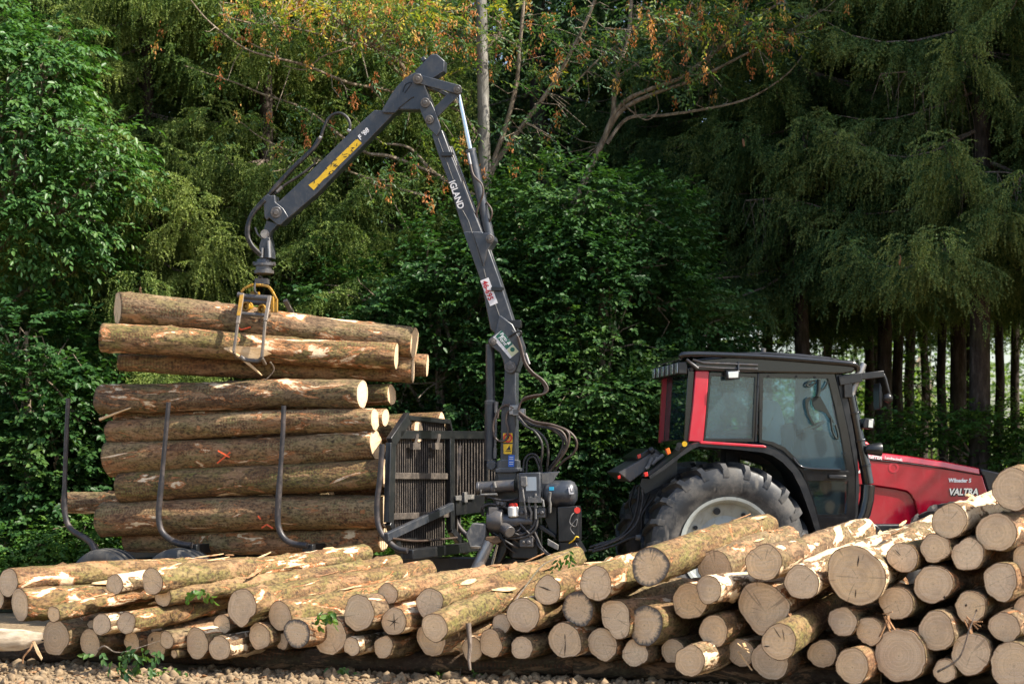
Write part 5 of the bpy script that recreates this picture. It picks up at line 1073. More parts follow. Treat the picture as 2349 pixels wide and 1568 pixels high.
mb.tube([t_(560, 110, CO - .06), t_(640, 175, CO - .05)], .018, 8); mb.tube([t_(605, 112, CO - .06), t_(680, 135, CO - .06), t_(1060, 150, CO - .06)], .014, 8); mb.tube([t_(640, 160, CO - .05), t_(800, 172, CO - .05), t_(1060, 178, CO - .05)], .012, 8); mb.tube([t_(600, 180, CO) + sw * .02, t_(600, 180, CO) + sw * CW], .02, 8); mb.build('rack_tube', M['darksteel'], rf, 60)
mb = MB(); tslab(mb, [(650, 120), (1060, 135), (1060, 185), (640, 190)], CO - .03, CO + .2); mb.build('roof_side_panel', M['black'], rf, 35, .01)
mb = MB(); mb.tube([t_(1100, 66, CO + .5), t_(1100, 40, CO + .5)], .02, 10); mb.lathe([(0, .028), (.04, .028), (.05, 0)], t_(1100, 62, CO + .5), UP, 12); mb.build('antenna_base', M['darksteel'], rf, 40)
for k in range(6):
    for o_ in (CO - .02 + k * .27,):
        c = t_(528, 172, CO + .0) + sw * (k * .27 + .03)
        mb = MB(); mb.box(c, fw * .05, sw * .075, UP * .065); wl = mb.build('work_light', M['black'], rf, 35, .012)
        mb = MB(); mb.box(c - fw * .052, fw * .004, sw * .062, UP * .052); mb.build('lens', M['lens'], wl, 35, .008)
for (x, y) in ():
    c = t_(x, y, CO - .03); mb = MB(); mb.box(c, fw * .028, sw * .06, UP * .085); wl = mb.build('work_light', M['black'], rf, 35, .01); mb = MB(); mb.box(c - sw * .062, fw * .022, sw * .004, UP * .07); mb.build('lens', M['lens'], wl)
mb = MB(); tslab(mb, [(838, 190), (938, 188), (936, 248), (842, 252)], CO - .12, CO - .03); wl = mb.build('work_light', M['black'], rf, 35, .01)
mb = MB(); tslab(mb, [(852, 198), (926, 197), (924, 240), (856, 243)], CO - .128, CO - .118); mb.build('lens', M['lens'], wl, 35, .006)
mb = MB(); mb.tube([t_(925, 190, CO - .08), t_(925, 130, CO - .06)], .012, 8); mb.build('light_bracket', M['black'], rf, 40)
mb = MB(); tslab(mb, [(798, 228), (896, 258), (890, 292), (812, 286)], CO + .1, CO + .2); mb.build('inner_mirror', M['black'], tc, 35, .01)
# hood
fh = lambda x, y, o=0.0: zHd(R_, x, y, o)
HO = .86                                      # near side of the hood
HW = .74
sideo = [(-30, 195), (300, 255), (820, 305), (1300, 372), (1775, 455), (1800, 478), (1850, 640), (1900, 800), (1930, 1000), (1700, 1250), (0, 1250), (-30, 1100)]
rec = [(100, 590), (330, 595), (640, 640), (790, 672), (850, 715), (900, 800), (935, 940), (960, 1100), (960, 1250)]
mb = MB()
A = [fh(x, y, HO) for x, y in [(-30, 200), (300, 255), (820, 305), (1300, 372), (1775, 455), (1800, 478), (1850, 640), (1900, 800), (1960, 1000), (1960, 1250), (1000, 1250)] + rec[::-1][1:] + [(-30, 590)]]
mb.prism(A, sw * HW)
B = [fh(x, y, HO + .035) for x, y in rec + [(-30, 1250), (-30, 590)]]
mb.prism(B, sw * (HW - .07))
hd_ = mb.build('hood', M['red'], tc, 30, .012)
mb = MB(); topo = [(80, 122), (330, 152), (800, 205), (1300, 280), (1690, 355), (1760, 372), (1768, 452), (1300, 368), (820, 300), (300, 248), (80, 236)]
A = [fh(x, y, HO - .012 + (.035 if i < 6 else 0)) for i, (x, y) in enumerate(topo)]; Bk = [fh(x, y, HO + HW + .012 - (.035 if i < 6 else 0)) for i, (x, y) in enumerate(topo)]
Bk = [A[i] + sw * (HW + .024 - (.07 if i < 6 else 0)) for i in range(len(A))]
n_ = len(A); mb.add(A + Bk, [tuple(range(n_ - 1, -1, -1)), tuple(range(n_, 2 * n_))] + [(i, (i + 1) % n_, (i + 1) % n_ + n_, i + n_) for i in range(n_)])
ht = mb.build('hood_top', M['red'], tc, 30, .012)
mb = MB(); pts = [fh(x, y, HO - .004) for x, y in ((-20, 232), (300, 256), (820, 306), (1300, 374), (1772, 458))]; mb.tube(pts, .008, 6); mb.build('hood_seam', M['black'], hd_, 60)
xh = (fh(1760, 640, HO) - fh(1345, 640, HO)).normalized()
text('hood_lettering', 'VALTRA', fh(1350, 722, HO - .006), fw, UP, .100, M['silver'], hd_, .005, .22, .003, .90)
text('hood_lettering_outline', 'VALTRA', fh(1360, 731, HO - .002), fw, UP, .100, M['inkblack'], hd_, .003, .22, .008, .90)  # dark outline behind the silver letters
dn = (fh(1700, 400, HO) - fh(300, 200, HO)); dn = (fw * .985 - UP * .16).normalized()
text('hood_lettering', 'Wilneder 5', fh(1348, 552, HO - .003), fw - UP * .015, UP, .060, M['whitepaint'], hd_, .002, .1, .0022, .92)
text('stripe_lettering', 'HOCHREITER', fh(100, 212, HO - .014), fw - UP * .115, UP, .047, M['whitepaint'], ht, .002, .25, .002, 1.08)
text('stripe_lettering', 'Landtechnik', fh(500, 244, HO - .014), fw - UP * .135, UP, .042, M['whitepaint'], ht, .002, .05, .001, .98)
text('model_number', '6', fh(150, 432, HO - .003), fw, UP, .052, M['whitepaint'], hd_, .002, .25, .002)
mb = MB(); mb.lathe([(0, .058), (.003, .058), (.003, .035), (0, .035)], fh(622, 360, HO - .001), -sw, 26, caps=False); mb.build('round_decal', M['redfaded'], hd_, 60)
mb = MB(); A = [fh(x, y, HO + .01) for x, y in ((1772, 370), (2050, 430), (2240, 470), (2300, 800), (2300, 1150), (1965, 1150), (1965, 1000), (1900, 790), (1806, 478), (1778, 455))]; mb.prism(A, sw * (HW - .02)); mb.build('hood_nose', M['black'], tc, 35, .02)
mb = MB(); mb.box(fh(2302, 800, HO + HW / 2), fw * .01, sw * .28, UP * .25); mb.build('front_grille', M['rods'], tc, 35)
# exhaust and intake stacks by the front pillar
mb = MB(); o = CO + .05
mb.tube([t_(1712, 365, o), t_(1740, 500, o), t_(1775, 680, o), t_(1812, 850, o), t_(1836, 985, o)], [.052, .052, .054, .060, .062], 16); mb.tube([t_(1836, 990, o), t_(1828, 1090, o), t_(1805, 1190, o), t_(1770, 1260, o)], [.075, .075, .075, .07], 16)
for x, y in ((1738, 480), (1774, 672), (1812, 850)): mb.tube([t_(x, y, o), t_(x + 4, y + 16, o)], .066, 16)
ex = mb.build('exhaust_stack', M['blackgloss'], tc, 40, .004)
mb = MB(); mb.tube([t_(1712, 370, o), t_(1735, 300, o), t_(1768, 225, o), t_(1806, 140, o)], [.045, .045, .047, .03], 14); mb.build('exhaust_tip', M['steel'], ex, 40)
# mirror
mb = MB(); o = CO - .02
mb.bar(t_(1630, 262, o), t_(1790, 235, o), .05, .10); mb.bar(t_(1780, 232, o), t_(1945, 212, o), .045, .07); mb.tube([t_(1940, 212, o), t_(1958, 250, o), t_(1972, 310, o), t_(1990, 375, o)], .018, 8); mb.bar(t_(1690, 215, o), t_(1695, 380, o), .04, .09)
ma = mb.build('mirror_arm', M['black'], tc, 35, .01)
mb = MB(); A = [t_(x, y, o + .02) for x, y in ((1922, 272), (1932, 300), (1940, 380), (1936, 440), (1922, 465), (1915, 440), (1912, 350), (1914, 290))]; mb.prism(A, sw * .22); mb.build('mirror', M['black'], ma, 35, .015)
mb = MB(); mb.lathe([(-.05, .0), (-.045, .03), (0, .055), (.045, .03), (.05, 0)], t_(1975, 382, o), fw, 16); mb.build('mirror_ball', M['black'], ma, 60)
mb = MB(); tslab(mb, [(1815, 522), (1880, 528), (1885, 560), (1872, 600), (1800, 594), (1804, 545)], CO - .02, CO + .14); wl = mb.build('work_light', M['black'], tc, 35, .012)
mb = MB(); tslab(mb, [(1842, 535), (1872, 538), (1868, 590), (1838, 586)], CO - .026, CO - .018); mb.build('lens', M['lens'], wl, 35)
mb = MB(); mb.lathe([(0, .03), (.02, .05), (.16, .075), (.17, .07), (.17, 0)], t_(1816, 742, o), fw, 18); hn = mb.build('horn', M['black'], tc, 40)
mb = MB(); mb.lathe([(0, .04), (.012, .035), (.012, 0)], t_(1897, 724, o), fw, 16); mb.build('horn_cap', M['stickred'], hn, 40)
mb = MB(); tslab(mb, [(1740, 712), (1755, 690), (1830, 686), (1860, 720), (1820, 745), (1745, 748)], CO + .5, CO + .75); mb.build('beacon', M['redfaded'], tc, 35, .02)
# interior: seat, console, steering wheel, hanging strap
si = CO + CW * .5
mb = MB(); tslab(mb, [(1235, 575), (1310, 552), (1345, 570), (1330, 690), (1300, 780), (1240, 790)], si - .24, si + .24); seat = mb.build('seat', M['seatcloth'], tc, 40, .04)
mb = MB(); tslab(mb, [(1010, 745), (1290, 755), (1300, 815), (1020, 810)], si - .25, si + .25); mb.build('seat_cushion', M['seatcloth'], seat, 40, .04)
mb = MB(); tslab(mb, [(1360, 700), (1400, 600), (1560, 610), (1640, 690), (1690, 900), (1420, 890), (1390, 800)], si - .25, si + .3); dash = mb.build('dashboard', M['greycab'], tc, 40, .05)
mb = MB(); c = t_(1420, 600, si); ax = (fw * -.45 + UP * .9).normalized(); mb.lathe([(-.012, .185), (0, .20), (.012, .185), (0, .172), (-.012, .185)], c, ax, 30, caps=False); mb.tube([c, c - ax * .3], .025, 10); mb.bar(c - sw * .18, c + sw * .18, .03, .02); mb.build('steering_wheel', M['black'], tc, 60)
mb = MB(); tslab(mb, [(700, 720), (740, 640), (960, 650), (1010, 720)], CO + .12, CO + .3); mb.build('armrest', M['greycab'], tc, 40, .03)
mb = MB(); o = CO - .03
tslab(mb, [(1395, 392), (1420, 374), (1440, 380), (1418, 405), (1412, 440), (1425, 500), (1450, 545), (1470, 575), (1440, 560), (1412, 500), (1396, 440)], o, o + .02)
tslab(mb, [(1440, 385), (1475, 362), (1500, 372), (1530, 425), (1570, 500), (1600, 560), (1575, 545), (1540, 490), (1500, 470), (1465, 465), (1448, 430)], o, o + .02)
mb.curve([t_(1572, 520, o), t_(1582, 600, o), t_(1600, 650, o), t_(1618, 668, o), t_(1624, 640, o), t_(1605, 570, o)], .012); mb.curve([t_(1470, 270, o), t_(1425, 300, o), t_(1402, 290, o), t_(1420, 270, o), t_(1462, 258, o)], .010); mb.curve([t_(1555, 262, o), t_(1530, 310, o), t_(1500, 330, o), t_(1480, 320, o)], .010); mb.tube([t_(1490, 252, o), t_(1488, 330, o), t_(1478, 372, o)], .022, 8)
mb.build('hanging_strap', M['strapgreen'], tc, 50)
mb = MB(); tslab(mb, [(1582, 420), (1598, 408), (1640, 560), (1640, 596), (1618, 590)], CO + .10, CO + .13); mb.build('monitor', M['stickblue'], tc, 35, .008)
# driver looking back at the crane
dv = thing('person', t_(1180, 790, si), 'person in a pale shirt seated in the tractor cab looking back at the crane', 'person')
def skin_body(name, verts, edges, radii, mat, parent, root=0):
    me = bpy.data.meshes.new(name); b = BASE[parent.name]
    me.from_pydata([tuple(v - b) for v in verts], edges, []); o = link(name, me, mat, parent)
    sk = o.modifiers.new('skin', 'SKIN'); sk.use_smooth_shade = True
    for i, r in enumerate(radii): me.skin_vertices[0].data[i].radius = (r, r) if not isinstance(r, tuple) else r
    me.skin_vertices[0].data[root].use_root = True
    sd_ = o.modifiers.new('sub', 'SUBSURF'); sd_.levels = 2; sd_.render_levels = 2
    return o
b_ = -fw
hp = t_(1170, 770, si); ch = hp + UP * .42 + b_ * .10; nk = hp + UP * .58 + b_ * .16; hd0 = nk + UP * .10 + b_ * .05; hd1 = nk + UP * .22 + b_ * .07
LV = lambda s: sw * s
vs = [hp, hp + UP * .2 + b_ * .03, ch, nk, hd0, hd1]; es = [(0, 1), (1, 2), (2, 3), (3, 4), (4, 5)]; rr = [.17, .155, .17, .06, .085, .085]
for s in (-1, 1):
    n0 = len(vs); shd = ch + UP * .08 + LV(.19 * s); el = ch - UP * .18 + LV(.25 * s) + b_ * .12; wr = el + b_ * .24 - UP * .03; hnd = wr + b_ * .09
    vs += [shd, el, wr, hnd]; es += [(2, n0), (n0, n0 + 1), (n0 + 1, n0 + 2), (n0 + 2, n0 + 3)]; rr += [.075, .05, .034, (.045, .022)]
    n1 = len(vs); kn = hp + b_ * .44 + LV(.13 * s) + UP * .05; an = kn - UP * .40 + b_ * .05; ft = an + b_ * .16 - UP * .05
    vs += [hp + LV(.10 * s), kn, an, ft]; es += [(0, n1), (n1, n1 + 1), (n1 + 1, n1 + 2), (n1 + 2, n1 + 3)]; rr += [.10, .075, .05, .045]
    for q in range(4):
        f0 = len(vs); dd = hnd + b_ * .055 + UP * (.012 - .01 * abs(q - 1.5)) + LV((q - 1.5) * .02); vs += [dd, dd + b_ * (.03 + .006 * (q in (1, 2))) - UP * .025]; es += [(n0 + 3, f0), (f0, f0 + 1)]; rr += [.009, .007]
    f0 = len(vs); dd = hnd + LV(-.04 * s) + b_ * .01; vs += [dd, dd + b_ * .035 + LV(-.006 * s)]; es += [(n0 + 2, f0), (f0, f0 + 1)]; rr += [.011, .009]
body = skin_body('body', vs, es, rr, M['skin'], dv)
# shirt, trousers, hair follow the body
mb = MB(); mb.tube(smooth_path([hp + UP * -.02, hp + UP * .2 + b_ * .03, ch, ch + UP * .12 + b_ * .05], 4), [.195, .19, .185, .185, .18, .18, .185, .19, .195, .195, .18, .14, .075], 18)
for s in (-1, 1): shd = ch + UP * .08 + LV(.17 * s); el = ch - UP * .14 + LV(.245 * s) + b_ * .10; mb.tube([ch + UP * .07 + LV(.05 * s), shd, el], [.10, .095, .07], 14)
mb.build('shirt', M['shirt'], dv, 80)
mb = MB()
for s in (-1, 1): kn = hp + b_ * .44 + LV(.13 * s) + UP * .05; mb.tube([hp + LV(.10 * s) - b_ * .1, hp + LV(.10 * s) + b_ * .1, kn, kn + b_ * .03 - UP * .02, kn - UP * .36 + b_ * .05], [.13, .125, .092, .085, .065], 14)
mb.build('trousers', M['trousers'], dv, 80)
mb = MB(); c = hd1 + UP * .015 - b_ * .02; mb.lathe([(-.06, .098), (-.02, .105), (.04, .10), (.08, .075), (.10, .03), (.104, 0)], c, (UP - b_ * .35), 18); mb.build('hair', M['hair'], dv, 80)
mb = MB(); f0 = hd0 + UP * .05 + b_ * .085
mb.prism([f0 + UP * .03, f0 - UP * .02 + LV(.014), f0 - UP * .02 - LV(.014)], b_ * .02); mb.build('nose', M['skin'], dv, 60)
mb = MB(); [mb.lathe([(-.01, .0), (-.006, .009), (0, .011), (.008, 0)], f0 + UP * .04 + LV(.032 * s) - b_ * .004, b_, 10) for s in (-1, 1)]; mb.build('eyes', M['hair'], dv, 60)
mb = MB(); mb.bar(f0 - UP * .045 - LV(.022), f0 - UP * .045 + LV(.022), .008, .006); mb.build('mouth', M['stickred'], dv, 60)
mb = MB(); [mb.lathe([(-.01, 0), (-.008, .02), (0, .028), (.01, .02), (.012, 0)], hd0 + UP * .06 + LV(.092 * s), LV(s), 10) for s in (-1, 1)]; mb.build('ears', M['skin'], dv, 60)
# ---------------------------------------------------------------- ground
def ground():
    nx, ny = 260, 150
    xs = np.concatenate([np.linspace(-90, -7, 30), np.linspace(-6.9, 6.9, nx), np.linspace(7, 90, 30)])
    ys = np.concatenate([np.linspace(-20, 11.9, 12), np.linspace(12, 17.5, ny), np.linspace(17.7, 24, 30), np.linspace(24.5, 140, 30)])
    V = np.zeros((len(ys), len(xs), 3))
    for i, y in enumerate(ys):
        for j, x in enumerate(xs):
            z = 0.0
            if abs(x) < 7 and 12 <= y <= 17.5:
                z = .030 * noise.noise(Vector((x * 1.7, y * 1.7, 0))) + .022 * noise.noise(Vector((x * 6, y * 6, 3))) + .014 * noise.noise(Vector((x * 17, y * 17, 7)))
            V[i, j] = (x, y, z)
    n = len(xs); idx = np.arange(len(ys) * n).reshape(len(ys), n)
    q = np.stack([idx[:-1, :-1], idx[:-1, 1:], idx[1:, 1:], idx[1:, :-1]], -1).reshape(-1, 4)
    o = link('ground', np_mesh('ground', V.reshape(-1, 3), [q]), M['soil'], None, 180); tag(o, kind='structure')
ground()
mb = MB(); mb.add([(-90, 22.6, .012), (-6, 22.0, .012), (0, 22.3, .012), (7, 21.8, .012), (90, 22.5, .012), (90, 44, .012), (-90, 44, .012)], [(0, 1, 2, 3, 4, 5, 6)]); tag(mb.build('forest_floor', M['forestfloor'], None, None), kind='structure')
mb = MB(); mb.add([(-90, 44.2, .016), (90, 44.2, .016), (90, 140, .016), (-90, 140, .016)], [(0, 1, 2, 3)]); tag(mb.build('meadow', M['farmeadow'], None, None), kind='structure')
def clods():
    rng = np.random.default_rng(4); ico = bmesh.new(); bmesh.ops.create_icosphere(ico, subdivisions=1, radius=1)
    bv = np.array([v.co[:] for v in ico.verts]); bf = np.array([[v.index for v in f.verts] for f in ico.faces]); ico.free()
    n = 5200; px = rng.uniform(-150, 2500, n); d = rng.beta(1.0, 2.0, n)
    Y = np.array([row_depth(p) for p in px]) + .35 - d * 2.6; x = (px - CX) / F * Y
    s = np.clip(rng.lognormal(-4.15, .55, n), .006, .055)
    V = bv[None] * s[:, None, None] * rng.uniform(.6, 1.25, (n, 1, 3)); V = V * rng.uniform(.72, 1.2, (n, len(bv), 1))
    z = np.array([.030 * noise.noise(Vector((a * 1.7, b * 1.7, 0))) for a, b in zip(x, Y)])
    V += np.stack([x, Y, z + s * .3], -1)[:, None]
    Fc = bf[None] + (np.arange(n) * len(bv))[:, None, None]
    o = link('soil_clods', np_mesh('soil_clods', V.reshape(-1, 3), [Fc.reshape(-1, 3)]), M['clod'], None, 60)
    tag(o, 'crumbly brown soil clods lying in front of the log pile', 'soil', kind='stuff')
clods()
def litter():
    rng = np.random.default_rng(14); n = 320; px = rng.uniform(-120, 2450, n); Y = np.array([row_depth(p) for p in px]) + .3 - rng.beta(1, 2.2, n) * 2.2; x = (px - CX) / F * Y
    a = rng.uniform(0, 2 * PI, n); l = rng.uniform(.012, .055, n); w = l * rng.uniform(.15, .5, n); up = rng.uniform(.004, .02, n)
    z = np.array([.030 * noise.noise(Vector((u * 1.7, v * 1.7, 0))) for u, v in zip(x, Y)]) + .018
    c = np.stack([x, Y, z], -1); d = np.stack([np.cos(a), np.sin(a), rng.normal(0, .2, n)], -1); s = np.stack([-np.sin(a), np.cos(a), rng.normal(0, .25, n)], -1)
    V = np.stack([c - d * l[:, None] - s * w[:, None], c + d * l[:, None] * .8 - s * w[:, None] * .6, c + d * l[:, None] + s * w[:, None] + [0, 0, .006], c - d * l[:, None] * .7 + s * w[:, None]], 1).reshape(-1, 3)
    o = link('bark_litter', np_mesh('bark_litter', V, [np.arange(n * 4).reshape(-1, 4)]), M['barkstrip']); md = o.modifiers.new('thick', 'SOLIDIFY'); md.thickness = .004
    tag(o, 'scattered bark scraps and wood chips on the soil before the pile', 'bark litter', kind='stuff')
litter()

# ---------------------------------------------------------------- foliage
def unit(v): return v / (np.linalg.norm(v, axis=-1, keepdims=True) + 1e-9)
def needle_twigs(p, d, L, droop, tint, rng, spacing=.013, nl=.024, nw=.0075):
    "needles along drooping twigs: p, d (n,3); L, droop, tint (n)"
    cnt = np.maximum(6, (L / spacing).astype(int)); j = np.repeat(np.arange(len(p)), cnt); m = len(j)
    t = rng.random(m); g = np.array([0, 0, -1.0])
    pos = p[j] + d[j] * (L[j] * t)[:, None] + g * (droop[j] * L[j] * t * t)[:, None]
    tan = unit(d[j] + g * (2 * droop[j] * t)[:, None])
    rv = rng.normal(size=(m, 3)); rad = unit(rv - tan * (rv * tan).sum(-1, keepdims=True))
    nd = unit(rad * .85 + tan * .62); side = unit(np.cross(nd, rng.normal(size=(m, 3))))
    l = nl * rng.uniform(.75, 1.25, m) * (1 - .35 * t); w = nw * rng.uniform(.8, 1.3, m)
    V = np.stack([pos - side * w[:, None], pos + side * w[:, None], pos + nd * l[:, None]], 1).reshape(-1, 3)
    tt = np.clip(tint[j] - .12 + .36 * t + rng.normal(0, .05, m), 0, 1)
    return V, np.repeat(tt, 3)
def bezier_branch(p, az, L, sag, upt, n=12):
    t = np.linspace(0, 1, n); h = np.array([math.cos(az), math.sin(az), 0])
    return p + h * (L * t)[:, None] + np.array([0, 0, 1.0]) * (L * (-sag * t + (sag * .55 + upt) * t ** 3))[:, None]
def spruce(seed, Ht, hb, R, dens=1.0, hang=1.0, dark=False, zmax=9.0, cones=0, drop=1.0, trunk_r=None, fat=1.0):
    "(trunk builder, crown arrays, cones) of a Norway spruce with drooping branch curtains"
    rng = np.random.default_rng(seed); tr_r = trunk_r or .011 * Ht
    mbt = MB(); mbt.tube([Vector((rng.normal(0, .02), rng.normal(0, .02), z)) for z in np.linspace(-.1, Ht * .98, 12)], [tr_r * (1.15 if k == 0 else 1) * (1 - .93 * k / 11) for k in range(12)], 14)
    TV = []; TT = []; z = hb; mbb = MB(); cone_at = []
    while z < Ht * .97:
        f = (Ht - z) / (Ht - hb); high = z > zmax
        nb = rng.integers(5, 8)
        for k in range(nb):
            az = rng.uniform(0, 2 * PI); L = max(.25, (R * (f ** .62) * rng.uniform(.68, 1.12)))
            sag = rng.uniform(.25, .55) * (1 if z < Ht * .6 else .4); br = bezier_branch(np.array([0, 0, z]), az, L, sag, rng.uniform(.05, .22))
            mbb.tube([Vector(q) for q in br[::2]], [max(.004, .020 * L / 2 * (1 - .85 * i / (len(br[::2]) - 1))) for i in range(len(br[::2]))], 5, caps=False)
            if high:
                m = int(L / .13); tp = .1 + .9 * rng.random(m)
            else:
                m = max(3, int(L * .92 / .058 * dens)); tp = np.clip(.08 + .92 * (np.arange(m) + rng.random(m)) / m, 0, 1)
            ii = tp * 11; i0 = np.minimum(ii.astype(int), 10); fr = (ii - i0)[:, None]
            pp = br[i0] * (1 - fr) + br[i0 + 1] * fr; tan = unit(br[i0 + 1] - br[i0]); lat = unit(np.cross(tan, [0, 0, 1.0])); sgn = np.where(np.arange(m) % 2, 1.0, -1.0)
            clump = .30 + .30 * rng.random(); g = np.array([0, 0, 1.0])
            # second order branchlets: a flat fan that droops from the bough
            d1 = unit(tan * rng.uniform(.45, .95, m)[:, None] + lat * (sgn * rng.uniform(.55, 1.0, m))[:, None] - g * rng.uniform(-.08, .30 * hang, m)[:, None])
            L1 = (.16 + .62 * np.sin(PI * np.clip(tp * .80 + .12, 0, 1)) * min(1, L / 2.0)) * rng.uniform(.65, 1.1, m); dr = rng.uniform(.15, .55, m) * hang
            if high:
                v, t = needle_twigs(pp, d1, L1 * 1.4, dr, np.full(m, clump), rng, spacing=.030, nl=.085, nw=.034); TV.append(v); TT.append(t); continue
            c1 = np.clip(clump + .16 * tp + rng.normal(0, .06, m), 0, 1)
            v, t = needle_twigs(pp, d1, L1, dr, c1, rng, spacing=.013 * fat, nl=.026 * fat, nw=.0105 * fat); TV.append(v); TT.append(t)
            # third order twigs along each branchlet, some hanging
            c3 = np.maximum(2, (L1 / .040 * dens).astype(int)); j = np.repeat(np.arange(m), c3); q = len(j); u = .12 + .88 * rng.random(q)
            p3 = pp[j] + d1[j] * (L1[j] * u)[:, None] - g * (dr[j] * L1[j] * u * u)[:, None]
            t3 = unit(d1[j] - g * (2 * dr[j] * u)[:, None]); l3 = unit(np.cross(t3, [0, 0, 1.0])); s3 = rng.choice([-1.0, 1.0], q)
            hg = rng.random(q) < .30 * hang
            d3 = np.where(hg[:, None], unit(t3 * .35 + l3 * (s3 * .25)[:, None] - g * rng.uniform(.6, 1.3, q)[:, None]), unit(t3 * .75 + l3 * (s3 * rng.uniform(.5, .9, q))[:, None] + g * rng.normal(-.05, .16, q)[:, None]))
            L3 = np.where(hg, rng.uniform(.12, .38, q) * drop, rng.uniform(.09, .21, q)) * (1.1 - .4 * u)
            lg = rng.random(q) < .012 * drop * hang; L3 = np.where(lg & hg, L3 + rng.uniform(.15, .45, q) * drop, L3)
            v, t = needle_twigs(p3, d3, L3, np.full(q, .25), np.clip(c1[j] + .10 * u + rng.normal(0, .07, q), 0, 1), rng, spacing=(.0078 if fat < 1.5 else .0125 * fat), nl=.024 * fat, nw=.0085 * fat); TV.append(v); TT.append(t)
            if cones and not high and rng.random() < cones: cone_at.append(br[-2] + [rng.normal(0, .08), rng.normal(0, .08), -.08])
        z += rng.uniform(.34, .52) * (1 if not high else 1.25)
    V = np.concatenate(TV); t = np.concatenate(TT)
    return mbt, mbb, V, t, cone_at
def tri_mesh(name, V, t): return np_mesh(name, V, [np.arange(len(V)).reshape(-1, 3)], t)
def make_spruce(root, data, mat, twig='twig'):
    mbt, mbb, V, t, cones = data
    BASE[root.name] = Vector((0, 0, 0))                       # built at the origin, moved with the root
    n_ = len(mbt.v); mbt.add(mbb.v, mbb.f, 1); mbt.build('trunk', [M['sprucetrunk'], M[twig]], root, 60)
    link('crown', tri_mesh('crown', V, t), M[mat], root)
    if cones:
        mb = MB()
        for c in cones[:60]:
            c = Vector(c); mb.lathe([(0, .006), (.015, .016), (.06, .018), (.10, .012), (.12, 0)], c, (0.1, 0, -1), 8)
        o = mb.build('cones', M['cone'], root, 60); o['kind'] = 'stuff'
    return root
def copy_tree(root, loc, rz, sc, label, group=None):
    r = root.copy(); C.objects.link(r); r.location = loc; r.rotation_euler = (0, 0, rz); r.scale = sc if isinstance(sc, tuple) else (sc, sc, sc); r['label'] = label
    if group: r['group'] = group
    elif 'group' in r: del r['group']
    for ch in list(root.children):
        c = ch.copy(); C.objects.link(c); c.parent = r
    return r
def leaves(p, d, nrm, L, W, tint, curl, rng):
    "folded pointed leaves from base p along d; 6 points, two quads"
    s = unit(np.cross(d, nrm)); u = np.cross(s, d); m = len(p); l = L[:, None]; w = W[:, None]; c = curl[:, None]
    b = p; tip = p + d * l - u * l * c * .5
    r1 = p + d * l * .32 + s * w * .5 + u * w * .14; r2 = p + d * l * .68 + s * w * .40 + u * (w * .12 - l * c * .22)
    l1 = p + d * l * .32 - s * w * .5 + u * w * .14; l2 = p + d * l * .68 - s * w * .40 + u * (w * .12 - l * c * .22)
    V = np.stack([b, r1, r2, tip, l2, l1], 1).reshape(-1, 3)
    k = np.arange(m) * 6
    Q = np.concatenate([np.stack([k, k + 1, k + 2, k + 3], -1), np.stack([k, k + 3, k + 4, k + 5], -1)])
    return V, Q, np.repeat(tint, 6)
def sprays(p, d, up, n_leaf, slen, L, W, tint, rng, droop=.3, pend=0.25):
    "each spray: a twig of length slen with alternate leaves in one plane"
    m = len(p); j = np.repeat(np.arange(m), n_leaf); q = np.tile(np.arange(n_leaf), m); t = (q + .4) / n_leaf + rng.normal(0, .03, len(j))
    side = np.where(q % 2, 1, -1); side[q == n_leaf - 1] = 0
    D = d[j]; U = up[j]; S = unit(np.cross(D, U)); g = np.array([0, 0, -1.0])
    pos = p[j] + D * (slen[j] * t)[:, None] + g * (droop * slen[j] * t * t)[:, None]
    dd = unit(D * .75 + S * (side * rng.uniform(.6, 1.0, len(j)))[:, None] + g * rng.uniform(0, pend * 2, len(j))[:, None] + rng.normal(0, .12, (len(j), 3)))
    nn = unit(U + rng.normal(0, .28, (len(j), 3)))
    sz = rng.uniform(.7, 1.15, len(j))
    return leaves(pos, dd, nn, L * sz, W * sz, np.clip(tint[j] + rng.normal(0, .07, len(j)), 0, 1), rng.uniform(.05, .45, len(j)), rng)
def crown_points(lobes, n, rng, shell=.55):
    "points and outward directions in a cloud of ellipsoid lobes (centre, radii), denser near the skin"
    vol = np.array([r[0] * r[1] * r[2] for _, r in lobes]); which = rng.choice(len(lobes), n, p=vol ** .67 / (vol ** .67).sum())
    c = np.array([l[0] for l in lobes])[which]; r = np.array([l[1] for l in lobes])[which]
    u = unit(rng.normal(size=(n, 3))); q = rng.random(n) ** (1 / 3.0); q = np.where(rng.random(n) < shell, .72 + .32 * rng.random(n), q)
    return c + u * r * q[:, None], u, which
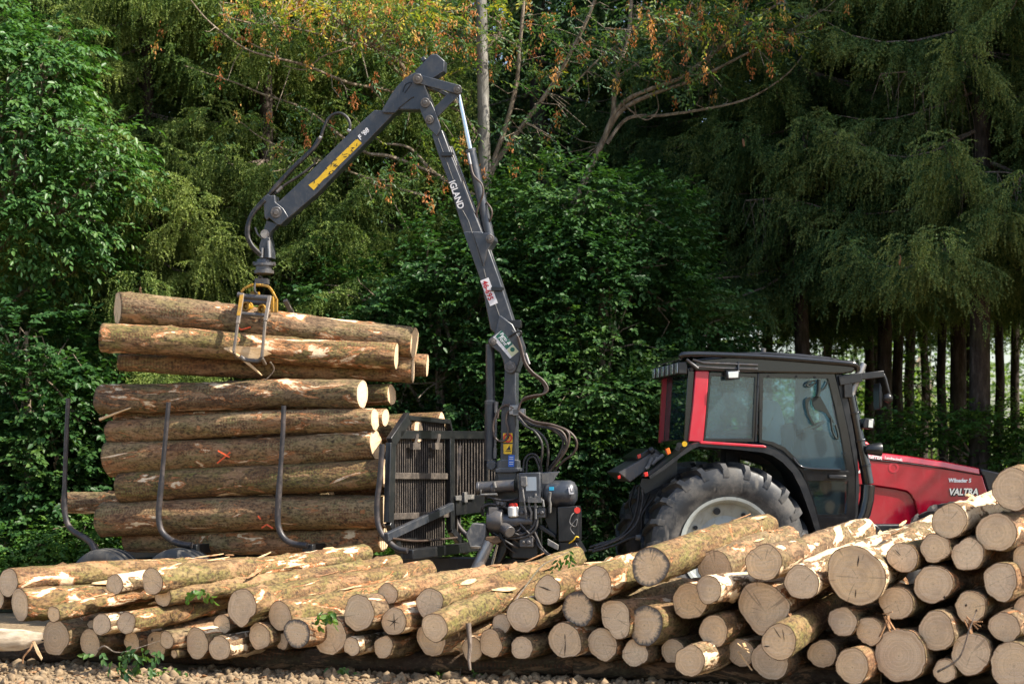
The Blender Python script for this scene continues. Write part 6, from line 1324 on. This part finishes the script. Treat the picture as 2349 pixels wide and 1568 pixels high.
def leafy(name, root, lobes, n, mat, L, W, rng, n_leaf=9, slen=(.25, .5), tint0=.5, droop=.25, pend=.25, trunk=None, gaps=0.0, tilt_up=.15):
    "crown of leaf sprays plus limbs that reach into every lobe"
    p, u, wh = crown_points(lobes, n, rng)
    if gaps:
        gn = np.array([noise.noise(Vector(a * .9) + Vector((root_seed(name), 0, 0))) for a in p]); k = gn > -gaps
        k = gn > np.quantile(gn, gaps); p, u, wh = p[k], u[k], wh[k]
    n = len(p); h = u.copy(); h[:, 2] = h[:, 2] * .35 + tilt_up; d = unit(h + rng.normal(0, .45, (n, 3)) * [1, 1, .5])
    up = unit(np.array([0, 0, 1.0]) + u * .35 + rng.normal(0, .22, (n, 3)))
    lt = rng.normal(0, .13, len(lobes)); tint = np.clip(tint0 + lt[wh] + rng.normal(0, .09, n), 0, 1)
    V, Q, t = sprays(p, d, up, n_leaf, rng.uniform(*slen, n), L, W, tint, rng, droop, pend)
    link('crown', np_mesh('crown', V, [Q], t), M[mat], root)
    mb = MB(); base, top, r = trunk
    base, top = Vector(base), Vector(top)
    mb.tube(smooth_path([base, base.lerp(top, .4) + Vector((.06, -.04, 0)), top], 4), [r * (1 - .7 * i / 8) for i in range(9)], 10)
    for c, rr in lobes:
        a = base.lerp(top, rng.uniform(.3, .95)); c = Vector(c); mid = a.lerp(c, .5) + Vector((0, 0, .15))
        mb.tube(smooth_path([a, mid, c], 4), [r * .42 * (1 - .75 * i / 8) for i in range(9)], 6)
        for _ in range(4):
            e = c + Vector(unit(rng.normal(size=3)) * np.array(rr) * .85); mb.tube([c.lerp(a, .3), c.lerp(e, .5) + Vector((0, 0, .08)), e], [r * .16, r * .1, .004], 5)
    mb.build('trunk', M['ashbranch'], root, 60)
def root_seed(n): return sum(map(ord, n)) % 97
def tree_root(name, px, Y, label, cat='tree', group=None):
    p = P(px, 0, Y); r = thing(name, Vector((0, 0, 0)), label, cat, group); return r, Vector((p.x, Y, 0))

# --- spruces behind the trailer on the left
SP = 'spruces along the forest edge'
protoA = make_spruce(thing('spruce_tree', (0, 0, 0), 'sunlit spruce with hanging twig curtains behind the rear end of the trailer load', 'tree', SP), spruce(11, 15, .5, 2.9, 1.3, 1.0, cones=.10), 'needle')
p = P(330, 0, 25.2); protoA.location = (p.x, p.y, 0); protoA.rotation_euler = (0, 0, .6)
protoB = make_spruce(thing('spruce_tree', (0, 0, 0), 'sunlit spruce behind the crane grapple', 'tree', SP), spruce(23, 14, .3, 2.8, 1.3, .9, cones=.05), 'needle')
p = P(610, 0, 25.4); protoB.location = (p.x, p.y, 0)
def place(proto, px, Y, rz, sc, label, group=SP):
    p = P(px, 0, Y); return copy_tree(proto, (p.x, Y, 0), rz, sc, label, group)
place(protoA, 800, 27.2, 2.2, .98, 'spruce between the crane stick and the pale trunk, in half shade')
place(protoB, 120, 26.6, 1.3, 1.05, 'spruce half hidden behind the glossy leafed tree at the upper left')
place(protoA, 470, 28.3, 4.0, 1.0, 'spruce standing back in the gap above the raised grapple hoses')
# --- darker spruces on the right, hanging over the tractor
protoC = make_spruce(thing('spruce_tree', (0, 0, 0), 'dark spruce with long hanging twigs above the tractor cab', 'tree', SP), spruce(37, 17, 4.5, 2.8, 1.3, 1.2, cones=.16, drop=.85, trunk_r=.13), 'needleshade')
p = P(1840, 0, 26.6); protoC.location = (p.x, p.y, 0)
protoD = make_spruce(thing('spruce_tree', (0, 0, 0), 'big dark spruce with thick bare lower trunk at the right, cones on its twigs', 'tree', SP), spruce(41, 19, 4.8, 2.9, 1.25, 1.2, cones=.28, drop=.85, trunk_r=.155), 'needleshade')
p = P(2248, 0, 24.6); protoD.location = (p.x, p.y, 0); protoD.rotation_euler = (0, 0, 2.0)
place(protoC, 2030, 27.8, 1.1, (1, 1, 1.04), 'dark spruce behind the exhaust stack of the tractor')
place(protoC, 2440, 25.4, 3.6, .98, 'spruce at the far right edge hanging into the frame')
place(protoD, 2195, 28.5, 4.4, (.9, .9, 1.02), 'slimmer dark spruce trunk right behind the big one at the right')
place(protoC, 1640, 28.6, 5.2, (1, 1, .97), 'dark spruce between the pale trunk tree and the tractor cab')
# --- shade giving forest to the right of the frame
for i, (X, Y, s) in enumerate(((8.8, 21.9, .95), (10.9, 21.0, .95), (11.5, 25, 1.05), (14.0, 22.5, 1.0), (11.2, 28, 1.0), (13, 29, 1.0))):
    copy_tree(protoD if i % 2 else protoC, (X, Y, 0), i * 1.7, s, 'dark spruce of the same forest edge beyond the right edge of the photo', 'spruces beyond the right edge')
# --- deeper forest
DG = 'spruces deep inside the forest'
protoE = make_spruce(thing('spruce_tree', (0, 0, 0), 'dark spruce deep in the forest, only glimpsed between nearer trees', 'tree', DG), spruce(53, 18, .6, 2.8, .6, 1.0, zmax=9, fat=2.2), 'needleshade')
protoE.location = (-9.5, 30, 0)
rng = random.Random(9)
for i, (X, Y) in enumerate(((-11.6, 28.5), (-7.2, 30.4), (-5.4, 32.5), (-3.4, 30.2), (-1.5, 32), (0.4, 29.6), (2.0, 32), (-8.3, 34), (-6, 36), (-2.6, 35), (.3, 35.5), (-11.2, 36), (-4.4, 38), (-.9, 38.5), (-15, 40), (-12.5, 42), (-10, 40.5), (-7.4, 42.5), (-5, 41), (-2.4, 42.5), (0, 41), (1.8, 37.5), (2.9, 41.5), (-14, 35), (-13, 31.5))):
    copy_tree(protoE, (X, Y, 0), rng.uniform(0, 6), (1.05, 1.05, rng.uniform(.92, 1.1)), 'dark spruce deep in the forest, only glimpsed between nearer trees', DG)
protoF = make_spruce(thing('spruce_tree', (0, 0, 0), 'slender forest spruce with a bare trunk seen against the light at the right', 'tree', 'bare trunked spruces on the right'), spruce(61, 17, 4.6, 2.3, .6, 1.1, zmax=9, trunk_r=.10, fat=2.0), 'needleshade')
protoF.location = P(2063, 0, 30) * 1.0; protoF.location.z = 0
for i, (px, Y, lab) in enumerate(((2163, 29, 'dark bare trunk right of the mirror, leftmost of the close pair'), (2196, 30.5, 'thin dark bare trunk beside the leftmost of the close pair'), (1992, 33, 'brownish bare trunk between exhaust stack and mirror'), (2120, 37, 'thin bare trunk far back between the mirror and the close pair'), (2330, 33, 'bare trunk near the right edge behind the big spruce'), (1900, 35, 'bare trunked spruce hidden behind the tractor cab windows'), (1760, 33, 'bare trunked spruce seen through the rear cab glass'), (1600, 36, 'bare trunked spruce left of the tractor in deep shade'), (2010, 41, 'farthest thin bare trunk right of the exhaust stack'), (2260, 39, 'thin bare trunk far back behind the big spruce'), (2090, 34, 'thin bare trunk just right of the leaning mirror ball'), (2225, 35, 'bare trunk hidden close behind the big spruce trunk'), (2290, 31, 'bare trunk just right of the big spruce trunk'), (2030, 38, 'distant bare trunk seen through the mirror arm'))):
    p = P(px, 0, Y); copy_tree(protoF, (p.x, Y, 0), i * 1.3, (rng.uniform(.8, 1.2), rng.uniform(.8, 1.2), 1.02), lab, 'bare trunked spruces on the right')
# --- broadleaved trees and shrubs
def E(px, py, Y, rx, ry, rz):
    p = P(px, py, Y); return ((p.x, p.y, p.z), (rx, ry, rz))
r = thing('cherry_tree', (0, 0, 0), 'bright glossy leafed tree at the upper left edge of the photo', 'tree'); BASE[r.name] = Vector((0, 0, 0))
Y = 23.2
leafy('cherry', r, [E(20, 170, Y, .85, .8, .55), E(110, 190, Y - .2, .5, .6, .45), E(60, 330, Y - .3, .95, .9, .55), E(200, 330, Y - .2, .65, .6, .40), E(230, 420, Y - .1, .60, .6, .40), E(40, 470, Y - .3, .9, .8, .5), E(150, 520, Y, .75, .7, .42), E(-120, 300, Y, 1.0, 1, 1.3), E(40, 590, Y + .1, .8, .7, .40), E(130, 110, Y + .1, .45, .5, .3), E(-60, 90, Y, .7, .7, .6), E(180, 600, Y + .2, .5, .6, .28)], 3000, 'cherry', .092, .043, np.random.default_rng(3), 9, (.25, .48), .55, .35, .5, trunk=(P(-150, 1370, 23.6), P(-40, 150, 23.4), .12), gaps=.12)
BG = 'leafy shrubs of the forest edge'
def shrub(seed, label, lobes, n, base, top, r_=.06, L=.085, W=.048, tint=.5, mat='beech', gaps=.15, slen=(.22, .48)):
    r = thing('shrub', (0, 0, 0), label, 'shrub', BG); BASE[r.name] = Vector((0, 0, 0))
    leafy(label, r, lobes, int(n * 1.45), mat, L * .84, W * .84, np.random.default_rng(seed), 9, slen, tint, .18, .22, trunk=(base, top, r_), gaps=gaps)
    return r
Y = 23.0
shrub(5, 'dark broad leaved shrub at the left edge beside the rear trailer stake', [E(30, 760, Y, .8, .7, .4), E(140, 800, Y, .6, .6, .42), E(60, 900, Y, .9, .7, .5), E(190, 980, Y, .55, .6, .5), E(30, 1050, Y, .9, .7, .5), E(150, 1120, Y, .6, .6, .4), E(40, 1210, Y, .9, .8, .45), E(180, 1240, Y, .6, .6, .35), E(280, 1000, Y + .6, .6, .6, .8), E(-120, 950, Y, 1, .9, 1.2)], 2000, P(60, 1400, Y), P(60, 760, Y), .07, .11, .062, .38)
Y = 23.8
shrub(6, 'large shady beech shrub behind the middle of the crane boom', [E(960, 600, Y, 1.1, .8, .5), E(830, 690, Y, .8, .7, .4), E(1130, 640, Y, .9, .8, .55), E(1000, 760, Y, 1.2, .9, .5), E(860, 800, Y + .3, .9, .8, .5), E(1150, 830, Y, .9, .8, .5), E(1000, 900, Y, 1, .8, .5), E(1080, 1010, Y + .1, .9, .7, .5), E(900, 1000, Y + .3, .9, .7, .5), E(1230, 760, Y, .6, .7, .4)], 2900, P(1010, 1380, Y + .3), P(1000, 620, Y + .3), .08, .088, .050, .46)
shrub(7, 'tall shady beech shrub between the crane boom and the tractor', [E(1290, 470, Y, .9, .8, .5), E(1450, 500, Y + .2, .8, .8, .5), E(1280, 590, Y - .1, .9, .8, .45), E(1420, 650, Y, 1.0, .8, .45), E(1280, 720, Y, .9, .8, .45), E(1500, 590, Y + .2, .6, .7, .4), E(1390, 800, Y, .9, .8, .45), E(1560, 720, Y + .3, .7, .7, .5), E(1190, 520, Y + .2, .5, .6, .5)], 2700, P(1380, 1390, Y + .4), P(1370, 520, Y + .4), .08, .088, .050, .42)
Y = 23.3
shrub(8, 'low green shrub right of the crane column, behind the air tank', [E(1320, 900, Y, .8, .7, .45), E(1440, 920, Y, .7, .6, .45), E(1290, 1010, Y, .8, .6, .4), E(1400, 1040, Y, .7, .6, .4), E(1340, 1130, Y, .8, .6, .35), E(1390, 1220, Y, .6, .5, .35), E(1270, 1240, Y, .6, .5, .3)], 1700, P(1350, 1400, Y + .2), P(1350, 900, Y + .2), .05, .085, .048, .56)
shrub(9, 'dim shrub between the tractor cab and the low green shrub', [E(1530, 880, Y + .8, .7, .7, .5), E(1600, 780, Y + 1.2, .7, .7, .5), E(1500, 1000, Y + .9, .5, .6, .4), E(1440, 1150, Y + .8, .5, .5, .4)], 900, P(1540, 1400, Y + 1), P(1540, 860, Y + 1), .05, .085, .048, .42)
shrub(10, 'light green undergrowth bush right of the tractor hood', [E(2160, 985, 24.4, .7, .6, .25), E(2260, 1010, 24.6, .6, .6, .3), E(2340, 1000, 24.3, .6, .6, .4), E(2100, 1030, 24.6, .5, .5, .2), E(2230, 1070, 24.5, .9, .6, .35), E(2400, 1080, 24.3, .6, .6, .5)], 1300, P(2240, 1380, 24.6), P(2230, 1000, 24.6), .04, .075, .045, .5, 'lowleaf', .25)
shrub(11, 'low green weeds under the trailer behind the headboard', [E(1010, 1260, 22.8, .5, .4, .2), E(1050, 1230, 22.9, .4, .4, .25), E(1090, 1270, 22.8, .4, .4, .2), E(950, 1270, 22.8, .4, .4, .2)], 420, P(1040, 1400, 23), P(1040, 1240, 23), .03, .07, .042, .5, 'lowleaf', .1)
shrub(12, 'bright low bush under the rear trailer stake at the left', [E(180, 1230, 22.4, .45, .4, .22), E(70, 1275, 22.3, .6, .4, .16), E(-20, 1260, 22.3, .4, .4, .2), E(240, 1270, 22.5, .3, .3, .15)], 480, P(150, 1400, 22.6), P(150, 1240, 22.6), .03, .07, .042, .55, 'lowleaf', .1)
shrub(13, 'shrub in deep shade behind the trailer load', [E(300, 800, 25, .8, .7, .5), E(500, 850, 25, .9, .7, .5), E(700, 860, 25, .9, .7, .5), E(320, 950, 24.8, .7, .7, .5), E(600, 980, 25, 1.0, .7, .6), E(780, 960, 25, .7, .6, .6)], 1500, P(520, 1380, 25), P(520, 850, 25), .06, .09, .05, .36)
for i, (px, Y, w_, h0, h1, lab) in enumerate(((2130, 33, 1.0, 1000, 840, 'dim sapling thicket behind the close pair of bare trunks'), (1890, 32, 1.2, 950, 760, 'dim sapling thicket behind the tractor cab'))):
    shrub(30 + i, lab, [E(px + dx, h0 + (h1 - h0) * f, Y + dx * .004, w_ * .7, .8, .45) for dx, f in ((0, 0), (-60, .3), (50, .35), (-20, .65), (30, .95), (-70, .9))], 190, P(px, 1330, Y), P(px, h1, Y), .035, .10, .06, .5, 'lowleaf', .35)
# --- far sunlit greenery behind the thin forest strip
FG = 'sunlit trees beyond the forest strip'
proto_far = thing('young_tree', (0, 0, 0), 'sunlit light green young tree beyond the forest strip, glimpsed between dark trunks', 'tree', FG); BASE[proto_far.name] = Vector((0, 0, 0))
leafy('far', proto_far, [((0, 0, 3.2), (1.6, 1.6, 1.1)), ((-1.0, .2, 2.2), (1.2, 1.2, .8)), ((1.1, 0, 2.0), (1.2, 1.2, .8)), ((.2, -.4, 1.2), (1.6, 1.4, .8)), ((0, 0, 5.0), (1.0, 1.0, 1.2))], 520, 'farleaf', .15, .095, np.random.default_rng(15), 7, (.3, .6), .5, trunk=((0, 0, 0), (0, 0, 3.6), .07), gaps=.3)
proto_far.location = (6.2, 52, 0)
for i, (X, Y, s) in enumerate(((6.9, 38, .5), (8.9, 39, .55), (10.6, 38.5, .6), (5.9, 42, .55), (7.6, 41, .62), (9.6, 43, .6), (11.4, 42, .7), (8.6, 45, .8), (9.0, 50, 1.1), (11.6, 53, 1.2), (14.4, 51, 1.0), (3.0, 54, .9), (12.8, 60, 1.5), (8.0, 62, 1.5), (17, 60, 1.5), (-1, 52, 1), (-5, 53, 1.1), (-10, 52, 1.2), (-15, 53, 1.2), (10.2, 47.5, .75), (13.2, 47.8, .7), (7.4, 48, .7))):
    copy_tree(proto_far, (X, Y, 0), i * 1.9, s, 'sunlit light green young tree beyond the forest strip, glimpsed between dark trunks', FG)

# --- the pale trunked ash tree with yellowing leaves and brown winged seeds
ash = thing('ash_tree', (0, 0, 0), 'pale trunked tree with yellowing leaves and brown seed clusters over the crane', 'tree'); BASE[ash.name] = Vector((0, 0, 0))
Y = 24.6
def br(pts, r0, r1, dy=0.0, mb=None, dys=None):
    n = len(pts); q = [P(x, y, Y + dy + (dys[i] if dys else 0)) for i, (x, y) in enumerate(pts)]; s = smooth_path(q, 5)
    mb.tube(s, [r0 + (r1 - r0) * i / (len(s) - 1) for i in range(len(s))], 8 if r0 > .03 else 5)
    return s
mb = MB(); trunk_p = br([(1130, 1400), (1122, 900), (1118, 560), (1112, 400), (1108, 200), (1104, 0), (1100, -200)], .088, .068, -.5, mb); mb.build('trunk', M['ashtrunk'], ash, 60)
mb = MB(); B = []
def addb(*a, **k): s = br(*a, mb=mb, **k); B.append(s)
addb([(1116, 480), (1128, 395), (1190, 300), (1270, 190), (1340, 60), (1380, -40)], .040, .02, dys=[0, 0, -.1, -.2, -.3, -.4])
addb([(1120, 400), (1160, 290), (1185, 190), (1192, 110), (1200, 20), (1205, -60)], .034, .018, dys=[0, -.05, -.1, -.15, -.2, -.2])
addb([(1118, 330), (1090, 300), (1060, 260), (1020, 240)], .03, .01)
addb([(1050, 240), (1000, 200), (960, 190), (900, 130), (840, 95), (790, 60), (740, 20), (700, -30)], .040, .014, dys=[0, -.3, -.5, -.8, -1, -1.1, -1.2, -1.3])
addb([(1000, 210), (920, 170), (860, 110), (800, 100), (720, 75), (640, 60), (560, 50), (500, 30)], .030, .008, dys=[0, -.3, -.6, -.8, -1, -1, -1.1, -1.2])
addb([(960, 230), (880, 205), (800, 190), (700, 150), (620, 130), (560, 110), (480, 50), (430, -10)], .026, .008, dys=[-.2, -.4, -.7, -.9, -1, -1.1, -1.2, -1.2])
addb([(1000, 400), (900, 360), (840, 350), (780, 310), (700, 250), (600, 215), (540, 190), (420, 150)], .028, .007, dys=[0, -.2, -.2, -.4, -.5, -.6, -.7, -.8])
addb([(1110, 460), (1000, 400), (940, 340), (880, 330)], .035, .012)
addb([(980, 450), (900, 430), (820, 400), (740, 370), (650, 340), (590, 310), (560, 285)], .018, .005, dys=[0, -.2, -.4, -.5, -.5, -.5, -.5])
addb([(800, 110), (740, 130), (700, 160), (650, 150)], .012, .005, dy=-.9); addb([(640, 130), (560, 90), (520, 40), (500, 0)], .012, .004, dy=-1)
addb([(1110, 120), (1150, 60), (1090, 20), (1060, -30)], .018, .008); addb([(1190, 110), (1130, 80), (1060, 105)], .016, .006, dy=-.2)
# right hand fork
addb([(1310, 480), (1380, 330), (1405, 270), (1412, 180), (1440, 90), (1450, -30)], .042, .022, dy=.3)
addb([(1381, 328), (1430, 235), (1560, 180), (1600, 150), (1680, 90), (1740, 40), (1800, 0)], .032, .010, dys=[.3, .2, 0, 0, -.1, -.2, -.3])
addb([(1390, 305), (1430, 250), (1500, 215), (1600, 180), (1700, 130), (1790, 85), (1850, 45)], .035, .008, dys=[.3, .2, .1, 0, -.1, -.2, -.2])
addb([(1392, 330), (1440, 272), (1520, 265), (1620, 250), (1720, 225), (1800, 175), (1840, 130)], .028, .006, dys=[.3, .3, .2, .1, .1, 0, 0])
addb([(1430, 240), (1480, 275), (1510, 250), (1500, 200)], .012, .004, dy=.1); addb([(1412, 180), (1500, 120), (1560, 60), (1600, -20)], .022, .008, dys=[.3, .1, 0, 0])
addb([(1300, 210), (1380, 130), (1430, 90), (1460, 20)], .015, .006, dy=-.1); addb([(1600, 180), (1650, 110), (1720, 60)], .012, .004, dy=-.1)
mb.build('branches', M['ashbranch'], ash, 60)
def ash_leaves():
    rng = np.random.default_rng(77); pts = []
    for s in B:
        L = len(s)
        for i in range(L):
            if i / L < .18: continue
            pts.append((np.array(s[i]), unit(np.array(s[min(i + 1, L - 1)]) - np.array(s[max(i - 1, 0)]) + 1e-6)))
    return pts
pts = ash_leaves(); rng = np.random.default_rng(78)
zones = [(840, 50, 300, 75, 370, .44), (620, 30, 160, 50, 110, .38), (980, 110, 140, 85, 150, .36), (850, 15, 240, 30, 210, .72), (1100, 60, 80, 90, 90, .36), (1660, 40, 200, 60, 280, .42), (1500, 90, 150, 90, 150, .26), (1300, 110, 150, 110, 150, .2), (760, 230, 240, 90, 80, .22), (680, 340, 160, 60, 50, .22), (1570, 170, 140, 60, 60, .26), (1040, 330, 110, 90, 60, .2), (1220, 310, 110, 100, 70, .18), (1780, 70, 80, 60, 90, .42), (900, 420, 180, 70, 50, .22)]
A_p, A_d, A_t = [], [], []; S_p = []
for (cx, cy, sx, sy, n, tint) in zones:
    x = cx + sx * rng.normal(0, .55, n); y = cy + sy * rng.normal(0, .55, n)
    for k in range(n):
        dep = Y - .3 + rng.normal(0, .55) - (.6 if x[k] < 1000 else 0); q = np.array(P(x[k], y[k], dep)); A_p.append(q); A_t.append(np.clip(tint + rng.normal(0, .2), 0, 1))
        if rng.random() < (.17 if tint > .34 else .16 if tint > .2 else .09): S_p.append(np.array(P(x[k] + rng.normal(0, 14), y[k] + 8 + rng.normal(0, 10), dep - .05)))
A_p = np.array(A_p); A_t = np.array(A_t); n = len(A_p)
d = unit(rng.normal(size=(n, 3)) * [1, 1, .35] + [0, 0, -.15]); up = unit(np.array([0, 0, 1.0]) + rng.normal(0, .45, (n, 3)))
V, Q, t = sprays(A_p, d, up, 9, rng.uniform(.20, .32, n), .068, .026, A_t, rng, .35, .25)
link('crown', np_mesh('crown', V, [Q], t), M['ashleaf'], ash)
S_p = np.array(S_p); m = len(S_p); k = 20; j = np.repeat(np.arange(m), k)
base = S_p[j] + rng.normal(0, 1, (m * k, 3)) * [.024, .024, .055]; dd = unit(rng.normal(size=(m * k, 3)) * .45 + [0, 0, -1.0]); nn = unit(rng.normal(size=(m * k, 3)))
V, Q, t = leaves(base, dd, nn, np.full(m * k, .045), np.full(m * k, .016), np.clip(rng.normal(.5, .25, m)[j], 0, 1), np.full(m * k, .1), rng)
o = link('seed_clusters', np_mesh('seed_clusters', V, [Q], t), M['seeds'], ash); o['kind'] = 'stuff'
# thin twigs that carry the leaves
mb = MB(); bp = np.array([q for q, _ in pts])
for i in range(0, n, 3):
    q = A_p[i]; b = bp[np.argmin(((bp - q) ** 2).sum(1))]; mid = (q + b) / 2 + rng.normal(0, .06, 3); mb.tube([Vector(b), Vector(mid), Vector(q)], [.007, .005, .003], 4, caps=False)
mb.build('twigs', M['ashbranch'], ash, 60)
# --- dead twigs hanging in the right hand spruces and sprigs on the pile
def sprig(name, label, cat, stem, r, lobes_p, L, W, mat, seed, nl=7, sl=.2):
    root = thing(name, stem[0], label, cat); rng = np.random.default_rng(seed); mb = MB()
    s = smooth_path(stem, 6); mb.tube(s, [r * (1 - .7 * i / (len(s) - 1)) for i in range(len(s))], 6); mb.build('stem', M['twig'], root, 60)
    p = np.array([list(q) for q in lobes_p]); n = len(p); d = unit(rng.normal(size=(n, 3)) * [1, .6, .5] + [0, -.1, -.7]); up = unit(rng.normal(size=(n, 3)) * .6 + [0, -1.0, .3])
    V, Q, t = sprays(p, d, up, nl, np.full(n, sl), L, W, np.clip(rng.normal(.6, .2, n), 0, 1), rng, .3, .4)
    me = np_mesh('leaves', V - np.array(BASE[root.name]), [Q], t); link('leaves', me, M[mat], root); return root
Yt = 15.45
rg = random.Random(3)
sprig('leafy_twig', 'leafy green twig hanging over the bottom logs at the lower left', 'twig', [P(225, 1490, Yt), P(240, 1481, Yt - .05), P(262, 1494, Yt - .08), P(285, 1494, Yt - .08), P(320, 1484, Yt - .05), P(368, 1468, Yt)], .008, [P(x, y, Yt - .1 - .05 * rg.random()) for x, y in ((218, 1500), (232, 1495), (258, 1512), (268, 1505), (275, 1515), (288, 1490), (300, 1488), (312, 1492), (322, 1490), (330, 1500), (318, 1505), (300, 1500), (340, 1528), (350, 1540), (365, 1488), (372, 1494), (262, 1530), (290, 1535), (280, 1520), (268, 1525))], .062, .034, 'beech', 4, 5, .10)
sprig('leafy_twig', 'small green twig lying on the back of the scraped left log', 'twig', [P(446, 1360, 16.0), P(460, 1352, 16.0), P(475, 1355, 16.0)], .005, [P(x, y, 15.95) for x, y in ((450, 1350), (458, 1348), (465, 1352), (472, 1356), (446, 1358))], .06, .04, 'lowleaf', 5, 5, .1)
sprig('leafy_twig', 'small green twig caught between the torn green log and a large round end', 'twig', [P(722, 1420, 15.4), P(740, 1408, 15.4), P(768, 1402, 15.4)], .005, [P(x, y, 15.35) for x, y in ((725, 1412), (735, 1408), (748, 1404), (758, 1402), (768, 1400), (730, 1418))], .07, .035, 'lowleaf', 6, 5, .1)
sprig('sapling_twig', 'slender leaning sapling twig with few leaves in front of the crane foot', 'twig', [P(1165, 1402, 15.6), P(1180, 1380, 15.7), P(1205, 1345, 16.0), P(1240, 1300, 16.5), P(1265, 1284, 16.8), P(1308, 1263, 17.2)], .010, [P(x, y, 16.9) for x, y in ((1280, 1283), (1286, 1275), (1305, 1262), (1312, 1268), (1308, 1278))], .075, .028, 'lowleaf', 7, 5, .13)
for i, (px, py, lab) in enumerate(((345, 1543, 'tiny green weed on the soil in front of the leafy twig'), (775, 1532, 'tiny green weed at the foot of the pile left of centre'), (1055, 1556, 'tiny green weed at the bottom edge below the hanging stick'), (395, 1533, 'tiny green weed at the foot of the pile under the thinnest log end'))):
    Yw = 15.6; p = P(px, py, Yw); p.z = .02
    sprig('weed', lab, 'weed', [p, p + Vector((.01, 0, .06))], .004, [p + Vector((rg.uniform(-.12, .12), rg.uniform(-.05, .05), rg.uniform(.0, .06))) for _ in range(8)], .05, .03, 'lowleaf', 20 + i, 5, .08)
# bare hanging twigs among the right hand spruces
mb_root = None
for i, (px, py, n_, Yd, lab) in enumerate(((2110, 190, 9, 24.4, 'bare dead twigs hanging in the upper right spruce, left of the trunk pair'), (2300, 420, 8, 23.6, 'bare dead twigs hanging at the right edge below the bright spruce tips'), (1990, 330, 8, 25.2, 'bare dead twigs hanging above the tractor exhaust'), (1800, 480, 7, 25.4, 'bare dead twigs hanging above the tractor roof'), (1560, 110, 6, 25.4, 'bare dead twigs right of the brown seed clusters'))):
    rg = random.Random(90 + i); mb = MB()
    a = P(px - 90, py - 20, Yd); b = P(px + 100, py, Yd); s = smooth_path([a, a.lerp(b, .5) + Vector((0, 0, .08)), b], 6); mb.tube(s, .010, 5)
    for k in range(n_ * 2):
        q = s[rg.randrange(len(s))]; l = rg.uniform(.25, .95); q2 = q + Vector((rg.uniform(-.12, .12), rg.uniform(-.1, .1), -l * .5)); q3 = q2 + Vector((rg.uniform(-.08, .08), 0, -l * .5)); mb.tube(smooth_path([q, q2, q3], 4), [.006 - .0045 * j / 8 for j in range(9)], 4)
    tag(mb.build('dead_branch', M['twig'], None, 60), lab, 'branch')
# ---------------------------------------------------------------- camera, light
cam = bpy.data.cameras.new('camera'); co = bpy.data.objects.new('camera', cam); C.objects.link(co)
co.location = (0, 0, H); co.rotation_euler = (PI / 2, 0, 0); cam.sensor_width = 36; cam.lens = 36 * F / 2349.0
cam.shift_y = (HOR - 784.0) / 2349.0; cam.shift_x = 0; cam.clip_end = 400; cam.clip_start = .1
cam.dof.use_dof = True; cam.dof.focus_distance = 18.6; cam.dof.aperture_fstop = 2.4
bpy.context.scene.camera = co
sun = bpy.data.lights.new('sun', 'SUN'); sun.energy = 5.0; sun.angle = math.radians(.55); sun.color = (1.0, .925, .80)
so = bpy.data.objects.new('sun', sun); C.objects.link(so)
sdir = Vector((SUN_AZ.x * math.cos(SUN_EL), SUN_AZ.y * math.cos(SUN_EL), math.sin(SUN_EL)))
so.rotation_mode = 'QUATERNION'; so.rotation_quaternion = sdir.to_track_quat('Z', 'Y'); so.location = sdir * 60
w = bpy.data.worlds.new('World'); bpy.context.scene.world = w; w.use_nodes = True
nt = w.node_tree; nt.nodes.clear(); out = nt.nodes.new('ShaderNodeOutputWorld'); bg = nt.nodes.new('ShaderNodeBackground'); sky = nt.nodes.new('ShaderNodeTexSky')
sky.sky_type = 'NISHITA'; sky.sun_disc = False; sky.sun_elevation = SUN_EL; sky.sun_rotation = math.atan2(SUN_AZ.x, SUN_AZ.y); sky.dust_density = 2.0; sky.air_density = 1.0
bg.inputs[1].default_value = .135; nt.links.new(sky.outputs[0], bg.inputs[0]); nt.links.new(bg.outputs[0], out.inputs[0])
sc = bpy.context.scene
sc.view_settings.view_transform = 'Standard'; sc.view_settings.look = 'None'; sc.view_settings.gamma = 1; sc.view_settings.exposure = 1.12
sc.render.engine = 'CYCLES'; cy_ = sc.cycles; cy_.max_bounces = 7; cy_.diffuse_bounces = 3; cy_.glossy_bounces = 3; cy_.transmission_bounces = 4; cy_.transparent_max_bounces = 8
cy_.use_denoising = True; cy_.sample_clamp_indirect = 6.0; cy_.caustics_reflective = False; cy_.caustics_refractive = False
